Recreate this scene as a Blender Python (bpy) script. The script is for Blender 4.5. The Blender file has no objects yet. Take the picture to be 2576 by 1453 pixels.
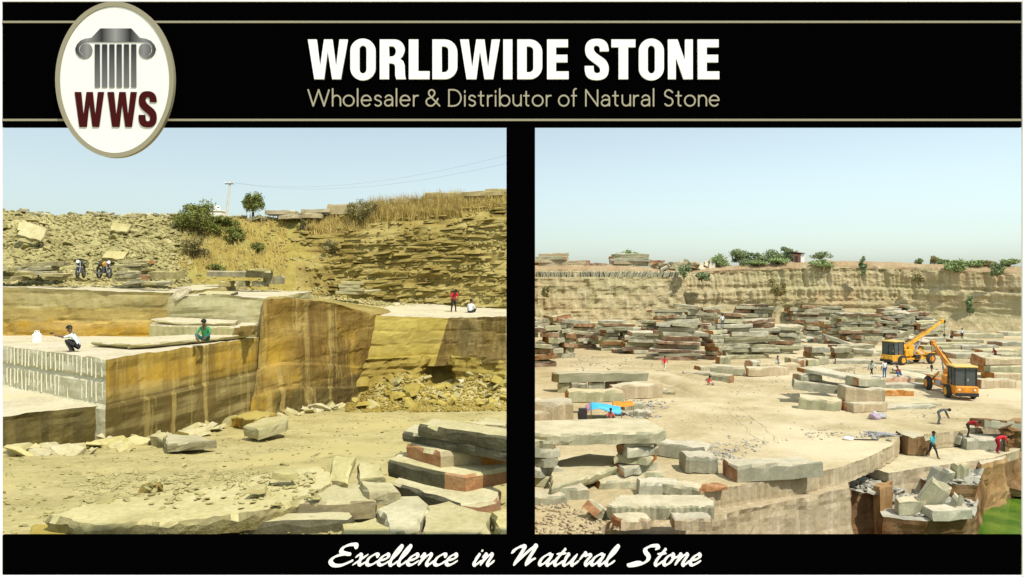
import bpy, bmesh, math, random
import numpy as np
from mathutils import Vector, Matrix, Euler, noise, geometry

# ------------------------------------------------------------------ camera, sky, sun, exposure
scene = bpy.context.scene
F, CX, HY, CZ = 1800.0, 1288.0, 705.0, 10.5      # focal length, optical axis and eye level in photo units; eye height (m)
cam_d = bpy.data.cameras.new('camera')
cam_d.sensor_width = 36.0
cam_d.lens = 36.0 * F / 2576.0
cam_d.shift_y = -(726.5 - HY) / 2576.0
cam_d.clip_start = 0.1
cam_d.clip_end = 6000.0
cam = bpy.data.objects.new('camera', cam_d)
cam.location = (0, 0, CZ)
cam.rotation_euler = (math.radians(90), 0, 0)
scene.collection.objects.link(cam)
scene.camera = cam

SUN_EL, SUN_AZ = math.radians(56), math.radians(134)     # azimuth clockwise from +Y (view direction)
to_sun = Vector((math.cos(SUN_EL) * math.sin(SUN_AZ), math.cos(SUN_EL) * math.cos(SUN_AZ), math.sin(SUN_EL)))
world = bpy.data.worlds.new('World')
scene.world = world
world.use_nodes = True
wn = world.node_tree.nodes
wl = world.node_tree.links
wn.clear()
sky = wn.new('ShaderNodeTexSky')
sky.sky_type = 'NISHITA'
sky.sun_disc = False
sky.sun_elevation = SUN_EL
sky.sun_rotation = -SUN_AZ
sky.air_density = 1.0
sky.dust_density = 1.3
sky.ozone_density = 1.2
bg = wn.new('ShaderNodeBackground')
bg.inputs['Strength'].default_value = 0.125
wo = wn.new('ShaderNodeOutputWorld')
veil = wn.new('ShaderNodeHueSaturation')          # thin dust in the air: a paler, less saturated blue all round
veil.inputs['Saturation'].default_value = 0.52
tint = wn.new('ShaderNodeMix'); tint.data_type = 'RGBA'; tint.blend_type = 'MULTIPLY'
tint.inputs[0].default_value = 1.0
tint.inputs[7].default_value = (0.915, 1.0, 0.955, 1)
wl.new(sky.outputs[0], veil.inputs['Color'])
wl.new(veil.outputs[0], tint.inputs[6])
wl.new(tint.outputs[2], bg.inputs[0])
wl.new(bg.outputs[0], wo.inputs[0])

sun_d = bpy.data.lights.new('sun', 'SUN')
sun_d.energy = 3.6
sun_d.angle = math.radians(1.2)
sun_d.color = (1.0, 0.95, 0.86)
sun = bpy.data.objects.new('sun', sun_d)
sun.rotation_euler = (-to_sun).to_track_quat('-Z', 'Y').to_euler()
sun.location = (60, -40, 90)
scene.collection.objects.link(sun)

scene.view_settings.view_transform = 'Standard'
scene.view_settings.look = 'None'
scene.view_settings.gamma = 1.0
scene.view_settings.exposure = 0.5
scene.view_settings.use_curve_mapping = False
scene.cycles.max_bounces = 5
scene.cycles.diffuse_bounces = 3
scene.cycles.glossy_bounces = 2
scene.cycles.transmission_bounces = 3
scene.cycles.caustics_reflective = False
scene.cycles.caustics_refractive = False

# ------------------------------------------------------------------ helpers
rnd = random.Random(11)
R = math.radians
COL = scene.collection

def P(px, py, d):
    """photo position at distance d -> world"""
    return Vector(((px - CX) / F * d, d, CZ - (py - HY) / F * d))

def G(px, py, h):
    """photo position on a level h metres below the eye -> world"""
    return P(px, py, h * F / (py - HY))

def tag(o, label=None, cat=None, group=None, kind=None):
    if label: o['label'] = label
    if cat: o['category'] = cat
    if group: o['group'] = group
    if kind: o['kind'] = kind
    return o

def empty(name, loc, label=None, cat=None, group=None, rz=0.0):
    o = bpy.data.objects.new(name, None)
    o.empty_display_size = 0.1
    o.location = loc
    o.rotation_euler = (0, 0, rz)
    COL.objects.link(o)
    return tag(o, label, cat, group)

def link(name, me, parent=None, loc=None, rot=None, scl=None):
    o = bpy.data.objects.new(name, me)
    COL.objects.link(o)
    if parent is not None: o.parent = parent
    if loc is not None: o.location = loc
    if rot is not None: o.rotation_euler = rot
    if scl is not None: o.scale = scl
    return o

def mesh(name, verts, faces, mats=(), midx=None, smooth=False):
    me = bpy.data.meshes.new(name)
    me.from_pydata([tuple(v) for v in verts], [], faces)
    for m in mats: me.materials.append(m)
    if midx is not None:
        me.polygons.foreach_set('material_index', np.asarray(midx, dtype=np.int32))
    if smooth:
        me.polygons.foreach_set('use_smooth', np.ones(len(me.polygons), dtype=bool))
    me.update()
    return me

def bm_mesh(name, bm, mats=(), smooth=False):
    me = bpy.data.meshes.new(name)
    bmesh.ops.recalc_face_normals(bm, faces=bm.faces)
    bm.to_mesh(me); bm.free()
    for m in mats: me.materials.append(m)
    if smooth:
        me.polygons.foreach_set('use_smooth', np.ones(len(me.polygons), dtype=bool))
    return me

def bm_box(bm, size, loc=(0, 0, 0), rot=None, bevel=0.0):
    m = Matrix.Translation(loc)
    if rot is not None: m = m @ Euler(rot).to_matrix().to_4x4()
    r = bmesh.ops.create_cube(bm, size=1.0, matrix=m @ Matrix.Diagonal((*size, 1)))
    if bevel > 0:
        es = list({e for v in r['verts'] for e in v.link_edges})
        bmesh.ops.bevel(bm, geom=es, offset=bevel, segments=1, affect='EDGES', profile=0.6)
    return r

def bm_cyl(bm, r1, r2, depth, loc=(0, 0, 0), rot=None, seg=14):
    m = Matrix.Translation(loc)
    if rot is not None: m = m @ Euler(rot).to_matrix().to_4x4()
    return bmesh.ops.create_cone(bm, cap_ends=True, segments=seg, radius1=r1, radius2=r2, depth=depth, matrix=m)

def bm_tube(bm, a, b, r, seg=8, r2=None):
    a, b = Vector(a), Vector(b)
    q = (b - a).to_track_quat('Z', 'Y').to_matrix().to_4x4()
    return bmesh.ops.create_cone(bm, cap_ends=True, segments=seg, radius1=r, radius2=r if r2 is None else r2,
                                 depth=(b - a).length, matrix=Matrix.Translation((a + b) / 2) @ q)

def box(name, parent, size, loc, mat, rot=None, bevel=0.02):
    bm = bmesh.new(); bm_box(bm, size, (0, 0, 0), None, bevel)
    return link(name, bm_mesh(name, bm, [mat]), parent, loc, rot)

def fbm(x, y, z=0.0, o=4):
    return noise.fractal(Vector((x, y, z)), 1.0, 2.0, o)

def lerp(x, xs, ys):
    return float(np.interp(x, xs, ys))

# ------------------------------------------------------------------ materials
def new_mat(name):
    m = bpy.data.materials.new(name)
    m.use_nodes = True
    nt = m.node_tree
    b = nt.nodes['Principled BSDF']
    b.inputs['Specular IOR Level'].default_value = 0.25
    return m, nt, b

def plain(name, col, rough=0.6, metal=0.0, var=0.0, spec=0.3, scale=6.0):
    m, nt, b = new_mat(name)
    b.inputs['Base Color'].default_value = (*col, 1)
    b.inputs['Roughness'].default_value = rough
    b.inputs['Metallic'].default_value = metal
    b.inputs['Specular IOR Level'].default_value = spec
    if var > 0:
        tc = nt.nodes.new('ShaderNodeTexCoord')
        n = nt.nodes.new('ShaderNodeTexNoise')
        n.inputs['Scale'].default_value = scale
        n.inputs['Detail'].default_value = 6
        nt.links.new(tc.outputs['Object'], n.inputs['Vector'])
        r = nt.nodes.new('ShaderNodeValToRGB')
        r.color_ramp.elements[0].position = 0.3
        r.color_ramp.elements[1].position = 0.7
        r.color_ramp.elements[0].color = (*[c * (1 - var) for c in col], 1)
        r.color_ramp.elements[1].color = (*[min(1, c * (1 + var)) for c in col], 1)
        nt.links.new(n.outputs[0], r.inputs[0])
        nt.links.new(r.outputs[0], b.inputs['Base Color'])
        bp = nt.nodes.new('ShaderNodeBump')
        bp.inputs['Strength'].default_value = 0.25
        bp.inputs['Distance'].default_value = 0.01
        nt.links.new(n.outputs[0], bp.inputs['Height'])
        nt.links.new(bp.outputs[0], b.inputs['Normal'])
    return m

def rock(name, cols, scale=1.0, bump=0.4, bdist=0.05, streak=None, strata=None, patch=None, rand=0.0, obj=False, rough=0.92, fine=9.0, bands=()):
    """stone: three-tone mottling, optional vertical stains, bedding lines and large patches of another mineral colour"""
    m, nt, b = new_mat(name)
    N, L = nt.nodes, nt.links
    if obj:
        src = N.new('ShaderNodeTexCoord').outputs['Object']
        oi = N.new('ShaderNodeObjectInfo')
        off = N.new('ShaderNodeVectorMath'); off.operation = 'MULTIPLY_ADD'
        cmb = N.new('ShaderNodeCombineXYZ')
        for k in range(3): L.new(oi.outputs['Random'], cmb.inputs[k])
        off.inputs[1].default_value = (37, 91, 53)
        L.new(cmb.outputs[0], off.inputs[0]); L.new(src, off.inputs[2])
        src = off.outputs[0]
    else:
        src = N.new('ShaderNodeNewGeometry').outputs['Position']
    def nz(sc, detail=7, rgh=0.62, vec=None, stretch=None):
        n = N.new('ShaderNodeTexNoise')
        n.inputs['Scale'].default_value = sc
        n.inputs['Detail'].default_value = detail
        n.inputs['Roughness'].default_value = rgh
        v = src
        if stretch:
            mp = N.new('ShaderNodeMapping'); mp.inputs['Scale'].default_value = stretch
            L.new(src, mp.inputs[0]); v = mp.outputs[0]
        L.new(v, n.inputs['Vector'])
        return n.outputs[0]
    def ramp(inp, p0, p1, c0=(0, 0, 0), c1=(1, 1, 1), mid=None):
        r = N.new('ShaderNodeValToRGB')
        e = r.color_ramp.elements
        e[0].position, e[1].position = p0, p1
        e[0].color, e[1].color = (*c0, 1), (*c1, 1)
        if mid:
            k = e.new((p0 + p1) / 2); k.color = (*mid, 1)
        L.new(inp, r.inputs[0])
        return r.outputs[0]
    def mix(fac, a, c, blend='MIX'):
        x = N.new('ShaderNodeMix'); x.data_type = 'RGBA'; x.blend_type = blend
        if isinstance(fac, float): x.inputs[0].default_value = fac
        else: L.new(fac, x.inputs[0])
        L.new(a, x.inputs[6])
        if isinstance(c, tuple): x.inputs[7].default_value = (*c, 1)
        else: L.new(c, x.inputs[7])
        return x.outputs[2]
    def scaled(v, k):
        x = N.new('ShaderNodeMath'); x.operation = 'MULTIPLY'; x.inputs[1].default_value = k
        L.new(v, x.inputs[0]); return x.outputs[0]
    cols = [tuple(v * .86 for v in q) for q in cols]
    c = ramp(nz(scale), 0.33, 0.68, cols[0], cols[2], cols[1])
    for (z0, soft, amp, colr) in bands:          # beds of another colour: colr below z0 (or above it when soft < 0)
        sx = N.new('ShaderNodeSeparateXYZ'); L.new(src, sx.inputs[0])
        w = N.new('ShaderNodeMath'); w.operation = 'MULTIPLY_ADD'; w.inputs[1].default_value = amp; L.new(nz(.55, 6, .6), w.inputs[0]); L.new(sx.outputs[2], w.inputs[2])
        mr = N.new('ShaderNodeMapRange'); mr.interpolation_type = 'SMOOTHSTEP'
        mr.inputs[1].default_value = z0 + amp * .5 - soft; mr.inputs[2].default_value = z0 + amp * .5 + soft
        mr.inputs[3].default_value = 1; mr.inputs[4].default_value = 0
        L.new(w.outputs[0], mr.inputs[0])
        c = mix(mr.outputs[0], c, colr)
    f = nz(scale * fine, 5)
    c = mix(0.55, c, ramp(f, 0.25, 0.75, (0.62, 0.6, 0.56), (1.28, 1.28, 1.28)), 'MULTIPLY')
    hgt = f
    if patch:
        c = mix(ramp(nz(patch[1], 4, 0.55), 0.5, 0.62), c, patch[0])
    if strata:
        s = nz(strata[1], 6, 0.6, stretch=(0.07, 0.07, 1.0))
        c = mix(scaled(ramp(s, 0.5, 0.62), strata[2]), c, strata[0])
    if streak:
        s = nz(streak[1], 6, 0.65, stretch=(1.0, 1.0, 0.07))
        c = mix(scaled(ramp(s, 0.44, 0.58), streak[2]), c, streak[0])
        if len(streak) > 3:
            s2 = nz(streak[1] * 1.7, 6, 0.65, stretch=(1.0, 1.0, 0.05))
            c = mix(scaled(ramp(s2, 0.52, 0.62), streak[2]), c, streak[3])
    if rand > 0:
        hs = N.new('ShaderNodeHueSaturation')
        mr = N.new('ShaderNodeMapRange')
        mr.inputs[3].default_value = 1 - rand; mr.inputs[4].default_value = 1 + rand * 0.8
        L.new(oi.outputs['Random'], mr.inputs[0])
        L.new(mr.outputs[0], hs.inputs['Value'])
        m2 = N.new('ShaderNodeMath'); m2.operation = 'FRACT'
        m3 = N.new('ShaderNodeMath'); m3.operation = 'MULTIPLY'; m3.inputs[1].default_value = 7.31
        L.new(oi.outputs['Random'], m3.inputs[0]); L.new(m3.outputs[0], m2.inputs[0])
        mr2 = N.new('ShaderNodeMapRange'); mr2.inputs[3].default_value = 0.72; mr2.inputs[4].default_value = 1.06
        L.new(m2.outputs[0], mr2.inputs[0]); L.new(mr2.outputs[0], hs.inputs['Saturation'])
        L.new(c, hs.inputs['Color']); c = hs.outputs[0]
    L.new(c, b.inputs['Base Color'])
    b.inputs['Roughness'].default_value = rough
    b.inputs['Specular IOR Level'].default_value = 0.125
    if bump > 0:
        bp = N.new('ShaderNodeBump')
        bp.inputs['Strength'].default_value = bump
        bp.inputs['Distance'].default_value = bdist
        L.new(hgt, bp.inputs['Height'])
        L.new(bp.outputs[0], b.inputs['Normal'])
    return m

def leaf_mat(name, c0, c1):
    m, nt, b = new_mat(name)
    N, L = nt.nodes, nt.links
    g = N.new('ShaderNodeNewGeometry')
    n = N.new('ShaderNodeTexNoise'); n.inputs['Scale'].default_value = 2.2; n.inputs['Detail'].default_value = 4
    L.new(g.outputs['Position'], n.inputs['Vector'])
    r = N.new('ShaderNodeValToRGB')
    r.color_ramp.elements[0].position, r.color_ramp.elements[1].position = 0.35, 0.65
    r.color_ramp.elements[0].color, r.color_ramp.elements[1].color = (*c0, 1), (*c1, 1)
    L.new(n.outputs[0], r.inputs[0])
    L.new(r.outputs[0], b.inputs['Base Color'])
    b.inputs['Roughness'].default_value = 0.7
    return m

M = {}
# --- left quarry (yellow sandstone)
M['lsoil'] = rock('yellow_dust', [(.40, .335, .135), (.50, .425, .185), (.58, .50, .24)], 0.5, 0.8, 0.06, patch=((.46, .385, .16), .25), fine=11)
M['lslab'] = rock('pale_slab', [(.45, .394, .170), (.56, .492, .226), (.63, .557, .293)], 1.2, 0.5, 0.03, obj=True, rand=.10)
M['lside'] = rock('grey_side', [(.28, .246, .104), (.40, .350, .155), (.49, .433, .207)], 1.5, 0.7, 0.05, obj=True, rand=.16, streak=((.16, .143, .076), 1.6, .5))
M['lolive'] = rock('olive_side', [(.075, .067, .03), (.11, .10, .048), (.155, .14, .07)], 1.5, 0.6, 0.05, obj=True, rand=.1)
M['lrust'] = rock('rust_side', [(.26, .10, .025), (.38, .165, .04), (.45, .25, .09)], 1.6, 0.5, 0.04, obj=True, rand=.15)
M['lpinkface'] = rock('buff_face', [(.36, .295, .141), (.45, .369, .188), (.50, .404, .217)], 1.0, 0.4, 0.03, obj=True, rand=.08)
M['lochre'] = rock('ochre_wall', [(.27, .20, .055), (.36, .27, .08), (.42, .33, .13)], .35, .6, .08, streak=((.20, .14, .045), .9, .4), strata=((.42, .36, .18), 1.1, .3), patch=((.56, .33, .04), .28))
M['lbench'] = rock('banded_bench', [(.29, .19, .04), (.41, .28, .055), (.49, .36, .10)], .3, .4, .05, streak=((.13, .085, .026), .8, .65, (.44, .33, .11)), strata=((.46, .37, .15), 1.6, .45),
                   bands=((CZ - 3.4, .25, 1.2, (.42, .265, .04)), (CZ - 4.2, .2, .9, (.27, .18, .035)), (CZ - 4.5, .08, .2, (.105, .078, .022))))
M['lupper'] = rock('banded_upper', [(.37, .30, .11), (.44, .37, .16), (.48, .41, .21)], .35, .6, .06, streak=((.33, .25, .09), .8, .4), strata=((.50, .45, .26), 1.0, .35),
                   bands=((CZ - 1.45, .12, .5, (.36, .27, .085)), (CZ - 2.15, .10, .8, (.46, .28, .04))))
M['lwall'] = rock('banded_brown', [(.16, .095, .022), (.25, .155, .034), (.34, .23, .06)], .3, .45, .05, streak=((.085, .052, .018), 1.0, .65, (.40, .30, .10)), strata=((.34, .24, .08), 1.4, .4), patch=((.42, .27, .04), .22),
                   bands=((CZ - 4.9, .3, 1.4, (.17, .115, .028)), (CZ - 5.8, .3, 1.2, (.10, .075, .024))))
M['lorange'] = rock('orange_wall', [(.36, .21, .03), (.48, .29, .05), (.54, .36, .10)], .8, 1.0, .1, patch=((.36, .24, .08), .6))
M['ldrill'] = rock('drilled_face', [(.50, .475, .31), (.60, .565, .385), (.66, .62, .44)], .7, .5, .04, streak=((.50, .46, .30), 1.2, .4))
M['lbrown'] = rock('brown_wall', [(.17, .115, .03), (.25, .17, .045), (.33, .235, .075)], .4, .7, .08, streak=((.12, .082, .03), 1.1, .55, (.33, .25, .10)), strata=((.30, .22, .085), .9, .4), patch=((.17, .13, .05), .22))
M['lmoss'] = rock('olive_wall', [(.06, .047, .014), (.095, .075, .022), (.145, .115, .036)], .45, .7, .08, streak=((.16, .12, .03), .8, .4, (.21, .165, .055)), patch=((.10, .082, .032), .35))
M['lyellow'] = rock('yellow_wall', [(.39, .30, .065), (.48, .38, .091), (.52, .42, .122)], .3, .4, .06, strata=((.36, .29, .084), .9, .6), streak=((.34, .27, .076), .8, .35))
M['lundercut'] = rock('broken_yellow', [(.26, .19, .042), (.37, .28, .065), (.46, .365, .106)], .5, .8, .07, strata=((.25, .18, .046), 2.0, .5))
M['lgrey'] = rock('pale_wall', [(.37, .335, .160), (.45, .414, .222), (.51, .463, .264)], .5, .5, .05, strata=((.34, .315, .170), .9, .5), streak=((.40, .345, .151), .5, .4))
M['ltop'] = rock('bench_top', [(.54, .48, .31), (.62, .55, .38), (.68, .61, .45)], .6, .5, .04, patch=((.52, .47, .28), .3), fine=12)
M['lrubble'] = rock('rubble_stone', [(.29, .256, .104), (.42, .374, .161), (.54, .473, .226)], .8, .5, .04, fine=6)
M['lcliff'] = rock('layered_rock', [(.24, .18, .05), (.345, .27, .08), (.44, .36, .13)], .5, .6, .05, strata=((.24, .175, .05), 3.2, .5), patch=((.38, .31, .11), .2))
M['lcliffp'] = rock('cliff_ledge', [(.22, .185, .053), (.31, .26, .080), (.40, .345, .118)], .9, .7, .05, obj=True, rand=.22, strata=((.19, .15, .046), 3.0, .5))
M['lspoil'] = rock('spoil_earth', [(.17, .15, .053), (.25, .22, .080), (.32, .285, .106)], .9, .9, .08, fine=8)
M['learth'] = rock('earth_slope', [(.30, .235, .057), (.38, .30, .076), (.44, .36, .114)], .7, .8, .08, patch=((.31, .27, .076), .35), fine=10)
M['chalk'] = plain('drill_dust', (.72, .69, .52), .95, var=.12)
# --- right quarry (buff floor, grey-green stone)
M['rsoil'] = rock('buff_floor', [(.42, .335, .18), (.53, .435, .25), (.62, .52, .325)], .22, .9, .08, patch=((.57, .485, .31), .07), fine=11)
M['rtop'] = rock('slab_top', [(.48, .42, .26), (.58, .51, .325), (.65, .575, .385)], 1.1, .4, .03, obj=True, rand=.10)
M['rside'] = rock('greygreen_side', [(.30, .29, .175), (.41, .395, .25), (.54, .49, .32)], 1.2, .5, .03, obj=True, rand=.22, streak=((.27, .265, .18), 2.2, .45))
M['rrust'] = rock('orange_end', [(.24, .095, .03), (.44, .20, .06), (.56, .36, .18)], 1.3, .5, .04, obj=True, rand=.3)
M['rbrown'] = rock('brown_side', [(.17, .09, .04), (.29, .165, .08), (.44, .32, .20)], 1.2, .5, .03, obj=True, rand=.3)
M['rcut'] = rock('cut_bench', [(.42, .335, .20), (.50, .41, .26), (.56, .46, .31)], .5, .7, .06, streak=((.34, .28, .17), 1.6, .6, (.55, .47, .34)), strata=((.50, .38, .25), .6, .4))
M['rdark'] = rock('brown_pit_wall', [(.13, .065, .025), (.20, .105, .04), (.30, .19, .085)], .5, .7, .08, strata=((.11, .055, .022), .9, .6), streak=((.34, .24, .13), .6, .35))
M['rorange'] = rock('orange_pit_wall', [(.33, .19, .075), (.42, .27, .12), (.50, .36, .20)], .6, .6, .06, streak=((.25, .13, .05), 1.1, .5))
M['rrubble'] = rock('grey_rubble', [(.33, .32, .255), (.44, .42, .34), (.56, .52, .43)], .8, .5, .04, fine=6)
M['rcliff'] = rock('far_cliff', [(.36, .29, .155), (.46, .38, .215), (.55, .46, .275)], .3, .8, .35, streak=((.31, .265, .135), .6, .6, (.53, .45, .29)), strata=((.45, .31, .16), .3, .45), patch=((.36, .32, .17), .07), fine=7)
M['rlip'] = rock('red_topsoil', [(.32, .22, .115), (.41, .295, .165), (.46, .36, .21)], .2, .8, .2, fine=10)
# --- things
M['black'] = plain('black_paint', (.0008, .0008, .0009), .9, spec=.0)
M['gold'] = plain('khaki_paint', (.30, .275, .185), .5)
M['tagline'] = plain('khaki_letter', (.36, .33, .235), .6)
M['white'] = plain('white_paint', (.86, .86, .85), .6)
M['cream'] = plain('cream_enamel', (.82, .82, .79), .5)
M['maroon'] = plain('maroon_paint', (.05, .003, .003), .7, spec=.1)
M['steel'] = plain('brushed_grey', (.075, .075, .078), .5)
def print_ramp(name, axis, lo, hi, stops):
    m, nt, b = new_mat(name)
    tc = nt.nodes.new('ShaderNodeTexCoord'); sx = nt.nodes.new('ShaderNodeSeparateXYZ'); r = nt.nodes.new('ShaderNodeValToRGB')
    mr = nt.nodes.new('ShaderNodeMapRange'); mr.inputs[1].default_value, mr.inputs[2].default_value = lo, hi
    nt.links.new(tc.outputs['Object'], sx.inputs[0]); nt.links.new(sx.outputs[axis], mr.inputs[0]); nt.links.new(mr.outputs[0], r.inputs[0])
    e = r.color_ramp.elements
    e[0].position, e[1].position = stops[0][0], stops[-1][0]
    e[0].color, e[1].color = (*[stops[0][1]] * 3, 1), (*[stops[-1][1]] * 3, 1)
    for p_, v_ in stops[1:-1]:
        k = e.new(p_); k.color = (v_, v_, v_, 1)
    nt.links.new(r.outputs[0], b.inputs['Base Color']); b.inputs['Roughness'].default_value = .6
    return m
M['cap_print'] = print_ramp('emblem_capital_print', 0, -.42, .42, [(0, .006), (.15, .25), (.33, .02), (.5, .28), (.68, .012), (.85, .22), (1, .02)])
M['flute_print'] = print_ramp('emblem_flute_print', 2, 0, .45, [(0, .16), (1, .02)])
M['steel_l'] = plain('light_grey', (.33, .33, .335), .45)
M['yellow'] = plain('crane_yellow', (.70, .35, .025), .55, var=.28, spec=.3, scale=2.5)
M['orange'] = plain('crane_orange', (.66, .25, .022), .55, var=.28, spec=.3, scale=2.5)
M['cabroof'] = plain('faded_yellow', (.66, .46, .13), .55, var=.1)
M['tyre'] = plain('tyre_rubber', (.05, .047, .04), .85, var=.3)
M['iron'] = plain('dark_iron', (.045, .042, .04), .55, .4, var=.2)
M['glass'] = plain('cab_glass', (.035, .05, .045), .12, spec=.6)
M['seat'] = plain('seat_vinyl', (.10, .11, .09), .7)
M['skin'] = plain('skin', (.13, .065, .038), .6)
M['hair'] = plain('hair', (.008, .007, .006), .6)
M['eye'] = plain('eye', (.5, .48, .45), .4)
M['bark'] = plain('bark', (.11, .085, .05), .9, var=.3)
M['concrete'] = plain('pole_concrete', (.62, .60, .52), .8, var=.1)
M['wire'] = plain('wire', (.28, .29, .28), .6)
M['plaster'] = plain('whitewash', (.78, .76, .70), .85, var=.08)
M['roofred'] = plain('brown_sheet_roof', (.16, .07, .045), .7, var=.2)
M['tarp'] = plain('blue_tarpaulin', (.06, .42, .72), .5, var=.15, scale=1.5)
M['tarp_edge'] = plain('patterned_cloth', (.45, .25, .33), .8, var=.4, scale=9)
M['wood'] = plain('weathered_wood', (.20, .14, .08), .85, var=.25)
M['plastic'] = plain('white_plastic', (.80, .80, .72), .45)
M['chrome'] = plain('dull_chrome', (.45, .45, .44), .3, .9)
M['bike'] = plain('bike_black', (.012, .012, .014), .35, spec=.5)
M['grass'] = leaf_mat('dry_grass', (.36, .26, .07), (.60, .46, .15))
M['leaf_l'] = leaf_mat('leaf_left', (.12, .14, .03), (.24, .26, .06))
M['leaf_b'] = leaf_mat('leaf_brown', (.20, .175, .065), (.33, .28, .11))
M['leaf_r'] = leaf_mat('leaf_right', (.15, .195, .09), (.30, .36, .17))
M['leaf_rl'] = leaf_mat('leaf_light', (.20, .27, .10), (.34, .42, .17))

def cloth(name, col):
    return plain(name, col, .85, var=.12, spec=.1, scale=9)
# ------------------------------------------------------------------ stone generators
def stone_mesh(name, seed, mats, flat=0.45):
    """angular chip about 1 m across"""
    r = random.Random(seed)
    bm = bmesh.new()
    pts = []
    n = r.randint(5, 7)
    for k in range(n):
        a = 2 * math.pi * (k + r.uniform(-.3, .3)) / n
        rad = r.uniform(.36, .56)
        pts.append((rad * math.cos(a) * r.uniform(.9, 1.25), rad * math.sin(a)))
    for (x, y) in pts:
        bm.verts.new((x, y, -flat * r.uniform(.35, .5)))
        bm.verts.new((x * r.uniform(.72, .98), y * r.uniform(.72, .98), flat * r.uniform(.3, .55)))
    bmesh.ops.convex_hull(bm, input=bm.verts)
    return bm_mesh(name, bm, mats)

def chip_soup(name, items, mat, kind='stuff', label=None, cat=None, parent=None, flat=.45, nvar=14, seed=5):
    """many chips in one mesh; items = [(loc, (sx,sy,sz), rot)]"""
    base = []
    for k in range(nvar):
        me = stone_mesh('tmp', seed * 100 + k, [], flat)
        me.calc_loop_triangles()
        v = np.empty(len(me.vertices) * 3); me.vertices.foreach_get('co', v)
        t = np.empty(len(me.loop_triangles) * 3, dtype=np.int64); me.loop_triangles.foreach_get('vertices', t)
        base.append((v.reshape(-1, 3), t.reshape(-1, 3)))
        bpy.data.meshes.remove(me)
    V, T, off = [], [], 0
    rr = random.Random(seed)
    for (loc, s, rot) in items:
        v, t = base[rr.randrange(nvar)]
        m = np.array(Euler(rot).to_matrix())
        V.append((v * np.array(s)) @ m.T + np.array(loc)); T.append(t + off); off += len(v)
    V = np.concatenate(V); T = np.concatenate(T)
    me = bpy.data.meshes.new(name)
    me.vertices.add(len(V)); me.vertices.foreach_set('co', V.ravel())
    me.loops.add(T.size); me.loops.foreach_set('vertex_index', T.ravel())
    me.polygons.add(len(T)); me.polygons.foreach_set('loop_start', np.arange(0, T.size, 3))
    me.materials.append(mat)
    me.update(calc_edges=True)
    o = link(name, me, parent)
    return tag(o, label, cat, None, kind)

def slab_mesh(name, L, W, T, seed, mats, n=5, rough=.06, taper=.1, rust=(0, 1), bev=.03):
    """quarried slab: irregular outline, chipped edges; slots: top, side, end"""
    r = random.Random(seed)
    out = []
    def side(ax, ay, bx, by, k):
        for i in range(k):
            t = i / k
            jx = r.uniform(-rough, rough); jy = r.uniform(-rough, rough)
            out.append([ax + (bx - ax) * t + jx, ay + (by - ay) * t + jy])
    w0, w1 = W * (1 - r.uniform(0, taper)), W * (1 - r.uniform(0, taper))
    l0, l1 = L * r.uniform(-taper, taper) * .5, L * r.uniform(-taper, taper) * .5
    side(-L / 2 + l0, -w0 / 2, L / 2 - l1, -w1 / 2, n)
    side(L / 2 - l1, -w1 / 2, L / 2 + l1, w1 / 2, 2)
    side(L / 2 + l1, w1 / 2, -L / 2 - l0, w0 / 2, n)
    side(-L / 2 - l0, w0 / 2, -L / 2 + l0, -w0 / 2, 2)
    k = len(out)
    V, Fc, mi = [], [], []
    for (x, y) in out: V.append((x * (1 - bev / L * 2), y * (1 - bev / W * 2), T / 2 + r.uniform(-.1, .1) * T))
    for (x, y) in out: V.append((x + r.uniform(-.5, .5) * rough, y + r.uniform(-.5, .5) * rough, T / 2 - bev - r.uniform(0, .2) * T))
    for (x, y) in out: V.append((x + r.uniform(-.9, .4) * rough, y + r.uniform(-.9, .4) * rough, -T / 2 + r.uniform(0, .08) * T))
    Fc.append(list(range(k))); mi.append(0)
    Fc.append(list(range(3 * k - 1, 2 * k - 1, -1))); mi.append(1)
    for i in range(k):
        j = (i + 1) % k
        e = 1
        if n <= i < n + 2 and rust[1] > r.random(): e = 2
        if i >= 2 * n + 2 and rust[0] > r.random(): e = 2
        Fc.append([k + i, k + j, j, i]); mi.append(0 if r.random() < .3 else e)
        Fc.append([2 * k + i, 2 * k + j, k + j, k + i]); mi.append(e)
    return mesh(name, V, Fc, mats, mi)

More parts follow.
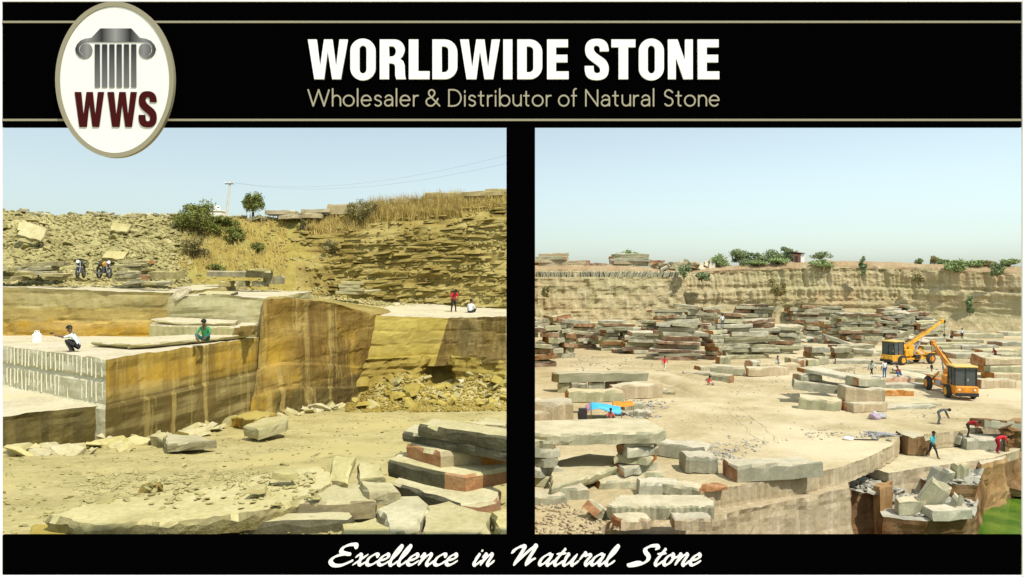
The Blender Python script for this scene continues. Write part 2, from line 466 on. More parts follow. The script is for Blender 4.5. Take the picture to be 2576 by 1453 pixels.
def poly_slab(name, top, thick, mats, seed=0, step=.25, rough=.05, bev=.04, side_idx=None, parent=None, flute=0.0, under=0.0, bump=.02):
    """slab from a traced top outline (world points, any winding); origin at its base centre. slots: top, side, end
    side_idx: material slot per original edge; under: how far the foot is drawn in"""
    r = random.Random(seed)
    c = sum(top, Vector()) / len(top)
    area = sum(a.x * b.y - b.x * a.y for a, b in zip(top, top[1:] + top[:1]))
    idx = list(side_idx) if side_idx else [1] * len(top)
    if area < 0:
        top = top[::-1]
        idx = [idx[(len(idx) - 2 - i) % len(idx)] for i in range(len(idx))]
    ring, rid = [], []
    for i, a in enumerate(top):
        b = top[(i + 1) % len(top)]
        nst = max(1, int((b - a).length / step))
        nrm = Vector((b.y - a.y, a.x - b.x, 0)).normalized()
        for s in range(nst):
            t = s / nst
            p = a.lerp(b, t)
            p = p + nrm * (rough * 2.2 * fbm(p.x * 1.1 + seed, p.y * 1.1, 3.0, 3) + r.uniform(-.25, .25) * rough + (flute * r.uniform(.3, 1) * (1 if s % 2 else -1) if s else 0))
            ring.append((p, nrm)); rid.append(idx[i])
    k = len(ring)
    base = c - Vector((0, 0, thick))
    V, Fc, mi = [], [], []
    for p, nr in ring: V.append(p - nr * bev * r.uniform(.4, 1.6) + Vector((0, 0, r.uniform(-.5, .5) * bump)) - base)
    for p, nr in ring: V.append(p + nr * r.uniform(-.3, .3) * rough - Vector((0, 0, bev * r.uniform(.5, 2.4))) - base)
    for p, nr in ring: V.append(p + nr * r.uniform(-.6, .5) * rough - nr * under * .4 - Vector((0, 0, thick * r.uniform(.5, .7))) - base)
    for p, nr in ring: V.append(p - nr * (under + r.uniform(0, rough)) - Vector((0, 0, thick * r.uniform(.93, 1.0))) - base)
    Fc.append(list(range(k))); mi.append(0)
    Fc.append(list(range(4 * k - 1, 3 * k - 1, -1))); mi.append(1)
    for i in range(k):
        j = (i + 1) % k
        for q in range(3):
            Fc.append([(q + 1) * k + i, (q + 1) * k + j, q * k + j, q * k + i])
            mi.append(0 if (q == 0 and r.random() < .25) else rid[i])
    o = link(name, mesh(name, V, Fc, mats, mi), parent, base)
    return o

def massif(name, top, bottom, mats, step=.45, vstep=.4, amp=.10, seed=0, flute=0.0, flen=.25, top_step=.8, top_amp=.03, kind='structure', ledge=None, tstep_fn=None, mat_fn=None, strata=0.0, joint=0.0, jw=2.6, jh=.8, crack=None):
    """cut rock bench: lofted rough walls between a top and a bottom outline, roughened triangulated top. slots: top, wall, ..."""
    area = sum(a.x * b.y - b.x * a.y for a, b in zip(top, top[1:] + top[:1]))
    if area < 0: top, bottom = top[::-1], bottom[::-1]
    ringT, ringB, seg = [], [], []
    for i, a in enumerate(top):
        b = top[(i + 1) % len(top)]; A, B = bottom[i], bottom[(i + 1) % len(top)]
        n = max(1, int((b - a).length / step))
        for s in range(n):
            ringT.append(a.lerp(b, s / n)); ringB.append(A.lerp(B, s / n)); seg.append(i)
    k = len(ringT)
    arcs = [0.0]
    for i in range(1, k): arcs.append(arcs[-1] + (ringT[i] - ringT[i - 1]).length)
    H = max((t - b).length for t, b in zip(ringT, ringB))
    nv = max(2, int(H / vstep))
    V, Fc, mi = [], [], []
    for q in range(nv + 1):
        t = q / nv
        for i in range(k):
            p = ringT[i].lerp(ringB[i], t)
            a, b = ringT[i - 1], ringT[(i + 1) % k]
            nr = Vector((b.y - a.y, a.x - b.x, 0)).normalized()
            w = .25 if q == 0 else 1.0
            dsp = amp * fbm(p.x * .45 + seed, p.y * .45, p.z * .6, 5) * 1.3 * w
            if flute: dsp += flute * noise.noise(Vector((p.x / flen, p.y / flen, p.z * .25 + seed))) * w
            if strata: dsp += strata * noise.noise(Vector((p.x * .12, p.y * .12, p.z * 2.2 + seed))) * w
            if ledge:
                for (t0, out) in ledge:
                    if t > t0: dsp += out
            if crack and seg[i] in crack[0] and crack[1] < t < crack[2]: dsp -= crack[3]
            if joint and q:
                # sawn and split blocks: each bed and joint stands a little proud or back, with a groove between
                zz = p.z + .12 * noise.noise(Vector((p.x * .3, p.y * .3, seed)))
                lay = math.floor(zz / jh); fz = zz / jh - lay
                ss = (arcs[i] + 1.1 * noise.noise(Vector((lay * 3.7, seed, 1.0)))) / jw + .5 * (lay % 2) + .12 * noise.noise(Vector((p.z * 1.5, arcs[i] * .2, 2)))
                cell = math.floor(ss); fs_ = ss - cell
                dsp += joint * noise.cell(Vector((cell * 1.7 + .3, lay * 2.3 + .4, seed + .5)))
                if min(fz, 1 - fz) * jh < vstep * .55 and noise.noise(Vector((arcs[i] * .35, lay * 5.1, seed))) > -.05: dsp -= joint * .9
                if min(fs_, 1 - fs_) * jw < step * .55 and noise.noise(Vector((cell * 2.2, lay * 1.3, seed))) > .0: dsp -= joint * 1.1
            V.append(p + nr * dsp + Vector((0, 0, (.06 * fbm(p.x * 1.3, p.y * 1.3, seed, 3) if q == 0 else 0))))
    for q in range(nv):
        for i in range(k):
            j = (i + 1) % k
            Fc.append([(q + 1) * k + i, (q + 1) * k + j, q * k + j, q * k + i])
            mi.append(mat_fn(seg[i], (q + .5) / nv, V[q * k + i]) if mat_fn else 1)
    # top
    pts2 = [(V[i].x, V[i].y) for i in range(k)]
    xs = [p[0] for p in pts2]; ys = [p[1] for p in pts2]
    poly = [Vector(p) for p in pts2]
    inner, innerz = [], []
    A = np.array([[p.x, p.y, p.z] for p in V[:k]])
    y = min(ys) + .3
    while y < max(ys):
        st = tstep_fn(y) if tstep_fn else top_step
        x = min(xs) + .2
        while x < max(xs):
            qx, qy = x + rnd.uniform(-.3, .3) * st, y + rnd.uniform(-.3, .3) * st
            inside = False
            j = k - 1
            for i in range(k):
                if ((pts2[i][1] > qy) != (pts2[j][1] > qy)) and (qx < (pts2[j][0] - pts2[i][0]) * (qy - pts2[i][1]) / (pts2[j][1] - pts2[i][1]) + pts2[i][0]):
                    inside = not inside
                j = i
            if inside:
                d2 = (A[:, 0] - qx) ** 2 + (A[:, 1] - qy) ** 2 + .01
                if d2.min() > (st * .25) ** 2:
                    wgt = 1 / d2
                    inner.append(Vector((qx, qy)))
                    innerz.append(float((wgt * A[:, 2]).sum() / wgt.sum()) + top_amp * 1.5 * fbm(qx * .5, qy * .5, seed, 4))
            x += st
        y += st * .9
    edges = [(i, (i + 1) % k) for i in range(k)]
    vo, eo, fo, ov, oe, of = geometry.delaunay_2d_cdt(poly + inner, edges, [], 1, 1e-5)
    mp = []
    for n_, src in enumerate(ov):
        s0 = src[0] if src else 0
        if s0 < k: mp.append(s0)
        else:
            mp.append(len(V)); V.append(Vector((vo[n_].x, vo[n_].y, innerz[s0 - k])))
    for f in fo:
        Fc.append([mp[q] for q in f]); mi.append(0)
    o = link(name, mesh(name, V, Fc, mats, mi))
    return tag(o, kind=kind)

def W3(x, y, h): return Vector((x, y, CZ - h))

def stone_set(prefix, n, mats, flat, seed):
    return [stone_mesh('%s_mesh' % prefix, seed * 31 + k, mats, flat) for k in range(n)]

# ------------------------------------------------------------------ plants
def leafy(name, loc, w, h, leaves, mat, label, cat='shrub', group=None, trunk=.12, seed=0, leaf=.16, clumps=9, bare=.25, lean=0.0):
    """trunk with limbs and a crown of small leaf faces gathered in uneven clumps"""
    r = random.Random(seed)
    root = empty(name, loc, label, cat, group)
    bm = bmesh.new()
    top = Vector((lean * h, 0, h * .62))
    bm_tube(bm, (0, 0, -.4), top * .5, trunk, 7, trunk * .75)
    bm_tube(bm, top * .5, top, trunk * .75, 6, trunk * .35)
    cl = []
    for k in range(clumps):
        a = 2 * math.pi * (k * .381966 * 1.0 + r.uniform(-.05, .05)) ; rr = math.sqrt((k + .6) / clumps) * .5 * r.uniform(.7, 1.05)
        zz = bare + (1 - bare) * r.uniform(.12, .9) * (1 - .5 * (rr * 2) ** 2)
        c = Vector((rr * w * math.cos(a) + lean * h * zz, rr * w * .9 * math.sin(a), h * zz))
        cl.append((c, r.uniform(.55, 1.15)))
        bm_tube(bm, top * r.uniform(.3, .9), c, trunk * .3, 5, trunk * .1)
    trunk_o = link('trunk', bm_mesh('trunk', bm, [M['bark']]), root)
    n = int(leaves * 2.1); leaf *= .66
    V = np.empty((n * 4, 3)); 
    rg = np.random.default_rng(seed + 3)
    ci = rg.integers(0, len(cl), n)
    cen = np.array([tuple(c[0]) for c in cl]); sz = np.array([c[1] for c in cl])
    d = rg.normal(size=(n, 3)); d /= np.linalg.norm(d, axis=1)[:, None]
    rad = rg.random(n) ** .6 * rg.uniform(.7, 1.25, n)
    ext = np.array([w * .27, w * .27, h * .24])
    pos = cen[ci] + d * rad[:, None] * ext * sz[ci][:, None]
    pos[:, 2] = np.maximum(pos[:, 2], .02)
    u = rg.normal(size=(n, 3)); u /= np.linalg.norm(u, axis=1)[:, None]
    v = np.cross(u, rg.normal(size=(n, 3))); v /= np.linalg.norm(v, axis=1)[:, None]
    s = (leaf * rg.uniform(.6, 1.3, n))[:, None]
    V[0::4] = pos - u * s; V[1::4] = pos + v * s * .5; V[2::4] = pos + u * s; V[3::4] = pos - v * s * .5
    Fc = np.arange(n * 4).reshape(-1, 4).tolist()
    link('crown', mesh('crown', V, Fc, [mat]), root)
    return root

def grass_patch(name, spots, mat, label, h=.9, seed=0, parent=None):
    """spots: list of (x,y,z); one blade fan each"""
    rg = np.random.default_rng(seed)
    n = len(spots)
    sp = np.array(spots)
    a = rg.uniform(0, 6.28, n); hh = h * rg.uniform(.5, 1.2, n); w = .02 + .02 * rg.random(n)
    lean = rg.normal(0, .22, (n, 2)) * hh[:, None]
    V = np.empty((n * 3, 3))
    dx, dy = np.cos(a) * w, np.sin(a) * w
    V[0::3] = sp + np.stack([-dx, -dy, np.full(n, -.05)], 1)
    V[1::3] = sp + np.stack([dx, dy, np.full(n, -.05)], 1)
    V[2::3] = sp + np.stack([lean[:, 0], lean[:, 1], hh], 1)
    o = link(name, mesh(name, V, np.arange(n * 3).reshape(-1, 3).tolist(), [mat]), parent)
    return tag(o, label, 'grass', None, 'stuff')
# ------------------------------------------------------------------ left quarry: ground, benches, hillside
def smooth(a, b, x):
    t = min(1, max(0, (x - a) / (b - a))); return t * t * (3 - 2 * t)

def floor_h(x, d):
    px = x / d * F + CX
    h = lerp(d, [8, 12, 20, 30, 42, 55], [3.55, 4.08, 5.3, 6.55, 7.25, 7.5])
    h -= 1.75 * smooth(850, 1000, px) * smooth(39, 46.5, d) * (1 - .75 * math.exp(-((px - 1108) / 62) ** 2) * smooth(42, 45, d))
    h -= .10 * fbm(x * .35, d * .35, 1.0, 4) + .035 * fbm(x * 2.2, d * 2.2, 4.0, 3)
    return h

def left_floor():
    rows = []
    d = 8.2
    while d < 52:
        rows.append(d); d += .14 + d * .006
    nc = 150
    V, Fc, mi = [], [], []
    for d in rows:
        xl, xr = -.84 * d - 3, .012 * d
        for c in range(nc):
            x = xl + (xr - xl) * c / (nc - 1)
            V.append((x, d, CZ - floor_h(x, d)))
        hb = floor_h(xr, d)
        for q in range(1, 9):
            hh = hb + (15.0 - hb) * q / 8
            V.append((xr + .22 * fbm(d * .7, hh * .8, 9, 3) + .05 * q, d, CZ - hh))
    w = nc + 8
    for r in range(len(rows) - 1):
        for c in range(w - 1):
            a = r * w + c
            Fc.append([a, a + 1, a + w + 1, a + w]); mi.append(0 if c < nc - 1 else 1)
    tag(link('quarry_ground', mesh('quarry_ground', V, Fc, [M['lsoil'], M['lcliff']], mi, True)), kind='structure')
left_floor()

# upland behind the benches: rubble slope, earth slope, layered cliff
XT = [-300, 0, 120, 200, 300, 450, 560, 700, 850, 900, 1050, 1150, 1273, 1320]
YT = [520, 530, 546, 541, 547, 549, 551, 549, 537, 524, 512, 502, 492, 488]
def prof(px):
    df = lerp(px, [-300, 400, 650, 850, 1320], [42, 43, 50, 55.6, 55.0])
    hf = lerp(px, [-300, 400, 560, 850, 1200, 1320], [.0, .1, .5, 1.4, 2.15, 2.3])
    dt = lerp(px, [-300, 400, 650, 800, 900, 1320], [53, 54, 57.5, 58.5, 59.5, 59.5])
    ht = -(HY - lerp(px, XT, YT)) / F * dt
    return df, hf, dt, ht

def upland(px, t, rough=True):
    """t<0 terrace, 0..1 slope, >1 plateau"""
    df, hf, dt, ht = prof(px)
    if t < 0:
        dm = lerp(px, [430, 660, 830, 940, 1128, 1320], [38.5, 38.5, 42.5, 46.5, 49.5, 46.5])
        hm = lerp(px, [-300, 430, 560, 720, 830, 938, 1128], [.38, .5, .8, 1.1, 1.4, 2.2, 2.55]) + .22
        k = -t / 1.6
        d = df + (dm - df) * k; h = hf + (hm - hf) * k
    elif t <= 1:
        k = smooth(720, 860, px)
        tz = t
        td = (1 - k) * t + k * (.55 * t if t < .72 else .396 + .604 * ((t - .72) / .28))
        d = df + (dt - df) * td; h = hf + (ht - hf) * tz
    else:
        d = dt + (t - 1) * 40; h = ht + (t - 1) * .8
    x = (px - CX) / F * d
    if rough:
        n1 = fbm(x * .3, d * .3, h * .3, 4)
        if 0 < t < 1.02:
            d += (.5 if px < 720 else .32) * n1
            h += .12 * fbm(x * 1.4, h * 1.6, 7, 3)
            if px > 700: d += .3 * noise.noise(Vector((x * .25, 3.0, h * 2.6))) * smooth(700, 800, px)
        else: h += .10 * n1
    return Vector((x, d, CZ - h))

def hillside():
    cols = list(np.linspace(-320, 1309.6, 240))
    ts = [-1.6, -1.2, -.8, -.5, -.3, -.15, -.05] + list(np.linspace(0, 1, 56)) + [1.02, 1.06, 1.15, 1.4, 2, 3.5, 6]
    V, Fc, mi = [], [], []
    for px in cols:
        for t in ts: V.append(upland(px, t))
    # right-hand end wall down to the other quarry
    for q in range(1, 13):
        for k, t in enumerate(ts):
            v = upland(cols[-1], t)
            zb = -4.0
            z = v.z + (zb - v.z) * q / 12
            V.append(Vector((v.x + .35 * fbm(v.y * .5, z * .6, 3, 4) + .03 * q, v.y, z)))
    n = len(ts); w = len(cols) + 12
    for c in range(w - 1):
        for r in range(n - 1):
            a = c * n + r
            Fc.append([a, a + n, a + n + 1, a + 1])
            px = cols[c] if c < len(cols) else 1300
            e = px + 45 * fbm(px * .02, ts[r] * 5, 2, 3)
            m_ = 0 if e < 455 else (1 if e < 735 + 90 * max(0, ts[r] - .3) else 2)
            if ts[r] > .86 and 700 < px: m_ = 1
            if ts[r] < -.04: m_ = 3
            mi.append(m_)
    return tag(link('hillside', mesh('hillside', V, Fc, [M['lspoil'], M['learth'], M['lcliff'], M['lsoil']], mi)), kind='structure')
hill = hillside()

# cut benches
c0 = G(249, 1020, 4.64); c1 = G(6, 1048, 4.64)
c2 = c1 + (c1 - c0) * 3.0
def jit(p, a=.05, f=.5): return a * fbm(p.x * f, p.y * f, p.z * f * 1.6, 4)
def low(v, h, dx=0, dy=0): return Vector((v.x + dx, v.y + dy, CZ - h))
t2 = [c0, c1, c2, W3(-36, 34, 4.64), W3(-16.5, 34, 4.64)]
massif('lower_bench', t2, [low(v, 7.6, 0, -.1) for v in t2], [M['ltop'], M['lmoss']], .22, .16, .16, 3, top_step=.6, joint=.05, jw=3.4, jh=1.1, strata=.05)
e0 = G(266, 904, 2.9); e1 = G(6, 871, 2.9); e3 = G(628, 852, 2.9)
e2 = e1 + (e1 - e0) * 1.6
t1 = [e0, e3, W3(-11.5, 40, 2.9), W3(-36, 43, 2.9), e2, e1]
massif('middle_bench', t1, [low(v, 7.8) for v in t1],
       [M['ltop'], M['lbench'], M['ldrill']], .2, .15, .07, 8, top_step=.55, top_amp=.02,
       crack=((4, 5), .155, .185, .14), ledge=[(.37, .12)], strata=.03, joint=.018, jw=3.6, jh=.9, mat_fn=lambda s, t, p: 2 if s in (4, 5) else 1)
# upper ledge: ochre wall, pale block and the tall brown wall
u0 = [P(-260, 722, 37.5), P(52, 724, 37.2), P(380, 737, 36.6), P(430, 738, 37.5), W3(-17, 46, .3), W3(-44, 46, .2)]
massif('upper_bench', u0, [low(v, 5.0) for v in u0], [M['ltop'], M['lupper']], .25, .14, .10, 15, top_step=.8, strata=.05, joint=.03, jw=4.5, jh=.7)
u1 = [P(425, 748, 36.3), P(560, 741, 36.2), P(664, 752, 36.6), W3(-12.6, 45, .75), W3(-17.6, 45, .6)]
massif('pale_ledge', u1, [low(u1[0], 5, -.25), low(u1[1], 5, 0), low(u1[2], 5, -.3), low(u1[3], 5), low(u1[4], 5)], [M['ltop'], M['lgrey']], .25, .15, .12, 22, top_step=.7, strata=.08, joint=.03, jw=3)
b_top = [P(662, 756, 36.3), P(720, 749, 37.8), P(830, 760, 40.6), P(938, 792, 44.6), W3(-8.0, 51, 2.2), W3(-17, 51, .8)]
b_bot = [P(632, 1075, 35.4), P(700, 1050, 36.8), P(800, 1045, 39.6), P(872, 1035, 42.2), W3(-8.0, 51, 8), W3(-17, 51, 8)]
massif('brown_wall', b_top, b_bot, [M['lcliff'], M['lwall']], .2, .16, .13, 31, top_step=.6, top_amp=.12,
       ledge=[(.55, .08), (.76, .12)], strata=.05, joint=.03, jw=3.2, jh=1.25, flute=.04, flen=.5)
y_top = [P(936, 794, 45.2), P(1128, 801, 47.6), P(1273, 796, 44.4), W3(.53, 44.2, 2.3), W3(.66, 56, 2.3), W3(-9, 57, 1.6), W3(-9.2, 46.5, 2.3)]
y_bot = [P(900, 915, 44.2), P(1092, 922, 46.6), P(1273, 912, 43.8), low(y_top[3], 5.2), low(y_top[4], 5.2), low(y_top[5], 5.2), low(y_top[6], 5.2)]
massif('yellow_bench', y_top, y_bot, [M['ltop'], M['lyellow'], M['lbrown'], M['lcliff']], .22, .16, .12, 41, top_step=.7, top_amp=.06, joint=.04, jw=3.0, jh=.8,
       mat_fn=lambda s, t, p: (1 if s in (0, 5, 6) else (2 if s == 1 else 3)))
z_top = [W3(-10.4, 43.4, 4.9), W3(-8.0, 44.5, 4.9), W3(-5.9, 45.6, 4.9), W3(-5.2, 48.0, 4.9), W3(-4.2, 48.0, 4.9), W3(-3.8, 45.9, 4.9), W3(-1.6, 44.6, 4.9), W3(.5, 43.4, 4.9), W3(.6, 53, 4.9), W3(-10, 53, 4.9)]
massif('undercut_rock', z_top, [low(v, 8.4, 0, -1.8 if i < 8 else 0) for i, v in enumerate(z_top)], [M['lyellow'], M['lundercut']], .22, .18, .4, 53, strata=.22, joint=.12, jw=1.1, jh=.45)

# layered cliff face: single ledges of stone as parts of the hillside
def cliff_ledges():
    meshes = [slab_mesh('rock_ledge', 1.5, .9, .34, 900 + k, [M['lcliff']] * 3, 4, .13, .3, (0, 0), .06) for k in range(14)]
    spots = []
    t = .02
    while t < .96:
        px = 725 + rnd.uniform(0, 30)
        while px < 1305:
            w = rnd.choice([.35, .5, .7, .9, 1.2, 1.7, 2.3]) * rnd.uniform(.8, 1.2)
            keep = smooth(715, 880, px) * (.95 if t < .66 else (.4 if px < 1130 else .9))
            if rnd.random() < keep:
                spots.append((px + 13 * w, t + rnd.uniform(-.006, .006), w))
            px += w * 30
        t += rnd.uniform(.02, .034)
    spots.sort(key=lambda s: -s[2])
    items = []
    for i, (px, t, w) in enumerate(spots):
        if px > 1306: continue
        p = upland(px, t)
        p.y += rnd.uniform(.14, .36)
        th = rnd.uniform(.10, .27)
        rot = (rnd.uniform(-.1, .1), rnd.uniform(-.08, .06) - .03, rnd.uniform(-.5, .5))
        if i < 300:
            link('rock_ledge', rnd.choice(meshes), hill, p, rot, (w / 1.5, rnd.uniform(.7, 1.2), th / .34))
        else: items.append((p, (w, 1.0, th * 1.6), rot))
    if items: chip_soup('small_rock_ledges', items, M['lcliff'], parent=hill, flat=.7, seed=8)
cliff_ledges()
# ------------------------------------------------------------------ right quarry: pit, floor, far cliff
H0 = 10.5
XB = lambda d: .012 * d
pit = []
V, Fc = [], []
nx, ny = 60, 50
for j in range(ny):
    for i in range(nx):
        x = .1 + 66 * i / (nx - 1); d = 9.5 + 55 * j / (ny - 1)
        V.append((x, d, CZ - 16.2 + .35 * fbm(x * .3, d * .3, 2, 4)))
for j in range(ny - 1):
    for i in range(nx - 1):
        a = j * nx + i; Fc.append([a, a + 1, a + nx + 1, a + nx])
tag(link('pit_floor', mesh('pit_floor', V, Fc, [M['rdark']])), kind='structure')

# terrace on which the sign stands
tt = [W3(-16, -10, 3.2), W3(16, -10, 3.2), W3(16, 8.3, 3.2), W3(-16, 8.3, 3.2)]
massif('viewing_terrace', tt, [low(v, 16.5) for v in tt], [M['lsoil'], M['lcliff']], .8, .8, .05, 77, top_step=1.2)

# upper bench A (main working floor)
ed = [G(1470, 1352, H0), G(1600, 1275, H0), G(1742, 1243, H0), G(1900, 1214, H0), G(2020, 1196, H0), G(2105, 1178, H0), G(2180, 1152, H0), G(2243, 1122, H0), G(2264, 1098, H0)]
riser = [G(2264, 1097, H0), G(2330, 1092, H0), G(2420, 1084, H0), G(2500, 1071, H0), G(2640, 1066, H0)]
floor_top = [W3(XB(26), 26, H0), G(1380, 1420, H0)] + ed[0:-1] + riser + [W3(60, 50, H0), W3(150, 70, H0), W3(170, 175, H0), W3(2.0, 175, H0)]
def fl_step(y): return .9 if y < 50 else (1.6 if y < 75 else (3.0 if y < 100 else 6.0))
massif('quarry_floor', floor_top, [low(v, 11.55, 0, 0) for v in floor_top], [M['rsoil'], M['rcut']], .16, .16, .05, 61, joint=.03, jw=2.6, jh=.9,
       flute=.13, flen=.3, top_amp=.05, tstep_fn=fl_step)
# second bench a little proud of the first
e2o = [W3(XB(25), 25, 11.5), G(1420, 1450, 11.5), G(1640, 1345, 11.5), G(1796, 1287, 11.5), G(1960, 1254, 11.5), G(2119, 1222, 11.5), W3(21.2, 45.5, 11.5), W3(8, 50, 11.5), W3(.7, 50, 11.5)]
e2t = [v + Vector((.1, -.55, 0)) if 1 <= i <= 5 else v for i, v in enumerate(e2o)]
massif('second_bench', e2t, [low(v, 16.8, .25 if i in (5, 6) else 0, -.3) for i, v in enumerate(e2t)], [M['rcut'], M['rcut'], M['rdark']], .17, .22, .09, 67, joint=.04, jw=3.2, jh=1.6,
       flute=.17, flen=.36, top_step=.8, mat_fn=lambda s, t, p: 2 if s == 5 else 1)
# step where the man in turquoise walks
st = [G(2236, 1190, 11.6), G(2330, 1176, 11.6), G(2420, 1164, 11.6), G(2508, 1150, 11.6), W3(34.2, 48.5, 11.6), W3(40, 54, 11.6), W3(22, 54, 11.6), W3(21.6, 45, 11.6)]
massif('step_bench', st, [low(v, 16.8, 0, -.15) for v in st], [M['rtop'], M['rcut'], M['rdark']], .3, .28, .14, 71, flute=.10, flen=.18, top_step=.7,
       mat_fn=lambda s, t, p: 1 if (s == 0 and t < .5) or t < .12 else 2)
# rubble ledges below
l1 = [G(2112, 1243, 12.4), G(2212, 1236, 12.4), W3(23.2, 46, 12.4), W3(20.6, 46, 12.4)]
massif('dark_ledge', l1, [low(v, 16.8, 0, -.1) for v in l1], [M['rrubble'], M['rdark']], .3, .25, .2, 73, strata=.08)
l2 = [G(2222, 1300, 13.2), G(2330, 1312, 13.2), G(2452, 1298, 13.2), G(2462, 1262, 13.2), W3(29.2, 45.2, 13.2), W3(22.4, 44.8, 13.2)]
massif('rubble_ledge', l2, [low(v, 16.8, 0, -.2) for v in l2], [M['rrubble'], M['rdark']], .3, .25, .25, 79, strata=.1)
l3 = [G(2335, 1216, 12.2), G(2462, 1222, 12.2), G(2470, 1192, 12.2), W3(31, 47.5, 12.2), W3(25.5, 46.5, 12.2)]
massif('brown_ledge', l3, [low(v, 16.8, 0, -.15) for v in l3], [M['rrubble'], M['rdark']], .3, .25, .22, 83, strata=.08)
l4 = [G(2470, 1168, 11.7), G(2528, 1152, 11.7), W3(33.6, 48.6, 11.7), W3(31.2, 48.4, 11.7)]
massif('orange_buttress', l4, [low(v, 16.8, -.5, -.9) for v in l4], [M['rtop'], M['rorange'], M['rdark']], .25, .25, .25, 89, flute=.12, flen=.3)
# rounded dark outcrop on the far side of the pond
oc = [P(2530, 1078, 48.5), P(2560, 1064, 49.5), P(2600, 1060, 51), P(2760, 1066, 50), P(2780, 1052, 53), P(2552, 1052, 53.5)]
ocb = [P(2528, 1240, 47.8), P(2556, 1250, 47.6), P(2600, 1250, 47.6), P(2780, 1250, 47.8), low(P(2790, 1052, 53), 17), low(P(2545, 1052, 53.5), 17)]
massif('dark_outcrop', oc, ocb, [M['rorange'], M['rdark']], .35, .3, .8, 97, strata=.25)

# green pond
pw, ntw, pb = new_mat('pond_water')
g_ = ntw.nodes.new('ShaderNodeNewGeometry')
nn = ntw.nodes.new('ShaderNodeTexNoise'); nn.inputs['Scale'].default_value = .5; nn.inputs['Detail'].default_value = 5
ntw.links.new(g_.outputs['Position'], nn.inputs['Vector'])
rr_ = ntw.nodes.new('ShaderNodeValToRGB')
rr_.color_ramp.elements[0].position, rr_.color_ramp.elements[1].position = .38, .66
rr_.color_ramp.elements[0].color, rr_.color_ramp.elements[1].color = (.035, .12, .01, 1), (.12, .20, .022, 1)
ntw.links.new(nn.outputs[0], rr_.inputs[0]); ntw.links.new(rr_.outputs[0], pb.inputs['Base Color'])
n3 = ntw.nodes.new('ShaderNodeTexNoise'); n3.inputs['Scale'].default_value = 3.0
ntw.links.new(g_.outputs['Position'], n3.inputs['Vector'])
b3 = ntw.nodes.new('ShaderNodeBump'); b3.inputs['Strength'].default_value = .3; b3.inputs['Distance'].default_value = .05
ntw.links.new(n3.outputs[0], b3.inputs['Height']); ntw.links.new(b3.outputs[0], pb.inputs['Normal'])
pb.inputs['Roughness'].default_value = .12
V = [(22 + 40 * i / 20, 20 + 36 * j / 20, CZ - 14.6) for j in range(21) for i in range(21)]
Fc = [[j * 21 + i, j * 21 + i + 1, j * 21 + i + 22, j * 21 + i + 21] for j in range(20) for i in range(20)]
tag(link('pond_water', mesh('pond_water', V, Fc, [pw], smooth=True)), kind='structure')

# far cliff and the country behind it
XC = [1300, 1420, 1600, 1700, 1800, 2000, 2100, 2300, 2450, 2576, 2800]
YC = [668, 668, 669, 680, 672, 660, 655, 663, 668, 673, 676]
def far_cliff():
    cols = np.linspace(1296, 2900, 800)
    rows = 84
    V, Fc, mi = [], [], []
    prof_r = []
    for px in cols:
        dt = lerp(px, [1300, 1700, 2300, 2576, 2900], [158, 158, 152, 140, 126])
        df = lerp(px, [1300, 1500, 1900, 2300, 2576, 2900], [138, 142, 150, 147, 135, 122])
        zt = (HY - lerp(px, XC, YC)) / F * dt
        for r in range(rows):
            t = r / (rows - 1)
            if t < .82:
                k = t / .82
                z = -H0 - .3 + (zt + H0) * .93 * k
                # talus foot, then near-vertical wall with a set-back
                prof_d = lerp(k, [0, .28, .34, .66, .70, 1], [0, .55, .62, .74, .90, 1])
                d = df + (dt - df) * prof_d
            else:
                k = (t - .82) / .18
                z = -H0 + (zt + H0) * (.93 + .07 * min(1, k * 1.6)); d = dt + 4 * k + (0 if k < .95 else 0)
            x = (px - CX) / F * d
            n1 = fbm(x * .07, z * .12, 3, 5)
            fl = noise.noise(Vector((x * .55, 2.0, z * .06)))
            st_ = noise.noise(Vector((x * .03, 5.0, z * 1.1)))
            a = smooth(0, .1, t) * (1 - smooth(.9, 1, t))
            f2 = noise.noise(Vector((x * 1.5, 7.0, z * .12))); n2 = fbm(x * .5, z * .8, 11, 4)
            d += a * (.7 * n1 + ((.8 * fl + .6 * f2) if .42 < t < .8 else .25 * fl) + .55 * st_ + .3 * n2)
            V.append((x, d, CZ + z + .25 * fbm(x * .3, d * .3, 8, 3) * (1 if t > .85 else .3)))
    for c in range(len(cols) - 1):
        for r in range(rows - 1):
            a = c * rows + r
            Fc.append([a, a + rows, a + rows + 1, a + 1])
            mi.append(1 if r / rows + .05 * fbm(cols[c] * .02, r * .5, 1, 3) > .80 else 0)
    tag(link('far_cliff', mesh('far_cliff', V, Fc, [M['rcliff'], M['rlip']], mi)), kind='structure')
    # plateau to the horizon
    V, Fc = [], []
    ds = [0, 6, 40, 200, 800, 2500]
    for px in cols[::16]:
        dt = lerp(px, [1300, 1700, 2300, 2576, 2900], [158, 158, 152, 140, 126])
        zt = (HY - lerp(px, XC, YC)) / F * dt
        for k in ds:
            d = dt + 3.5 + k
            V.append(((px - CX) / F * d, d, CZ + zt - .15 - k * .0006))
    n = len(ds)
    for c in range(len(cols[::16]) - 1):
        for r in range(n - 1):
            a = c * n + r; Fc.append([a, a + n, a + n + 1, a + 1])
    tag(link('plateau_ground', mesh('plateau_ground', V, Fc, [M['rlip']])), kind='structure')
far_cliff()
# ------------------------------------------------------------------ the black company sign with its two openings
SD = 7.5                                    # distance of the sign's front face
S_ = SD / F
def SP(px, py, out=0.0):                    # point on the sign's face, raised by out
    return Vector(((px - CX) * S_, SD - out, CZ - (py - HY) * S_))

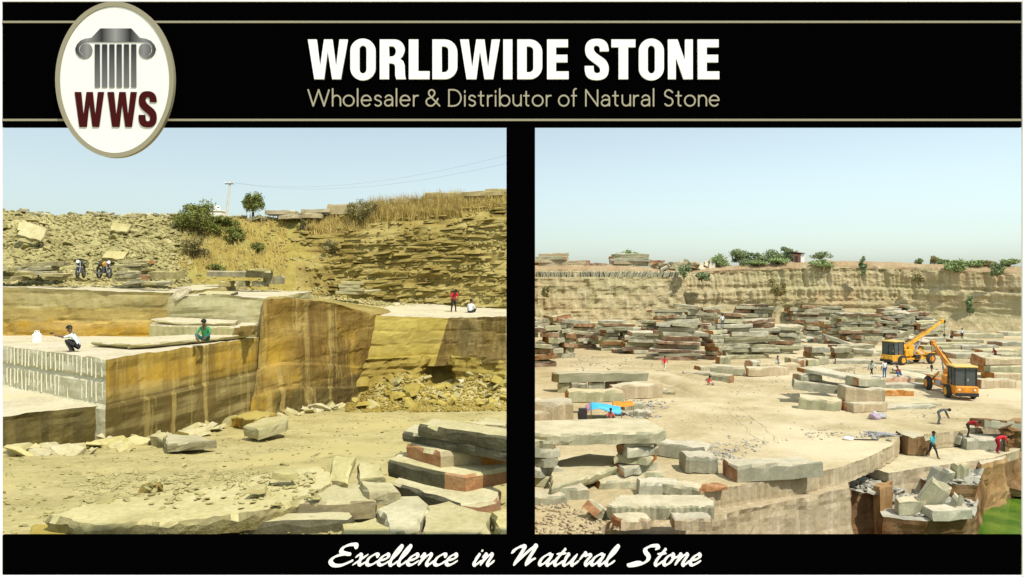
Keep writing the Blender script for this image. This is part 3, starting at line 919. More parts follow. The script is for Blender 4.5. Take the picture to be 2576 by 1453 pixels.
sign = empty('company_sign', (0, SD + .07, CZ - 3.2), 'large black company sign with two tall openings onto the quarry', 'sign')
S0 = sign.location.copy()
def s_box(name, x0, y0, x1, y1, out, back, mat, parent=sign, bev=.004):
    a, b = SP(x0, y0), SP(x1, y1)
    c = Vector(((a.x + b.x) / 2, SD + (back - out) / 2, (a.z + b.z) / 2))
    off = c - S0 - (parent.location if parent is not sign else Vector())
    return box(name, parent, (abs(b.x - a.x), back + out, abs(a.z - b.z)), off, mat, None, bev)
s_box('header_panel', 6, 6, 2570, 321, 0, .03, M['black'])
s_box('footer_panel', 6, 1346.5, 2570, 1447, 0, .03, M['black'])
s_box('centre_post', 1274, 321.6, 1346, 1346, 0, .03, M['black'])
s_box('side_post', -12, -6, 5, 1472, .004, .016, M['white'])
s_box('side_post', 2571.5, -6, 2590, 1472, .004, .016, M['white'])
s_box('edge_trim', 5.6, -8, 2571, 5.4, .004, .016, M['white'])
s_box('edge_trim', 5.6, 1447.6, 2571, 1462, .004, .016, M['white'])
for x in (640, 1310, 1960):
    s_box('foot', x - 30, 1462.5, x + 30, 1475, -.005, .10, M['iron'])
s_box('gold_rule', 6.4, 53.5, 2569, 59, .006, .001, M['gold'], bev=.001)
s_box('gold_rule', 6.4, 300, 2569, 305.5, .006, .001, M['gold'], bev=.001)

def plate(name, loops, out0, out1, mat, parent=sign):
    """flat raised shape with holes from outlines in photo units"""
    cu = bpy.data.curves.new(name, 'CURVE')
    cu.dimensions = '2D'; cu.fill_mode = 'BOTH'
    th = out1 - out0
    cu.extrude = th / 2
    for lp in loops:
        sp = cu.splines.new('POLY'); sp.points.add(len(lp) - 1)
        for q, (x, y) in zip(sp.points, lp): q.co = ((x - CX) * S_, -(y - HY) * S_, 0, 1)
        sp.use_cyclic_u = True
    tmp = bpy.data.objects.new(name, cu); COL.objects.link(tmp)
    dg = bpy.context.evaluated_depsgraph_get()
    me = bpy.data.meshes.new_from_object(tmp.evaluated_get(dg))
    bpy.data.objects.remove(tmp); bpy.data.curves.remove(cu)
    me.transform(Matrix.Translation((0, SD - (out0 + out1) / 2, CZ)) @ Matrix.Rotation(math.pi / 2, 4, 'X'))
    base = S0 + (parent.location if parent is not sign else Vector())
    bb = [Vector(v.co) for v in me.vertices]
    c = Vector(((min(v.x for v in bb) + max(v.x for v in bb)) / 2, SD, min(v.z for v in bb)))
    me.transform(Matrix.Translation(-c))
    me.materials.clear(); me.materials.append(mat)
    return link(name, me, parent, c - base)

def arc(cx, cy, rx, ry, a0, a1, n=10):
    return [(cx + rx * math.cos(R(a0 + (a1 - a0) * k / n)), cy - ry * math.sin(R(a0 + (a1 - a0) * k / n))) for k in range(n + 1)]
def rrect(x0, y0, x1, y1, rx, ry):
    return arc(x1 - rx, y0 + ry, rx, ry, 0, 90) + arc(x0 + rx, y0 + ry, rx, ry, 90, 180) + arc(x0 + rx, y1 - ry, rx, ry, 180, 270) + arc(x1 - rx, y1 - ry, rx, ry, 270, 360)
def round_pts(pts, corners=()):
    """Chaikin smoothing that keeps the listed corner indices sharp"""
    out = []
    n = len(pts)
    for i, p in enumerate(pts):
        if i in corners: out.append(p); continue
        a, b = pts[i - 1], pts[(i + 1) % n]
        out.append((p[0] * .75 + a[0] * .25, p[1] * .75 + a[1] * .25)); out.append((p[0] * .75 + b[0] * .25, p[1] * .75 + b[1] * .25))
    return out
GW = [(57, 57), (108, 57), (128, 222), (152, 57), (201, 57), (222, 222), (243, 57), (291, 57), (252, 291), (200, 291), (174, 128), (153, 291), (95, 291)]
GS = round_pts([(1828, 127), (1828, 110), (1820, 80), (1797, 58), (1757, 52), (1718, 58), (1694, 82), (1688, 112), (1692, 145), (1706, 168), (1735, 190), (1762, 209), (1776, 225), (1779, 238), (1775, 252), (1760, 257), (1745, 252), (1740, 238), (1739, 213), (1687, 213), (1687, 240), (1694, 270), (1716, 291), (1757, 298), (1798, 291), (1822, 270), (1829, 238), (1826, 206), (1812, 180), (1786, 160), (1757, 141), (1743, 125), (1739, 110), (1743, 97), (1757, 92), (1770, 96), (1776, 108), (1776, 127)], (0, 18, 19, 37))
GO = [rrect(307, 52, 455, 298, 74, 72), rrect(360, 93, 402, 257, 21, 26)]
GD = [[(790, 57)] + arc(862, 132, 75, 75, 90, 0) + arc(862, 216, 75, 75, 0, -90) + [(790, 291)],
      [(845, 98)] + arc(858, 122, 26, 24, 90, 0) + arc(858, 226, 26, 24, 0, -90) + [(845, 250)]]
GR = [[(480, 57)] + arc(566, 116, 61, 59, 90, -20) + [(614, 158), (600, 171), (618, 184), (626, 205), (628, 262), (634, 291), (577, 291), (571, 268), (571, 218), (566, 203), (552, 198), (535, 198), (535, 291), (480, 291)],
      [(535, 97)] + arc(553, 127, 22, 30, 90, -90) + [(535, 158)]]
GE = [(1465, 57), (1588, 57), (1588, 103), (1518, 103), (1518, 147), (1585, 147), (1585, 192), (1518, 192), (1518, 245), (1592, 245), (1592, 291), (1465, 291)]
GT = [(1844, 57), (1985, 57), (1985, 103), (1942, 103), (1942, 291), (1886, 291), (1886, 103), (1844, 103)]
GL = [(651, 57), (706, 57), (706, 244), (773, 244), (773, 291), (651, 291)]
GI = [(1207, 57), (1261, 57), (1261, 291), (1207, 291)]
GN = [(2177, 57), (2233, 57), (2278, 185), (2278, 57), (2323, 57), (2323, 291), (2268, 291), (2223, 165), (2223, 291), (2177, 291)]
KZ = 1.03804
def z8(p, dx=0): return ((780 + (p[0] + dx) * .44255) / KZ, (80 + p[1] * .44265) / KZ)
for loops, dx in (([GW], 0), (GO, 0), (GR, 0), ([GL], 0), (GD, 0), ([GW], 896), ([GI], 0), (GD, 500), ([GE], 0), ([GS], 0), ([GT], 0), (GO, 1698), ([GN], 0), ([GE], 887)):
    plate('title_letter', [[z8(p, dx) for p in lp] for lp in loops], .0, .02, M['white'])

# brush lettering: the union of round dabs along each stroke, outlined by marching squares
def dab_outline(strokes, res=.45):
    xs = [p[0] for s in strokes for p in s]; ys = [p[1] for s in strokes for p in s]
    x0, y0 = min(xs) - 14, min(ys) - 14
    nx, ny = int((max(xs) + 14 - x0) / res), int((max(ys) + 14 - y0) / res)
    f = np.full((ny, nx), 9.0)
    for s in strokes:
        for a, b in zip(s, s[1:]):
            n = max(2, int(math.hypot(b[0] - a[0], b[1] - a[1]) / .6))
            for k in range(n):
                t = k / n
                cx, cy, r = a[0] + (b[0] - a[0]) * t, a[1] + (b[1] - a[1]) * t, (a[2] + (b[2] - a[2]) * t) / 2
                i0, i1 = int((cx - r - 3 - x0) / res), int((cx + r + 3 - x0) / res) + 1
                j0, j1 = int((cy - r - 3 - y0) / res), int((cy + r + 3 - y0) / res) + 1
                gx = x0 + np.arange(i0, i1) * res; gy = y0 + np.arange(j0, j1) * res
                d = np.hypot(gx[None, :] - cx, gy[:, None] - cy) - r
                f[j0:j1, i0:i1] = np.minimum(f[j0:j1, i0:i1], d)
    nxt = {}
    ins = f < 0
    cells = np.argwhere((ins[:-1, :-1].astype(int) + ins[1:, :-1] + ins[:-1, 1:] + ins[1:, 1:]) % 4 != 0)
    def pt(e):
        j, i, v = e
        a = f[j, i]; b = f[j + 1, i] if v else f[j, i + 1]
        t = a / (a - b)
        return (x0 + (i + (0 if v else t)) * res, y0 + (j + (t if v else 0)) * res)
    for j, i in cells:
        T, B, L_, R_ = (j, i, 0), (j + 1, i, 0), (j, i, 1), (j, i + 1, 1)
        c = (ins[j, i], ins[j, i + 1], ins[j + 1, i + 1], ins[j + 1, i])
        es = [e for e, (p, q) in ((T, (0, 1)), (R_, (1, 2)), (B, (2, 3)), (L_, (3, 0))) if c[p] != c[q]]
        if len(es) == 2: prs = [tuple(es)]
        elif c[0]: prs = [(T, R_), (B, L_)]
        else: prs = [(T, L_), (B, R_)]
        for a, b in prs:
            nxt.setdefault(a, []).append(b); nxt.setdefault(b, []).append(a)
    loops, seen = [], set()
    for e in list(nxt):
        if e in seen: continue
        lp, prev, cur = [], None, e
        while cur not in seen:
            seen.add(cur); lp.append(pt(cur))
            nb = [q for q in nxt[cur] if q != prev and q not in seen]
            if not nb: break
            prev, cur = cur, nb[0]
        if len(lp) > 8: loops.append(lp[::2])
    return loops

# tagline: single-line letters
def ribbon(name, strokes, mat, parent=sign, out=.008, width=None):
    """strokes: lists of (x, y, w) in photo units -> flat raised strips, one mesh"""
    V, Fc = [], []
    for si, st in enumerate(strokes):
        n = len(st); o = len(V); f = out + si * .0004
        for i, (x, y, w) in enumerate(st):
            a = st[max(0, i - 1)]; b = st[min(n - 1, i + 1)]
            dx, dy = b[0] - a[0], b[1] - a[1]; l = math.hypot(dx, dy) or 1
            mit = 1.0
            if 0 < i < n - 1:
                d1 = (x - a[0], y - a[1]); d2 = (b[0] - x, b[1] - y)
                l1, l2 = math.hypot(*d1) or 1, math.hypot(*d2) or 1
                cosv = (d1[0] * d2[0] + d1[1] * d2[1]) / (l1 * l2)
                mit = min(2.2, 1 / max(.35, math.sqrt(max(0, (1 + cosv) / 2))))
            nx, ny = -dy / l * w / 2 * mit, dx / l * w / 2 * mit
            for ff in (f, -.0005):
                V.append(SP(x + nx, y + ny, ff)); V.append(SP(x - nx, y - ny, ff))
        for i in range(n - 1):
            a = o + i * 4; b = a + 4
            Fc += [[a, a + 1, b + 1, b], [a, b, b + 2, a + 2], [a + 1, a + 3, b + 3, b + 1]]
        Fc += [[o, o + 2, o + 3, o + 1], [o + 4 * n - 4, o + 4 * n - 3, o + 4 * n - 1, o + 4 * n - 2]]
    c = sum(V, Vector()) / len(V); c.y = SD
    base = S0 + (parent.location if parent is not sign else Vector())
    bm = bmesh.new()
    me = mesh(name, [v - c for v in V], Fc, [mat])
    bm.from_mesh(me); bmesh.ops.recalc_face_normals(bm, faces=bm.faces); bm.to_mesh(me); bm.free()
    return link(name, me, parent, c - base)

def A(cx, cy, rx, ry, a0, a1, n=14):        # arc in glyph space (y up)
    return [(cx + rx * math.cos(R(a0 + (a1 - a0) * k / n)), cy + ry * math.sin(R(a0 + (a1 - a0) * k / n))) for k in range(n + 1)]
MONO = {
    'W': (124, [[(0, 95), (30, 0), (62, 95), (94, 0), (124, 95)]]),
    'h': (50, [[(4, 0), (4, 102)], [(4, 32)] + A(27, 36, 23, 26, 170, 0) + [(50, 0)]]),
    'o': (64, [A(32, 31, 31, 31, 90, 450, 26)]),
    'l': (8, [[(4, 0), (4, 102)]]),
    'e': (60, [[(3, 33), (57, 33)] + A(30, 31, 28, 31, 5, 322, 22)]),
    's': (44, [[(40, 52)] + A(22, 46, 17, 16, 40, 200, 8) + [(20, 33)] + A(22, 16, 19, 16, 60, -150, 10)]),
    'a': (50, [[(6, 50)] + A(26, 42, 21, 21, 140, 0, 10) + [(47, 0)], A(25, 18, 23, 18, 350, 15, 4)[::-1][:0] + [(47, 37), (24, 36)] + A(22, 18, 20, 18, 90, 270, 10) + [(36, 4), (47, 18)]]),
    'r': (30, [[(4, 0), (4, 63)], [(4, 34)] + A(26, 38, 22, 23, 170, 75, 8)]),
    '&': (84, [[(84, 0), (20, 66)] + A(36, 76, 18, 19, 215, -35, 12) + [(42, 55), (18, 44)] + A(30, 24, 27, 24, 130, 300, 12) + [(62, 20), (74, 44)]]),
    'D': (78, [[(4, 0), (4, 95), (28, 95)] + A(30, 47.5, 46, 47.5, 88, -88, 16) + [(28, 0), (0, 0)]]),
    'i': (8, [[(4, 0), (4, 63)], [(4, 80), (4, 90)]]),
    't': (34, [[(14, 84), (14, 16)] + A(27, 15, 13, 14, 180, 285, 6), [(0, 60), (32, 60)]]),
    'b': (64, [[(4, 0), (4, 102)], A(34, 31, 29, 31, 90, 450, 24)]),
    'u': (50, [[(4, 63)] + A(27, 26, 23, 25, 180, 345, 10) , [(50, 63), (50, 0)]]),
    'f': (34, [[(12, 0), (12, 82)] + A(26, 84, 14, 17, 180, 80, 7), [(0, 60), (30, 60)]]),
    'N': (76, [[(4, 0), (4, 95), (72, 0), (72, 95)]]),
    'S': (58, [[(53, 80)] + A(30, 71, 22, 23, 35, 205, 10) + [(28, 50)] + A(30, 25, 25, 24, 55, -150, 12)]),
    'n': (50, [[(4, 0), (4, 63)], [(4, 32)] + A(27, 36, 23, 26, 170, 0) + [(50, 0)]]),
}
for word, x0, x1 in (('Wholesaler', 57, 705), ('&', 750, 832), ('Distributor', 883, 1488), ('of', 1533, 1643), ('Natural', 1690, 2097), ('Stone', 2152, 2480)):
    gap = 17
    tot = sum(MONO[c][0] for c in word) + gap * (len(word) - 1)
    k = (x1 - x0) / tot
    x = x0
    for c in word:
        adv, st = MONO[c]
        strokes = []
        for s in st:
            pts = [z8((x + gx * k, 447 - gy)) for gx, gy in s]
            strokes.append([(a, b, 3.7) for a, b in pts])
        plate('tagline_letter', dab_outline(strokes, .35), .0, .01, M['tagline'])
        x += (adv + gap) * k

# script line: broad-nib strokes
def curve_pts(ctrl, n=7):
    out = []
    p = [ctrl[0]] + list(ctrl) + [ctrl[-1]]
    for i in range(1, len(p) - 2):
        for q in range(n):
            t = q / n
            f = lambda a, b, c, d: .5 * (2 * b + (c - a) * t + (2 * a - 5 * b + 4 * c - d) * t * t + (3 * b - a - 3 * c + d) * t ** 3)
            out.append((f(p[i - 1][0], p[i][0], p[i + 1][0], p[i + 2][0]), f(p[i - 1][1], p[i][1], p[i + 1][1], p[i + 2][1])))
    out.append(ctrl[-1])
    return out
SCR = {   # upright skeletons, x-height 1, slanted afterwards
    'E': (1.55, [[(1.35, 1.55), (1.25, 1.85), (.85, 1.85), (.5, 1.6), (.5, 1.2), (.95, 1.02), (1.1, 1.0), (.7, 1.0), (.2, .75), (.05, .35), (.35, 0), (.85, -.02), (1.35, .3), (1.5, .45)]]),
    'x': (.85, [[(.05, .7), (.25, .98), (.4, .8), (.45, .2), (.6, .02), (.85, .3)], [(.8, .98), (.45, .5), (.05, .0)]]),
    'c': (.78, [[(.62, .72), (.6, .95), (.4, .98), (.12, .65), (.1, .2), (.3, .0), (.55, .1), (.8, .42)]]),
    'e': (.78, [[(.1, .42), (.45, .55), (.58, .8), (.45, 1.0), (.18, .75), (.08, .3), (.25, .02), (.5, .08), (.8, .42)]]),
    'l': (.58, [[(.05, .4), (.35, 1.1), (.42, 1.65), (.3, 1.7), (.14, 1.1), (.08, .3), (.2, .0), (.38, .1), (.6, .42)]]),
    'n': (1.02, [[(.0, .72), (.18, .98), (.2, .7), (.1, .0)], [(.12, .2), (.35, .75), (.6, 1.0), (.68, .8), (.6, .25), (.7, .0), (.85, .12), (1.04, .42)]]),
    'i': (.55, [[(.05, .5), (.22, .98), (.16, .6), (.1, .2), (.22, .0), (.38, .12), (.58, .42)], [(.28, 1.26), (.36, 1.36)]]),
    'N': (1.75, [[(-.25, 1.1), (-.1, 1.45), (.15, 1.68), (.38, 1.7), (.42, 1.45), (.33, .7), (.22, .0)], [(.2, .05), (.5, .7), (.85, 1.4), (1.1, 1.75), (1.12, 1.4), (1.02, .6), (1.0, -.02)], [(1.0, -.02), (1.25, .45), (1.45, .62)]]),
    'a': (.95, [[(.66, .85), (.45, 1.0), (.15, .68), (.08, .25), (.22, .02), (.45, .25), (.7, .9)], [(.72, .98), (.6, .35), (.66, .02), (.8, .1), (.98, .42)]]),
    't': (.62, [[(.05, .42), (.3, 1.0), (.42, 1.45), (.22, .8), (.12, .25), (.24, .0), (.42, .12), (.64, .42)], [(.02, 1.0), (.6, 1.08)]]),
    'u': (1.0, [[(.02, .6), (.16, .98), (.1, .5), (.1, .12), (.25, .0), (.48, .3), (.7, .95)], [(.72, .98), (.6, .35), (.68, .02), (.82, .1), (1.02, .42)]]),
    'r': (.8, [[(.02, .5), (.2, 1.08), (.3, .9), (.52, .95), (.62, .82), (.5, .3), (.58, .02), (.7, .12), (.82, .42)]]),
    'S': (1.6, [[(1.32, 1.42), (1.42, 1.62), (1.25, 1.76), (.85, 1.72), (.6, 1.45), (.72, 1.15), (1.0, .85), (1.08, .5), (.9, .2), (.5, .02), (.1, -.04), (-.2, .02)], [(-.15, .04), (.35, .22), (.8, .16)]]),
    'o': (.85, [[(.5, .98), (.2, .8), (.08, .35), (.22, .02), (.48, .15), (.62, .6), (.5, .98), (.6, .7), (.88, .72)]]),
}
def z7(x, y): return ((840 + x * .40373) / KZ, (1400 + y * .40299) / KZ)
for word, x0, x1 in (('Excellence', 52, 908), ('in', 980, 1140), ('Natural', 1228, 1925), ('Stone', 2003, 2478)):
    tot = sum(SCR[c][0] for c in word) + .35
    k = (x1 - x0) / tot
    x, strokes = 0.0, []
    for c in word:
        adv, st = SCR[c]
        for s in st:
            pts = [((x + gx) * k + gy * 73 * .42 + x0 - 8, 188 - gy * 71) for gx, gy in curve_pts(s)]
            w = []
            for i, (a, b) in enumerate(pts):
                p, q = pts[max(0, i - 1)], pts[min(len(pts) - 1, i + 1)]
                ang = math.atan2(-(q[1] - p[1]), q[0] - p[0])
                big = 1.25 if c in 'ENS' else 1.0
                ww = (8 + 15 * abs(math.sin(ang - R(28)))) * big
                e = min(i, len(pts) - 1 - i)
                w.append(ww * (.45 + .55 * min(1, e / 3)))
            strokes.append([(*z7(a, b), ww * .40) for (a, b), ww in zip(pts, w)])
        x += adv
    plate('script_word', dab_outline(strokes), .0, .012, M['white'])

# oval emblem
LX, LY = 295.5, 204.5
def oval(rx, ry, n=72): return [(LX + rx * math.cos(2 * math.pi * k / n), LY + ry * math.sin(2 * math.pi * k / n)) for k in range(n)]
plaque = plate('emblem_plaque', [oval(137, 183)], .012, .05, M['cream'])
plate('plaque_rim', [oval(148, 195), oval(137.3, 183.3)], .008, .058, M['gold'], plaque)
def z9(x, y): return ((140 + x * .29591) / KZ, (0 + y * .29594) / KZ)
cap = [(440, 270), (710, 270), (785, 352)] + [(840, 360), (880, 378), (910, 410), (926, 450), (915, 490), (890, 520), (850, 534), (810, 525), (785, 500), (776, 465), (782, 430), (800, 408), (835, 402), (868, 412), (884, 440), (882, 470), (862, 494), (832, 500), (842, 507), (872, 500), (893, 470), (894, 436), (878, 405), (850, 390), (815, 386), (330, 386), (297, 390), (268, 405), (252, 436), (253, 470), (274, 500), (303, 507), (313, 500), (283, 494), (263, 470), (261, 440), (277, 412), (310, 402), (345, 408), (363, 430), (369, 465), (360, 500), (335, 525), (295, 534), (255, 520), (230, 490), (219, 450), (235, 410), (265, 378), (305, 360), (362, 352)]
plate('column_capital', [[z9(*p) for p in cap]], .0505, .058, M['cap_print'], plaque)
for k in range(6):
    x = 391 + k * 63.8
    plate('column_flute', [[z9(x, 409), z9(x + 43, 409), z9(x + 43, 785), z9(x, 785)]], .0505, .058, M['flute_print'], plaque)
def logo_w(p, ox): return z9(ox + (p[0] - 57) * 256 / 234, 827 + (p[1] - 57) * 305 / 234)
plate('emblem_letter', [[logo_w(p, 215) for p in GW]], .0505, .060, M['maroon'], plaque)
plate('emblem_letter', [[logo_w(p, 502) for p in GW]], .0505, .060, M['maroon'], plaque)
plate('emblem_letter', [[z9(775 + (p[0] - 1687) * 158 / 142, 818 + (p[1] - 52) * 320 / 246) for p in GS]], .0505, .060, M['maroon'], plaque)
# ------------------------------------------------------------------ left quarry: stones
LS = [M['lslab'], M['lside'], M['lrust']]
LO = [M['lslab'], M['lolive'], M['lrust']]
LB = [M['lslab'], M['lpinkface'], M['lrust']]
LY_ = [M['lyellow'], M['lochre'], M['lochre']]
def left_stone(name, pts, thick, label, mats=LS, cat='stone block', group=None, **kw):
    o = poly_slab(name, pts, thick, mats, **kw)
    return tag(o, label, cat, group)

# big foreground slab
hh = 3.62
big = [(113, 1298), (190, 1272), (330, 1250), (520, 1225), (640, 1195), (720, 1178), (800, 1176), (845, 1188), (852, 1203), (800, 1240), (720, 1268), (640, 1290), (520, 1306), (400, 1316), (280, 1322), (180, 1318)]
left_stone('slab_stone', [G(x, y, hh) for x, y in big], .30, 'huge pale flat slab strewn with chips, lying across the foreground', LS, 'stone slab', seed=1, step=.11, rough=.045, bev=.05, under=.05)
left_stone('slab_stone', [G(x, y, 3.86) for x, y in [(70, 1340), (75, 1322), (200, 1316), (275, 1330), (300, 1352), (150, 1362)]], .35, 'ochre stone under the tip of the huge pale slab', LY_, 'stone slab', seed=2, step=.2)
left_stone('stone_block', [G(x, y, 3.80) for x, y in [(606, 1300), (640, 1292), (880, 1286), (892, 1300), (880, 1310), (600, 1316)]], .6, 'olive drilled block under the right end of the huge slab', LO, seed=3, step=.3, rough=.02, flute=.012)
left_stone('stone_block', [G(x, y, 3.66) for x, y in [(708, 1262), (770, 1222), (900, 1214), (948, 1224), (942, 1262), (820, 1264)]], .30, 'cream block with smooth buff front beside the huge slab', LB, seed=4, step=.3, rough=.02)
# leaning slabs behind it
left_stone('slab_stone', [P(838, 1148, 14.0), P(896, 1150, 13.6), P(872, 1214, 12.6), P(822, 1210, 13.0)], .12, 'thin slab leaning against the blocks beside the huge slab', LS, 'stone slab', seed=5, step=.3, rough=.02)
left_stone('slab_stone', [P(898, 1165, 13.9), P(960, 1172, 13.8), P(968, 1200, 12.9), P(905, 1206, 12.8)], .14, 'tilted grey slab in the heap beside the leaning thin slab', LS, 'stone slab', seed=6, step=.3, rough=.03)
left_stone('stone_block', [P(905, 1212, 12.6), P(985, 1214, 12.6), P(1010, 1238, 12.1), P(930, 1240, 11.9)], .22, 'pale flat stone in the heap below the leaning slab', LS, seed=7, step=.25, rough=.04)
# stacked blocks on the right, lowest first
def stack(pts, hh, th, label, mats, seed, idx=None, **kw):
    return left_stone('stone_block', [G(x, y, hh) for x, y in pts], th, label, mats, seed=seed, side_idx=idx, step=.22, rough=.025, group=None, **kw)
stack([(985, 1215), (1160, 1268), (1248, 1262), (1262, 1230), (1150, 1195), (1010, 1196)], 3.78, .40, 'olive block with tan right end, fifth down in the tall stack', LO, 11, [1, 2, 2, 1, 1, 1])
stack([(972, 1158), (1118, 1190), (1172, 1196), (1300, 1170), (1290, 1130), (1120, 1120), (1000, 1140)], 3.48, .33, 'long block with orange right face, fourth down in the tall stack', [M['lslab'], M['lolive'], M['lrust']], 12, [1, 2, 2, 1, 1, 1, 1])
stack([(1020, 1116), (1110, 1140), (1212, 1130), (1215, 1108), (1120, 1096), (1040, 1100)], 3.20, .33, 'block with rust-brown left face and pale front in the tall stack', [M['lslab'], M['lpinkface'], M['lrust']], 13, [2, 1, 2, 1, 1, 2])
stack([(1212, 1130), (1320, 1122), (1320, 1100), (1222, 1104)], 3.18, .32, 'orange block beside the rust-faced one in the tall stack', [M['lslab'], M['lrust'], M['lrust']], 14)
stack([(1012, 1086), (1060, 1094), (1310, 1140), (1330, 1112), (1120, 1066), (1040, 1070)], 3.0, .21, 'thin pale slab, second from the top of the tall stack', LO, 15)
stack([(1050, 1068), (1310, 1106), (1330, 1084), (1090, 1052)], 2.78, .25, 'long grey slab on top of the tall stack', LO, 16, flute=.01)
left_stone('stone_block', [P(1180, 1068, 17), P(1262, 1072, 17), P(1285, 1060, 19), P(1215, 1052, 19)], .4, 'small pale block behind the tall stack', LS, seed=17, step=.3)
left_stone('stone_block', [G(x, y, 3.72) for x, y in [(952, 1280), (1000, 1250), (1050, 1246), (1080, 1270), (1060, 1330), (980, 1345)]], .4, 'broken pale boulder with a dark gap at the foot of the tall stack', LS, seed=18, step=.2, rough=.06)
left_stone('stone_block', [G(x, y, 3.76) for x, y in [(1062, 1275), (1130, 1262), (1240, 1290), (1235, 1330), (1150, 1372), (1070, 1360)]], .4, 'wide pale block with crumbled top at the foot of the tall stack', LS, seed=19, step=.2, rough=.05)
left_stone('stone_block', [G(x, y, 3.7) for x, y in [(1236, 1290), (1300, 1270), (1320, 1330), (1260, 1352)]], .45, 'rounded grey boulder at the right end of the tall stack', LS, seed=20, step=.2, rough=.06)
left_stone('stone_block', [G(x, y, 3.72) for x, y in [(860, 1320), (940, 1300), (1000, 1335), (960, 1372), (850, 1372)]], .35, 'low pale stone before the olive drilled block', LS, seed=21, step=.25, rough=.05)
left_stone('stone_block', [G(x, y, 3.85) for x, y in [(1150, 1352), (1200, 1325), (1262, 1372), (1120, 1390)]], .35, 'pointed pale stone before the tall stack', LS, seed=22, step=.25, rough=.04)
# blocks lying on the quarry ground further back
left_stone('slab_stone', [P(614, 1072, 28.5), P(660, 1052, 30.2), P(724, 1046, 30.2), P(722, 1062, 28.8), P(650, 1082, 27.4)], .42, 'bluish grey slab lying on the bare ground', [M['lslab'], M['lgrey'], M['lgrey']], 'stone slab', seed=23, step=.3)
left_stone('slab_stone', [P(580, 1050, 32.5), P(640, 1032, 34), P(690, 1040, 33), P(640, 1056, 31)], .5, 'rough ochre slab behind the bluish grey slab', LY_, 'stone slab', seed=24, step=.3, rough=.1)
left_stone('slab_stone', [P(412, 1103, 24.6), P(425, 1092, 26), P(500, 1096, 25.6), P(542, 1108, 24.2), P(500, 1112, 23.6), P(420, 1118, 23.4)], .28, 'long pale plank of stone on the bare ground', LS, 'stone slab', seed=25, step=.3)
left_stone('stone_block', [P(375, 1098, 26.4), P(400, 1082, 27.6), P(428, 1092, 26.6), P(412, 1112, 25.6)], .6, 'rounded broken block among the rocks under the bench', LS, seed=26, step=.2, rough=.1)
# thin slab lifted off the middle bench and low pale blocks behind it
left_stone('slab_stone', [G(x, y, 2.66) for x, y in [(228, 860), (330, 850), (480, 842), (616, 838), (626, 841), (560, 848), (450, 858), (330, 867)]], .2, 'broad thin slab split off the bench under the man in green', [M['ltop'], M['lgrey'], M['lgrey']], 'stone slab', seed=27, step=.35, under=.18)
left_stone('stone_block', [P(376, 818, 35.0), P(596, 824, 34.6), P(604, 818, 36.2), P(384, 812, 36.4)], .62, 'low pale fluted block behind the man in green', [M['ltop'], M['lgrey'], M['lgrey']], seed=28, step=.16, rough=.02, flute=.02)
left_stone('slab_stone', [P(380, 803, 35.4), P(420, 798, 36.2), P(600, 806, 36.2), P(590, 813, 35.2), P(440, 812, 35.0)], .16, 'thin shelf of stone above the low fluted block', [M['ltop'], M['lgrey'], M['lgrey']], 'stone slab', seed=29, step=.3, under=.1)
left_stone('stone_block', [P(590, 822, 34.4), P(652, 818, 34.4), P(650, 812, 35.6), P(606, 812, 35.6)], .5, 'broken brown block at the end of the low fluted block', [M['ltop'], M['lbrown'], M['lbrown']], seed=30, step=.2, rough=.08, under=.1)
left_stone('slab_stone', [P(424, 752, 36.4), P(446, 730, 36.4), P(480, 722, 36.8), P(478, 728, 36.1), P(444, 748, 36.0)], .2, 'curved white offcut leaning on the edge of the upper ledge', [M['ltop'], M['ltop'], M['ltop']], 'stone slab', seed=31, step=.2)
left_stone('slab_stone', [P(500, 740, 37.6), P(520, 732, 39), P(600, 734, 39), P(580, 742, 37.6)], .16, 'flat dark-edged slab lying on the upper ledge', LO, 'stone slab', seed=32, step=.3)

# white drill channels on the grey end of the middle bench
def drill_marks():
    n = 23
    bm = bmesh.new(); bm_tube(bm, (0, 0, 0), (0, 0, -1), .022, 6)
    me = bm_mesh('drill_channel', bm, [M['chalk']])
    host = [o for o in bpy.data.objects if o.name == 'middle_bench'][0]
    nr = Vector((e1.y - e0.y, e0.x - e1.x, 0)).normalized()
    if nr.y > 0: nr = -nr
    for k in range(n):
        t = .03 + k * .0415 + rnd.uniform(-.005, .005)
        p = e0.lerp(e1, t)
        for z0, ln, out in ((.03, rnd.uniform(.62, .72), .0), (.93, rnd.uniform(.5, .85), .0)):
            q = p + nr * (out + rnd.uniform(-.01, .03)) - Vector((0, 0, z0))
            link('drill_channel', me, host, q, (rnd.uniform(-.02, .02), rnd.uniform(-.03, .03), 0), (1, 1, ln))
drill_marks()

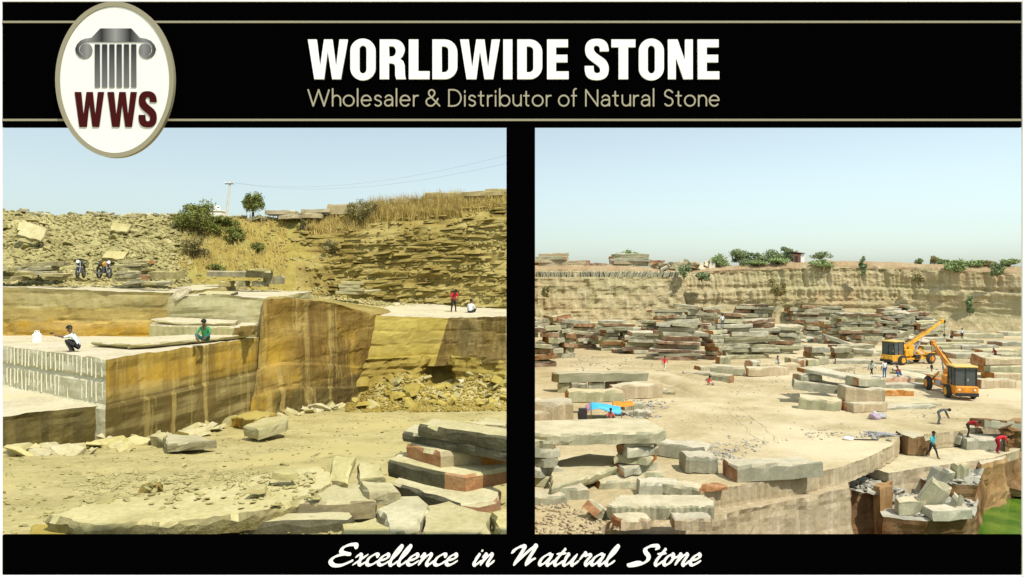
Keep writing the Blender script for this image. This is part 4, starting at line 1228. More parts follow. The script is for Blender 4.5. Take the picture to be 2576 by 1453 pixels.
# spoil slope: larger stones one by one, the rest as rubble
rub = stone_set('rubble_stone', 8, [M['lrubble']], .4, 3)
def spoil():
    items = []
    cnt = 0
    for k in range(9500):
        px = rnd.uniform(-160, 475); t = rnd.random()
        if px > 440 and rnd.random() < .6: continue
        p = upland(px, t)
        if rnd.random() < .04 and cnt < 190:
            s = rnd.uniform(.42, .85); cnt += 1
            o = link('rubble_stone', rnd.choice(rub), None, p + Vector((0, -.1, .06)), (rnd.gauss(-.2, .35), rnd.gauss(0, .35), rnd.uniform(0, 6.3)), (s * rnd.uniform(.9, 1.5), s, s * rnd.uniform(.4, .8)))
            tag(o, '%s flat stone %s the spoil slope, %s' % ('large' if s > .68 else 'middling', 'low on' if t < .33 else ('halfway up' if t < .66 else 'near the crest of'), 'beside the earth slope' if px > 330 else ('above the motorcycles' if px > 140 else 'near the tall standing slab')), 'stone', 'stones on the spoil slope')
        else:
            s = rnd.uniform(.12, .42) * rnd.uniform(.6, 1)
            items.append((p + Vector((0, -.04, .03)), (s * rnd.uniform(.9, 1.8), s, s * rnd.uniform(.5, 1.0)), (rnd.gauss(-.2, .45), rnd.gauss(0, .45), rnd.uniform(0, 6.3))))
    # loose stone under the cliff, on its rim and among the earth
    for k in range(1500):
        px = rnd.uniform(440, 1300); t = rnd.choice([rnd.uniform(-.5, .06), rnd.uniform(.0, 1.02)])
        if 1128 < px and t < -.1: continue
        p = upland(px, t); s = rnd.uniform(.06, .26)
        items.append((p + Vector((0, -.03, .03)), (s * 1.5, s, s * .7), (rnd.gauss(0, .4), rnd.gauss(0, .4), rnd.uniform(0, 6.3))))
    for k in range(900):
        px = rnd.uniform(-150, 1000); t = rnd.uniform(-1.5, 0)
        p = upland(px, t); s = rnd.uniform(.05, .2)
        items.append((p + Vector((0, 0, .04)), (s * 1.5, s, s * .6), (rnd.gauss(0, .3), rnd.gauss(0, .3), rnd.uniform(0, 6.3))))
    chip_soup('spoil_rubble', items, M['lrubble'], label='grey yellow broken stone covering the spoil slope', cat='rubble', flat=.5, seed=6)
spoil()
# big slabs stuck in the slope and along its crest
sl = [slab_mesh('spoil_stone', 1.6, .9, .22, 700 + k, LS, 4, .07, .25, (0, 0)) for k in range(5)]
for px, py, d, L, rz, ry, lab in ((85, 585, 47, 1.5, .2, 1.1, 'tall pale slab standing in the upper spoil slope'), (65, 575, 47, .8, .5, .6, 'rounded pale slab beside the tall slab in the spoil slope'),
                                   (305, 575, 50, 1.2, .2, .25, 'pale slab sliding down the middle of the spoil slope'), (290, 645, 45, 1.2, .3, .2, 'flat tan slab low on the spoil slope')):
    o = link('spoil_stone', rnd.choice(sl), None, P(px, py, d) + Vector((0, -.1, 0)), (.9, ry * .3, rz), (L / 1.6 * (1.0 if ry < 1 else 1.0), 1.3 if ry > 1 else .9, 1))
    tag(o, lab, 'stone slab')
for k in range(46):
    px = rnd.uniform(-100, 760); p = upland(px, rnd.uniform(.97, 1.05)); L = rnd.uniform(.5, 1.3)
    o = link('crest_stone', rnd.choice(sl), None, p + Vector((0, 0, .1)), (rnd.uniform(-.2, .2), rnd.uniform(-.35, .35), rnd.uniform(-.6, .6)), (L / 1.6, .8, rnd.uniform(.7, 1.3)))
    tag(o, 'flat slab tipped along the skyline of the spoil slope', 'stone slab', 'slabs along the crest')
# slabs laid out on the rim above the layered cliff
for px, py, d, L, th, lab in ((710, 537, 58, 2.4, .35, 'tan slab overhanging the rim beside the small tree'), (735, 548, 57.6, 1.6, .3, 'second slab under the tan rim slab beside the small tree'),
                          (800, 533, 58.5, 2.2, .3, 'dark-edged slab on the rim between tan slab and olive bush'), (790, 545, 58, 1.5, .4, 'squat stone under the dark-edged rim slab'), (870, 530, 59, 2.7, .8, 'tall buff slab wall on the rim behind the olive bush'),
                          (1125, 494, 60, 3.6, .45, 'long cream slab on the rim behind the dry grass'), (1215, 490, 60, 3.4, .4, 'long slab on the rim right of the dry grass'), (1262, 483, 60.4, 2.6, .35, 'tilted end slab on the rim above the man in red'),
                          (1020, 508, 60, 2.6, .35, 'flat slab on the rim half hidden by dry grass')):
    me = slab_mesh('rim_stone', L, 1.5, th, int(px), LB, 5, .06, .12, (0, 0))
    o = link('rim_stone', me, None, P(px, py, d), (0, rnd.uniform(-.05, .03), rnd.uniform(-.12, .12)))
    tag(o, lab, 'stone slab')

# stacks and scattered slabs on the upper terrace
def terrace_slabs(px, py, d, n, L, th, lab, grp, mats=LS, jit=.1, W=1.2):
    z = P(px, py, d)
    for k in range(n):
        me = slab_mesh('terrace_stone', L * rnd.uniform(.85, 1.1), W, th * .92, int(px * 7 + k), mats, 4, .06, .2, (.2, .2))
        tier = ['bottom', 'second', 'third', 'fourth', 'fifth', 'topmost'][5 if k == n - 1 and n > 1 else k]
        o = link('terrace_stone', me, None, z + Vector((rnd.uniform(-jit, jit), rnd.uniform(-jit, jit), th * (k + .5))), (rnd.uniform(-.03, .03), rnd.uniform(-.04, .04), rnd.uniform(-.15, .15)))
        tag(o, (lab + (', %s from the ground' % tier if tier not in ('bottom', 'topmost') else ', ' + tier + ' one')) if n > 1 else lab, 'stone slab', grp)
terrace_slabs(338, 709, 40, 6, 1.6, .2, 'grey slab in the neat stack of six below the spoil slope', 'stack of six slabs')
terrace_slabs(105, 694, 41, 3, 2.2, .26, 'thick slab in the untidy pile left of the motorcycles', 'untidy slab pile', jit=.4)
terrace_slabs(30, 704, 40, 3, 1.8, .22, 'slab in the low pile at the far end from the motorcycles', 'low slab pile', jit=.5)
terrace_slabs(165, 706, 39.5, 2, 1.3, .2, 'broken slab lying just left of the motorcycles', 'slabs beside motorcycles', jit=.4)
terrace_slabs(405, 704, 40.5, 1, 1.8, .5, 'squat pale slab beside the neat stack of six', None)
for k, (px, py, d, L, th, W, lab, gr) in enumerate(((570, 722, 43.5, .7, .35, .8, 'small block propping the long slab on the terrace', 'propping blocks'), (612, 722, 43.5, .6, .35, .8, 'small block propping the long slab on the terrace', 'propping blocks'), (655, 722, 43.5, .8, .35, .8, 'small block propping the long slab on the terrace', 'propping blocks'),
                      (598, 698, 43.5, 3.1, .36, .9, 'long pale slab propped on small blocks on the terrace', None), (655, 700, 43.3, 1.4, .45, .8, 'dark block beside the propped long slab', None), (655, 687, 43.3, .9, .25, .7, 'small cap stone on the dark block', None),
                      (690, 716, 43.8, 1.0, .5, .9, 'tan block at the right end of the propped slab', None))):
    me = slab_mesh('propped_stone' if L > 2 else 'prop_block', L, W, th, 80 + k, LO if k in (4,) else LS, 4, .04, .1, (0, 0))
    o = link('propped_stone' if L > 2 else 'prop_block', me, None, P(px, py, d) + Vector((0, 0, th / 2)), (0, rnd.uniform(-.04, .04), rnd.uniform(-.1, .1)))
    tag(o, lab, 'stone slab' if L > 2 else 'stone block', gr)
for k in range(4):
    me = slab_mesh('pale_plank', 1.8 - .1 * k, .9, .22, 60 + k, [M['lslab'], M['lgrey'], M['lgrey']], 4, .03, .1, (0, 0))
    o = link('pale_plank', me, None, P(880 + (k % 2) * 6, 741, 52) + Vector((0, 0, .12 + .235 * k)), (0, .02, rnd.uniform(-.1, .1)))
    tag(o, ['bottom', 'second', 'third', 'topmost'][k] + ' pale grey plank in the small stack below the layered cliff', 'stone plank', 'small stack of pale planks')
for k, (px, py, d, L) in enumerate(((350, 716, 38.5, 1.1), (375, 720, 38.2, .9), (400, 718, 38.6, 1.2), (925, 738, 52.5, 1.8))):
    me = slab_mesh('loose_stone', L, .7, .18, 40 + k, LS, 4, .06, .3, (0, 0))
    o = link('loose_stone', me, None, P(px, py, d) + Vector((0, 0, .1)), (rnd.uniform(-.15, .15), rnd.uniform(-.15, .15), rnd.uniform(-1, 1)))
    tag(o, ['pointed', 'shortest', 'widest'][k] + ' loose pale slab near the edge of the upper terrace' if k < 3 else 'flat slab beside the small stack of pale planks', 'stone slab', 'loose slabs at terrace edge' if k < 3 else None)

# rocks at the foot of the benches and the rock fall under the yellow bench
foot = stone_set('fallen_rock', 9, [M['lslab']], .4, 9)
def foot_rocks():
    line = [(10, 1195, 23.8), (120, 1175, 24.4), (200, 1150, 25.2), (270, 1132, 26.2), (380, 1095, 28.5), (480, 1072, 31), (560, 1062, 33), (650, 1048, 36), (760, 1035, 38.5), (880, 1012, 41)]
    for k in range(88):
        t = rnd.random() * (len(line) - 1); i = int(t); f = t - i
        a, b = line[i], line[i + 1]
        d = a[2] + (b[2] - a[2]) * f - abs(rnd.gauss(.0, .9)) + .2
        px = a[0] + (b[0] - a[0]) * f + rnd.gauss(10, 14)
        x = (px - CX) / F * d
        s = rnd.uniform(.3, .95) if k % 3 else rnd.uniform(.6, 1.15)
        o = link('fallen_rock', rnd.choice(foot), None, (x, d, CZ - floor_h(x, d) + .14 * s), (rnd.gauss(0, .35), rnd.gauss(0, .35), rnd.uniform(0, 6.3)), (s * rnd.uniform(.9, 1.5), s * .9, s * rnd.uniform(.35, .7)))
        tag(o, '%s %s rock fallen at the foot of %s' % ('big' if s > .8 else ('middling' if s > .5 else 'small'), 'flat' if o.scale.z < .45 * s else 'chunky', ['the lower bench', 'the lower bench', 'the bench corner', 'the orange-banded bench', 'the orange-banded bench', 'the orange-banded bench', 'the bench and brown wall joint', 'the brown wall', 'the brown wall'][i]), 'rock', 'rocks along the bench foot')
foot_rocks()
fall = stone_set('rockfall_stone', 6, [M['lyellow']], .5, 12) + stone_set('rockfall_stone', 3, [M['lrubble']], .42, 13)
for k in range(120):
    px = rnd.uniform(880, 1300); d = rnd.uniform(39.5, 46.5)
    x = (px - CX) / F * d
    if x > .3: continue
    s = rnd.uniform(.25, .7) if k % 9 else rnd.uniform(.8, 1.4)
    o = link('rockfall_stone', rnd.choice(fall), None, (x, d, CZ - floor_h(x, d) + .16 * s), (rnd.gauss(0, .4), rnd.gauss(0, .4), rnd.uniform(0, 6.3)), (s * rnd.uniform(.9, 1.5), s, s * rnd.uniform(.4, .9)))
    tag(o, '%s %s broken stone in the rock fall %s' % ('boulder-sized' if s > .79 else ('middling' if s > .5 else 'small'), 'yellow' if o.data.materials[0] is M['lyellow'] else 'greyish', 'beside the brown wall' if px < 1000 else ('before the dark undercut' if px < 1170 else 'below the streaked end of the bench')), 'rock', 'rock fall under the yellow bench')
left_stone('stone_block', [P(1068, 975, 43), P(1130, 962, 43.5), P(1150, 985, 42.5), P(1090, 1002, 42)], .8, 'large smooth boulder at the mouth of the undercut', LY_, 'boulder', seed=51, step=.3, rough=.12, under=.2)
left_stone('stone_block', [P(1150, 955, 44), P(1200, 948, 44.5), P(1240, 1000, 42), P(1190, 1004, 41.8)], .9, 'dark-faced slab leaning at the mouth of the undercut', LO, 'boulder', seed=52, step=.3, rough=.1)
left_stone('stone_block', [P(940, 950, 45), P(1010, 944, 45), P(1020, 985, 43), P(930, 992, 43)], .8, 'pale outcrop beside the foot of the brown wall', LY_, 'boulder', seed=53, step=.3, rough=.12)

# chips over the quarry ground and the big slab
def chips():
    items = []
    for k in range(3300):
        d = 9.4 + 30 * rnd.random() ** 1.5
        px = rnd.uniform(-60, 1290)
        x = (px - CX) / F * d
        dens = .5 + .9 * fbm(x * .5, d * .5, 3, 3)
        if rnd.random() > dens: continue
        s = rnd.uniform(.02, .12) * (1 if rnd.random() < .93 else 2.2)
        items.append(((x, d, CZ - floor_h(x, d) + .02), (s * 1.6, s, s * .45), (rnd.gauss(0, .25), rnd.gauss(0, .25), rnd.uniform(0, 6.3))))
    for k in range(700):
        p = G(rnd.uniform(200, 800), rnd.uniform(1190, 1305), hh)
        fx = (p.y - 11.2) / 1.6
        if rnd.random() > fx: continue
        s = rnd.uniform(.03, .12)
        items.append((p + Vector((0, 0, .02)), (s * 1.6, s, s * .5), (rnd.gauss(0, .25), rnd.gauss(0, .25), rnd.uniform(0, 6.3))))
    items2 = []
    for k in range(2600):
        px = rnd.uniform(870, 1290); d = rnd.uniform(38, 47); x = (px - CX) / F * d
        s = rnd.uniform(.06, .26)
        items2.append(((x, d, CZ - floor_h(x, d) + .03), (s * 1.5, s, s * .7), (rnd.gauss(0, .4), rnd.gauss(0, .4), rnd.uniform(0, 6.3))))
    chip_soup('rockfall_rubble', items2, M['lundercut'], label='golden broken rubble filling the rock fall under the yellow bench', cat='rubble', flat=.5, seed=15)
    chip_soup('ground_chips', items, M['lrubble'], label='pale stone chips scattered over the yellow quarry ground', cat='stone chips', flat=.4, seed=14)
chips()
for k, (px, py, d, s, lab) in enumerate(((715, 1195, 12.6, .34, 'olive lump of stone on the huge slab'), (650, 1232, 11.9, .26, 'rounded yellow stone on the huge slab'), (380, 1228, 13.0, .42, 'dark-edged yellow stone on the ground behind the huge slab'), (265, 1265, 11.7, .34, 'flat tan stone on the left of the huge slab'))):
    o = link('loose_stone', stone_mesh('loose_stone', 300 + k, [M['lrubble'] if k != 2 else M['lochre']], .45), None, P(px, py, d), (.1, .1, k), (s * 1.3, s, s * .8))
    tag(o, lab, 'stone')

# ------------------------------------------------------------------ left quarry: plants, pole, hut
def dry(px0, px1, t0, t1, n, h, name, label, seed):
    r = random.Random(seed); sp = []
    for k in range(n):
        p = upland(r.uniform(px0, px1), r.uniform(t0, t1)); sp.append(tuple(p))
    grass_patch(name, sp, M['grass'], label, h, seed)
dry(925, 1165, .80, 1.0, 5200, 1.0, 'dry_grass', 'tall golden dry grass above the layered cliff', 1)
dry(770, 930, .72, .98, 1500, .7, 'dry_grass', 'short tan dry grass on the slope beside the olive bush', 2)
dry(450, 720, .15, 1.0, 2600, .5, 'dry_grass', 'sparse dry grass tufts on the earth slope', 3)
dry(1160, 1300, .84, 1.0, 1100, .7, 'dry_grass', 'thin dry grass at the end of the cliff rim', 4)
def on_hill(px, t): return upland(px, t)
leafy('leafy_bush', on_hill(503, .72), 2.9, 2.5, 3000, M['leaf_l'], 'dense green bush at the top of the earth slope', 'bush', seed=1, clumps=13, bare=.02, leaf=.13)
leafy('leafy_bush', on_hill(560, .88), 1.9, 1.2, 1300, M['leaf_l'], 'low green bush below the leaning pole', 'bush', seed=2, clumps=9, bare=.02, leaf=.12)
leafy('leafy_bush', on_hill(585, .62), 1.5, 1.3, 1300, M['leaf_l'], 'dark round bush in the middle of the earth slope', 'bush', seed=3, clumps=9, bare=.02, leaf=.11)
leafy('leafy_bush', on_hill(650, .5), 1.0, .9, 600, M['leaf_l'], 'tiny dark bush right of the middle of the earth slope', 'bush', seed=4, clumps=7, bare=.02, leaf=.1)
leafy('leafy_bush', on_hill(487, .36), 1.9, 1.5, 1300, M['leaf_b'], 'brownish dry bush at the edge of the spoil slope', 'bush', seed=5, clumps=9, bare=.02, leaf=.11)
leafy('leafy_bush', on_hill(545, .18), 1.2, .8, 500, M['leaf_l'], 'small green weed above the propped slab', 'bush', seed=6, clumps=7, bare=.02, leaf=.1)
leafy('small_tree', on_hill(637, .97), 1.5, 2.4, 2100, M['leaf_l'], 'small upright green tree on the skyline', 'tree', seed=7, clumps=14, bare=.12, leaf=.11)
leafy('leafy_bush', on_hill(910, .83), 2.5, 2.3, 2500, M['leaf_b'], 'olive brown bush beside the golden grass', 'bush', seed=8, clumps=12, bare=.02, leaf=.11)
leafy('leafy_bush', on_hill(830, .55), 1.6, 1.0, 700, M['leaf_b'], 'faded bush clinging to the left of the layered cliff', 'bush', seed=9, clumps=8, bare=.02, leaf=.1)
leafy('leafy_bush', on_hill(767, .82), 1.0, .9, 500, M['leaf_b'], 'small dark weed below the rim slabs', 'bush', seed=10, clumps=7, bare=.02, leaf=.1)
for k, px in enumerate((470, 530, 430, 115, 250)):
    leafy('skyline_weed', on_hill(px, 1.03), .9, .55, 260, M['leaf_l'], ['wispy weed on the skyline above the dense green bush', 'spiky weed on the skyline left of the white hut', 'tiny weed on the crest of the spoil slope', 'sprig on the crest above the tall standing slab', 'dry sprig in the middle of the spoil crest'][k], 'weed', seed=20 + k, clumps=6, bare=.02, leaf=.09, trunk=.03)

pole = empty('utility_pole', P(566, 552, 62), 'leaning whitish utility pole with one crossarm on the skyline', 'utility pole')
bm = bmesh.new(); bm_tube(bm, (0, 0, -1), (.46, 0, 3.35), .13, 8, .09)
link('shaft', bm_mesh('shaft', bm, [M['concrete']]), pole)
box('crossarm', pole, (.8, .07, .07), (.44, -.1, 3.05), M['iron'], (0, -.05, .3))
for sx in (-.32, 0, .32):
    bm = bmesh.new(); bm_cyl(bm, .05, .04, .14, seg=8)
    link('insulator', bm_mesh('insulator', bm, [M['white']]), pole, (.44 + sx, -.1 + sx * .3, 3.16 - sx * .05))
pw0 = pole.location + Vector((.5, -.1, 3.2))
for k, dz in enumerate((0, .35)):
    e = P(1330, 398 - 22 * k, 40)
    bm = bmesh.new()
    pts = [pw0.lerp(e, t / 14) - Vector((0, 0, 1.1 * 4 * (t / 14) * (1 - t / 14))) for t in range(15)]
    for a, b in zip(pts, pts[1:]): bm_tube(bm, a - pw0, b - pw0, .005, 4)
    link('wire', bm_mesh('wire', bm, [M['wire']]), pole, pw0 - pole.location)

hut = empty('white_hut', P(540, 551, 66), 'small whitewashed hut with a domed turret behind the bushes', 'hut')
hut.scale = (.7, .7, .7)
box('wall', hut, (2.4, 2.0, 1.1), (0, 0, .35), M['plaster'])
box('parapet', hut, (2.6, 2.2, .16), (0, 0, .98), M['plaster'])
box('doorway', hut, (.5, .06, .75), (-.3, -1.01, .2), M['iron'])
bm = bmesh.new(); bm_cyl(bm, .42, .42, .3, (.35, 0, 1.2), seg=12)
bmesh.ops.create_uvsphere(bm, u_segments=12, v_segments=8, radius=.42, matrix=Matrix.Translation((.35, 0, 1.36)))
tu = link('turret', bm_mesh('turret', bm, [M['plaster']]), hut)
# ------------------------------------------------------------------ right quarry: slabs
RS = [M['rtop'], M['rside'], M['rrust']]
RC = [M['rtop'], M['rcut'], M['rrust']]
RU = [M['rtop'], M['rbrown'], M['rside']]
def RG(px, py): return G(px, py, H0)

SLABS = {}
def slab(L, W, T, seed=None, mats=RS, rust=(.75, .75), n=5, rough=.10):
    key = (round(L * 2) / 2, round(W * 2) / 2, round(T, 1), (seed if seed is not None else rnd.randrange(4)), rust, {id(RS): 0, id(RC): 1, id(RU): 2}[id(mats)])
    if key not in SLABS:
        SLABS[key] = slab_mesh('slab_stone', key[0], max(.5, key[1]), max(.2, key[2]), int(key[0] * 131 + key[1] * 17 + key[2] * 770 + key[3] * 7), mats, n, rough, .16, rust)
    return SLABS[key]

def pile(px, py, n, L, W, T, yaw, label, group, top=None, jit=.35, spread=0.0, dy=0.0, bearers=True):
    """stack of quarried slabs standing on the floor at photo position (px, py)"""
    b = RG(px, py); b.y += dy + W / 2
    z = 0.0
    for k in range(n):
        th = T * rnd.uniform(.8, 1.2)
        cnt = 1 if rnd.random() < .6 else 2
        for c in range(cnt):
            LL = L * rnd.uniform(.75, 1.12) / (1 if cnt == 1 else 1.9)
            off = (c - .5) * L * .54 if cnt == 2 else 0
            a = yaw + rnd.gauss(0, .07) * (1 + spread)
            p = b + Vector((math.cos(yaw) * off, math.sin(yaw) * off, 0)) + Vector((rnd.gauss(0, jit), rnd.gauss(0, jit * .6), z + th / 2))
            ms = RS if rnd.random() < .8 else RU
            o = link('piled_stone', slab(LL, W * rnd.uniform(.8, 1.1), th, None, ms), None, p, (rnd.gauss(0, .02 + spread * .08), rnd.gauss(0, .02 + spread * .08), a + (math.pi if rnd.random() < .5 else 0)))
            course = ['bottom', 'second', 'third', 'fourth', 'fifth', 'sixth', 'seventh', 'eighth', 'ninth', 'tenth', 'eleventh'][k] if k < n - 1 or n == 1 else 'top'
            tag(o, '%s %s slab in the %s course of %s' % ('short' if cnt == 2 else 'long', 'grey-green' if ms is RS else 'brown-sided', course, label), 'stone slab', group)
        z += th * 1.04
    for k in range(rnd.choice([0, 1, 1, 2]) if spread > .03 else 0):       # a slab or two thrown on top
        th = T * rnd.uniform(.7, 1.0)
        o = link('piled_stone', slab(L * rnd.uniform(.5, .85), W * .7, th, None, RS if rnd.random() < .7 else RU), None, b + Vector((rnd.gauss(0, L * .2), rnd.gauss(0, .5), z + th * .45)), (rnd.gauss(0, .08), rnd.gauss(0, .1), yaw + rnd.gauss(0, .5)))
        tag(o, 'loose slab thrown askew on top of ' + label, 'stone slab', group); z += th * .8
    return z

GA = 'slabs in the pile at the divide'
LA = 'the crooked piles behind the blue tarpaulin'
LBm = 'the low piles left of the walking man'
LC = 'the square piles behind the walking man'
LD = 'the broad piles under the man in white'
LE = 'the neat piles left of the cranes'
LF = 'the jumbled piles behind the crane booms'
LG = 'the back piles before the far cliff'
T_ = .62
for (px, py, n, L, W, T, yaw, lab, grp, sp) in (
    # left cluster
    (1362, 925, 6, 3.6, 2.4, .75, .15, LA, 'crooked left pile', .5), (1412, 902, 5, 3.4, 2.2, .75, .4, LA, 'crooked left pile', .6), (1385, 868, 4, 4.5, 2.4, .6, .05, LA, 'crooked left pile', .3),
    (1470, 878, 5, 4.0, 2.2, .62, .02, LA, 'crooked left pile', .3), (1500, 850, 3, 4.6, 2.2, .6, .05, LA, 'crooked left pile', .3), (1440, 845, 3, 4.6, 2.2, .6, -.05, LA, 'crooked left pile', .3), (1360, 835, 3, 4, 2.2, .6, .1, LA, 'crooked left pile', .2),
    # low pile
    (1560, 884, 5, 5.4, 2.6, .56, .0, LBm, 'low pile', .25), (1620, 892, 6, 5.2, 2.6, .55, .06, LBm, 'low pile', .2), (1590, 862, 4, 5.6, 2.6, .55, -.1, LBm, 'low pile', .3), (1660, 862, 5, 5.2, 2.6, .6, .05, LBm, 'low pile', .3),
    # square pile and its neighbours
    (1712, 908, 8, 5.6, 3.0, .58, -.04, LC, 'square pile', .05), (1745, 868, 6, 5.4, 2.6, .6, .12, LC, 'square pile', .3), (1690, 842, 5, 6.0, 2.6, .62, .05, LC, 'square pile', .25), (1760, 838, 5, 6.4, 2.6, .62, -.04, LC, 'square pile', .2),
    # broad pile under the man in white
    (1808, 906, 6, 3.4, 2.6, .62, .5, LD, 'broad pile', .2), (1880, 904, 7, 7.0, 3.0, .55, .16, LD, 'broad pile', .1), (1945, 892, 6, 6.4, 3.0, .55, .18, LD, 'broad pile', .1), (1850, 862, 4, 7.0, 3.2, .55, .1, LD, 'broad pile', .15), (1985, 880, 5, 4.6, 2.6, .6, .1, LD, 'broad pile', .2),
    # neat layered pile
    (2110, 866, 5, 3.6, 2.6, .62, .1, LE, 'neat layered pile', .2), (2065, 860, 6, 4.4, 2.6, .62, -.3, LE, 'neat layered pile', .5), (2165, 868, 8, 5.4, 2.8, .5, .0, LE, 'neat layered pile', .02), (2225, 862, 5, 4.4, 2.6, .6, .05, LE, 'neat layered pile', .2), (2150, 898, 2, 5.6, 2.4, .62, .05, LE, 'neat layered pile', .15), (2095, 905, 1, 4.6, 2.4, .9, .0, LE, 'neat layered pile', .1),
    # dark jumble
    (2255, 846, 7, 5.4, 2.8, .62, .05, LF, 'dark jumbled pile', .6), (2310, 844, 6, 5.0, 2.8, .65, -.1, LF, 'dark jumbled pile', .7), (2280, 832, 7, 5.8, 2.8, .65, .1, LF, 'dark jumbled pile', .5), (2350, 850, 3, 4.6, 2.4, .6, .2, LF, 'dark jumbled pile', .4),
    # back row
    (1835, 832, 4, 7.0, 3.0, .7, .05, LG, 'back row', .2), (1900, 830, 5, 7.0, 3.0, .7, -.06, LG, 'back row', .25), (1965, 828, 5, 6.4, 3.0, .7, .1, LG, 'back row', .3), (2030, 832, 5, 6.4, 3.0, .7, .0, LG, 'back row', .3), (2095, 832, 5, 6.4, 3.0, .7, -.1, LG, 'back row', .3), (2160, 828, 5, 6.8, 3.0, .7, .1, LG, 'back row', .3), (2215, 822, 5, 6.4, 3.0, .7, -.05, LG, 'back row', .35), (1780, 822, 4, 7.0, 3.0, .7, .0, LG, 'back row', .2)):
    pile(px, py, n + rnd.choice([0, 1, 2, 3]) if n > 3 else n + 1, L * 1.06, W, T * .88, yaw, lab, grp, spread=sp)

# slabs dropped between the piles
for k in range(46):
    px = rnd.uniform(1440, 2330); py = rnd.uniform(838, 888) - max(0, (px - 2000)) * .06
    T = rnd.uniform(.5, .8)
    o = link('piled_stone', slab(rnd.uniform(2.5, 5), rnd.uniform(1.4, 2.4), T, None, RS if rnd.random() < .7 else RU), None, RG(px, py) + Vector((0, 0, T * .5 + rnd.choice([0, .3, .8]))), (rnd.gauss(0, .12), rnd.gauss(0, .16), rnd.uniform(-.7, .7)))
    tag(o, 'odd slab dropped askew between the tall piles', 'stone slab', 'slabs between the piles')

# the farthest slabs of the piles, beyond the three hundred that show largest, are one mass
def mass_rest(stem_, most, name, label, cat):
    obs = sorted([o for o in COL.objects if o.name.split('.')[0] == stem_], key=lambda o: o.location.y)
    rest = obs[most:]
    if not rest: return
    V, Fc, mi, off = [], [], [], 0
    mats = [M['rtop'], M['rside'], M['rrust'], M['rbrown']]
    for o in rest:
        mw = Matrix.LocRotScale(o.location, o.rotation_euler, o.scale)
        V += [mw @ v.co for v in o.data.vertices]
        for p in o.data.polygons:
            Fc.append([off + v for v in p.vertices]); mi.append(mats.index(o.data.materials[p.material_index]))
        off += len(o.data.vertices)
        bpy.data.objects.remove(o)
    tag(link(name, mesh(name, V, Fc, mats, mi)), label, cat, None, 'stuff')
mass_rest('piled_stone', 290, 'farthest_piled_stones', 'farthest weathered slabs of the piles before the far cliff', 'stone slabs')

def one(px, py, L, W, T, yaw, label, h=H0, tilt=(0, 0), cat='stone slab', grp=None, mats=RS, rust=(.9, .9), lift=0.0, d=None, n=6, rough=.07, seed=None):
    b = G(px, py, h) if d is None else P(px, py, d)
    b.z += T / 2 + lift
    me = slab_mesh('slab_stone', L, W, T, seed if seed is not None else int(px * 3 + py), mats, n, rough, .12, rust, .05)
    o = link('slab_stone' if cat == 'stone slab' else 'stone_block', me, None, b, (tilt[0], tilt[1], yaw))
    return tag(o, label, cat, grp)

# --- long slab propped on blocks, left middle
one(1512, 985, 2.8, 1.6, .9, .1, 'long round-edged slab resting on a row of small blocks', lift=.95, tilt=(0, -.01)).scale = (3.15, 1, 1)
for k, (px, py) in enumerate(((1425, 986), (1455, 988), (1500, 985), (1545, 980), (1570, 984))):
    one(px, py, 1.5, 1.3, .9, rnd.uniform(-.2, .2), ['first', 'second', 'third', 'fourth', 'fifth'][k] + ' small block from the divide under the long round-edged slab', cat='stone block', grp='row of small blocks', rust=(1, 1))
one(1492, 1010, 4.6, 1.6, 1.0, .12, 'thick slab in front of the row of small blocks')
one(1595, 1000, 4.4, 1.8, 1.2, .2, 'pale broad block right of the row of small blocks', cat='stone block', mats=RC)
one(1640, 985, 2.6, .8, .35, -.5, 'thin dark slab lying before the pale broad block')
one(1672, 992, 1.8, .7, .3, -.3, 'short thin slab beside the cart track')
one(1385, 1060, 3.2, 2.4, 1.5, .05, 'large pink cream block standing by the divide', cat='stone block', mats=RC)
one(1352, 1068, 1.4, 1.6, 1.0, .3, 'broken buff block at the corner of the large pink cream block', cat='stone block', mats=RC)
one(1590, 1030, 1.8, 1.0, .5, .3, 'grey-green block between tarpaulin and cart track', cat='stone block')
one(1615, 1048, 1.3, .9, .45, -.4, 'small grey block right of the orange awning', cat='stone block')

# --- table-like slab on two pillars, left front
tb = [P(1320, 1076, 40.2), P(1440, 1062, 40.4), P(1553, 1050, 40.7), P(1631, 1054, 40.2), P(1675, 1077, 37.6), P(1636, 1087, 36.9), P(1500, 1096, 36.8), P(1376, 1105, 36.6), P(1310, 1096, 37.4)]
for p in tb: p.z = CZ - 7.86 + (p.x - 5) * .012
o = poly_slab('slab_stone', tb, .62, RS, seed=61, step=.35, rough=.05, bev=.08, flute=.03)
tag(o, 'great pale slab laid like a table top over two stone pillars', 'stone slab')
def pillar(px, py, tiers, lab, grp, d0=None):
    b = RG(px, py); z = 0
    for k, (dx, L, W, T, yaw) in enumerate(tiers):
        me = slab_mesh('stone_block', L, W, T, int(px + 17 * k), RS, 5, .12, .2, (.5, 1), .08)
        o = link('stone_block', me, None, b + Vector((dx, 0, z + T / 2)), (rnd.gauss(0, .03), rnd.gauss(0, .03), yaw))
        tag(o, ['bottom', 'second', 'third', 'fourth', 'topmost'][k] + ' ' + lab, 'stone block', grp); z += T * 1.0
pillar(1595, 1205, ((0, 2.4, 1.8, .5, .1), (.1, 2.3, 1.5, .42, .5), (.1, 2.0, 1.6, .42, -.2), (.2, 1.8, 1.5, .48, .3), (.15, 1.6, 1.4, .42, -.1)), 'block with orange end in the right pillar of the stone table', 'right pillar blocks')
pillar(1362, 1216, ((0, 2.6, 1.8, .5, .0), (-.1, 2.0, 1.6, .5, .3), (-.15, 1.9, 1.5, .45, -.2), (-.1, 1.8, 1.5, .45, .2), (-.1, 1.7, 1.5, .40, .1)), 'block with orange end in the left pillar of the stone table', 'left pillar blocks')
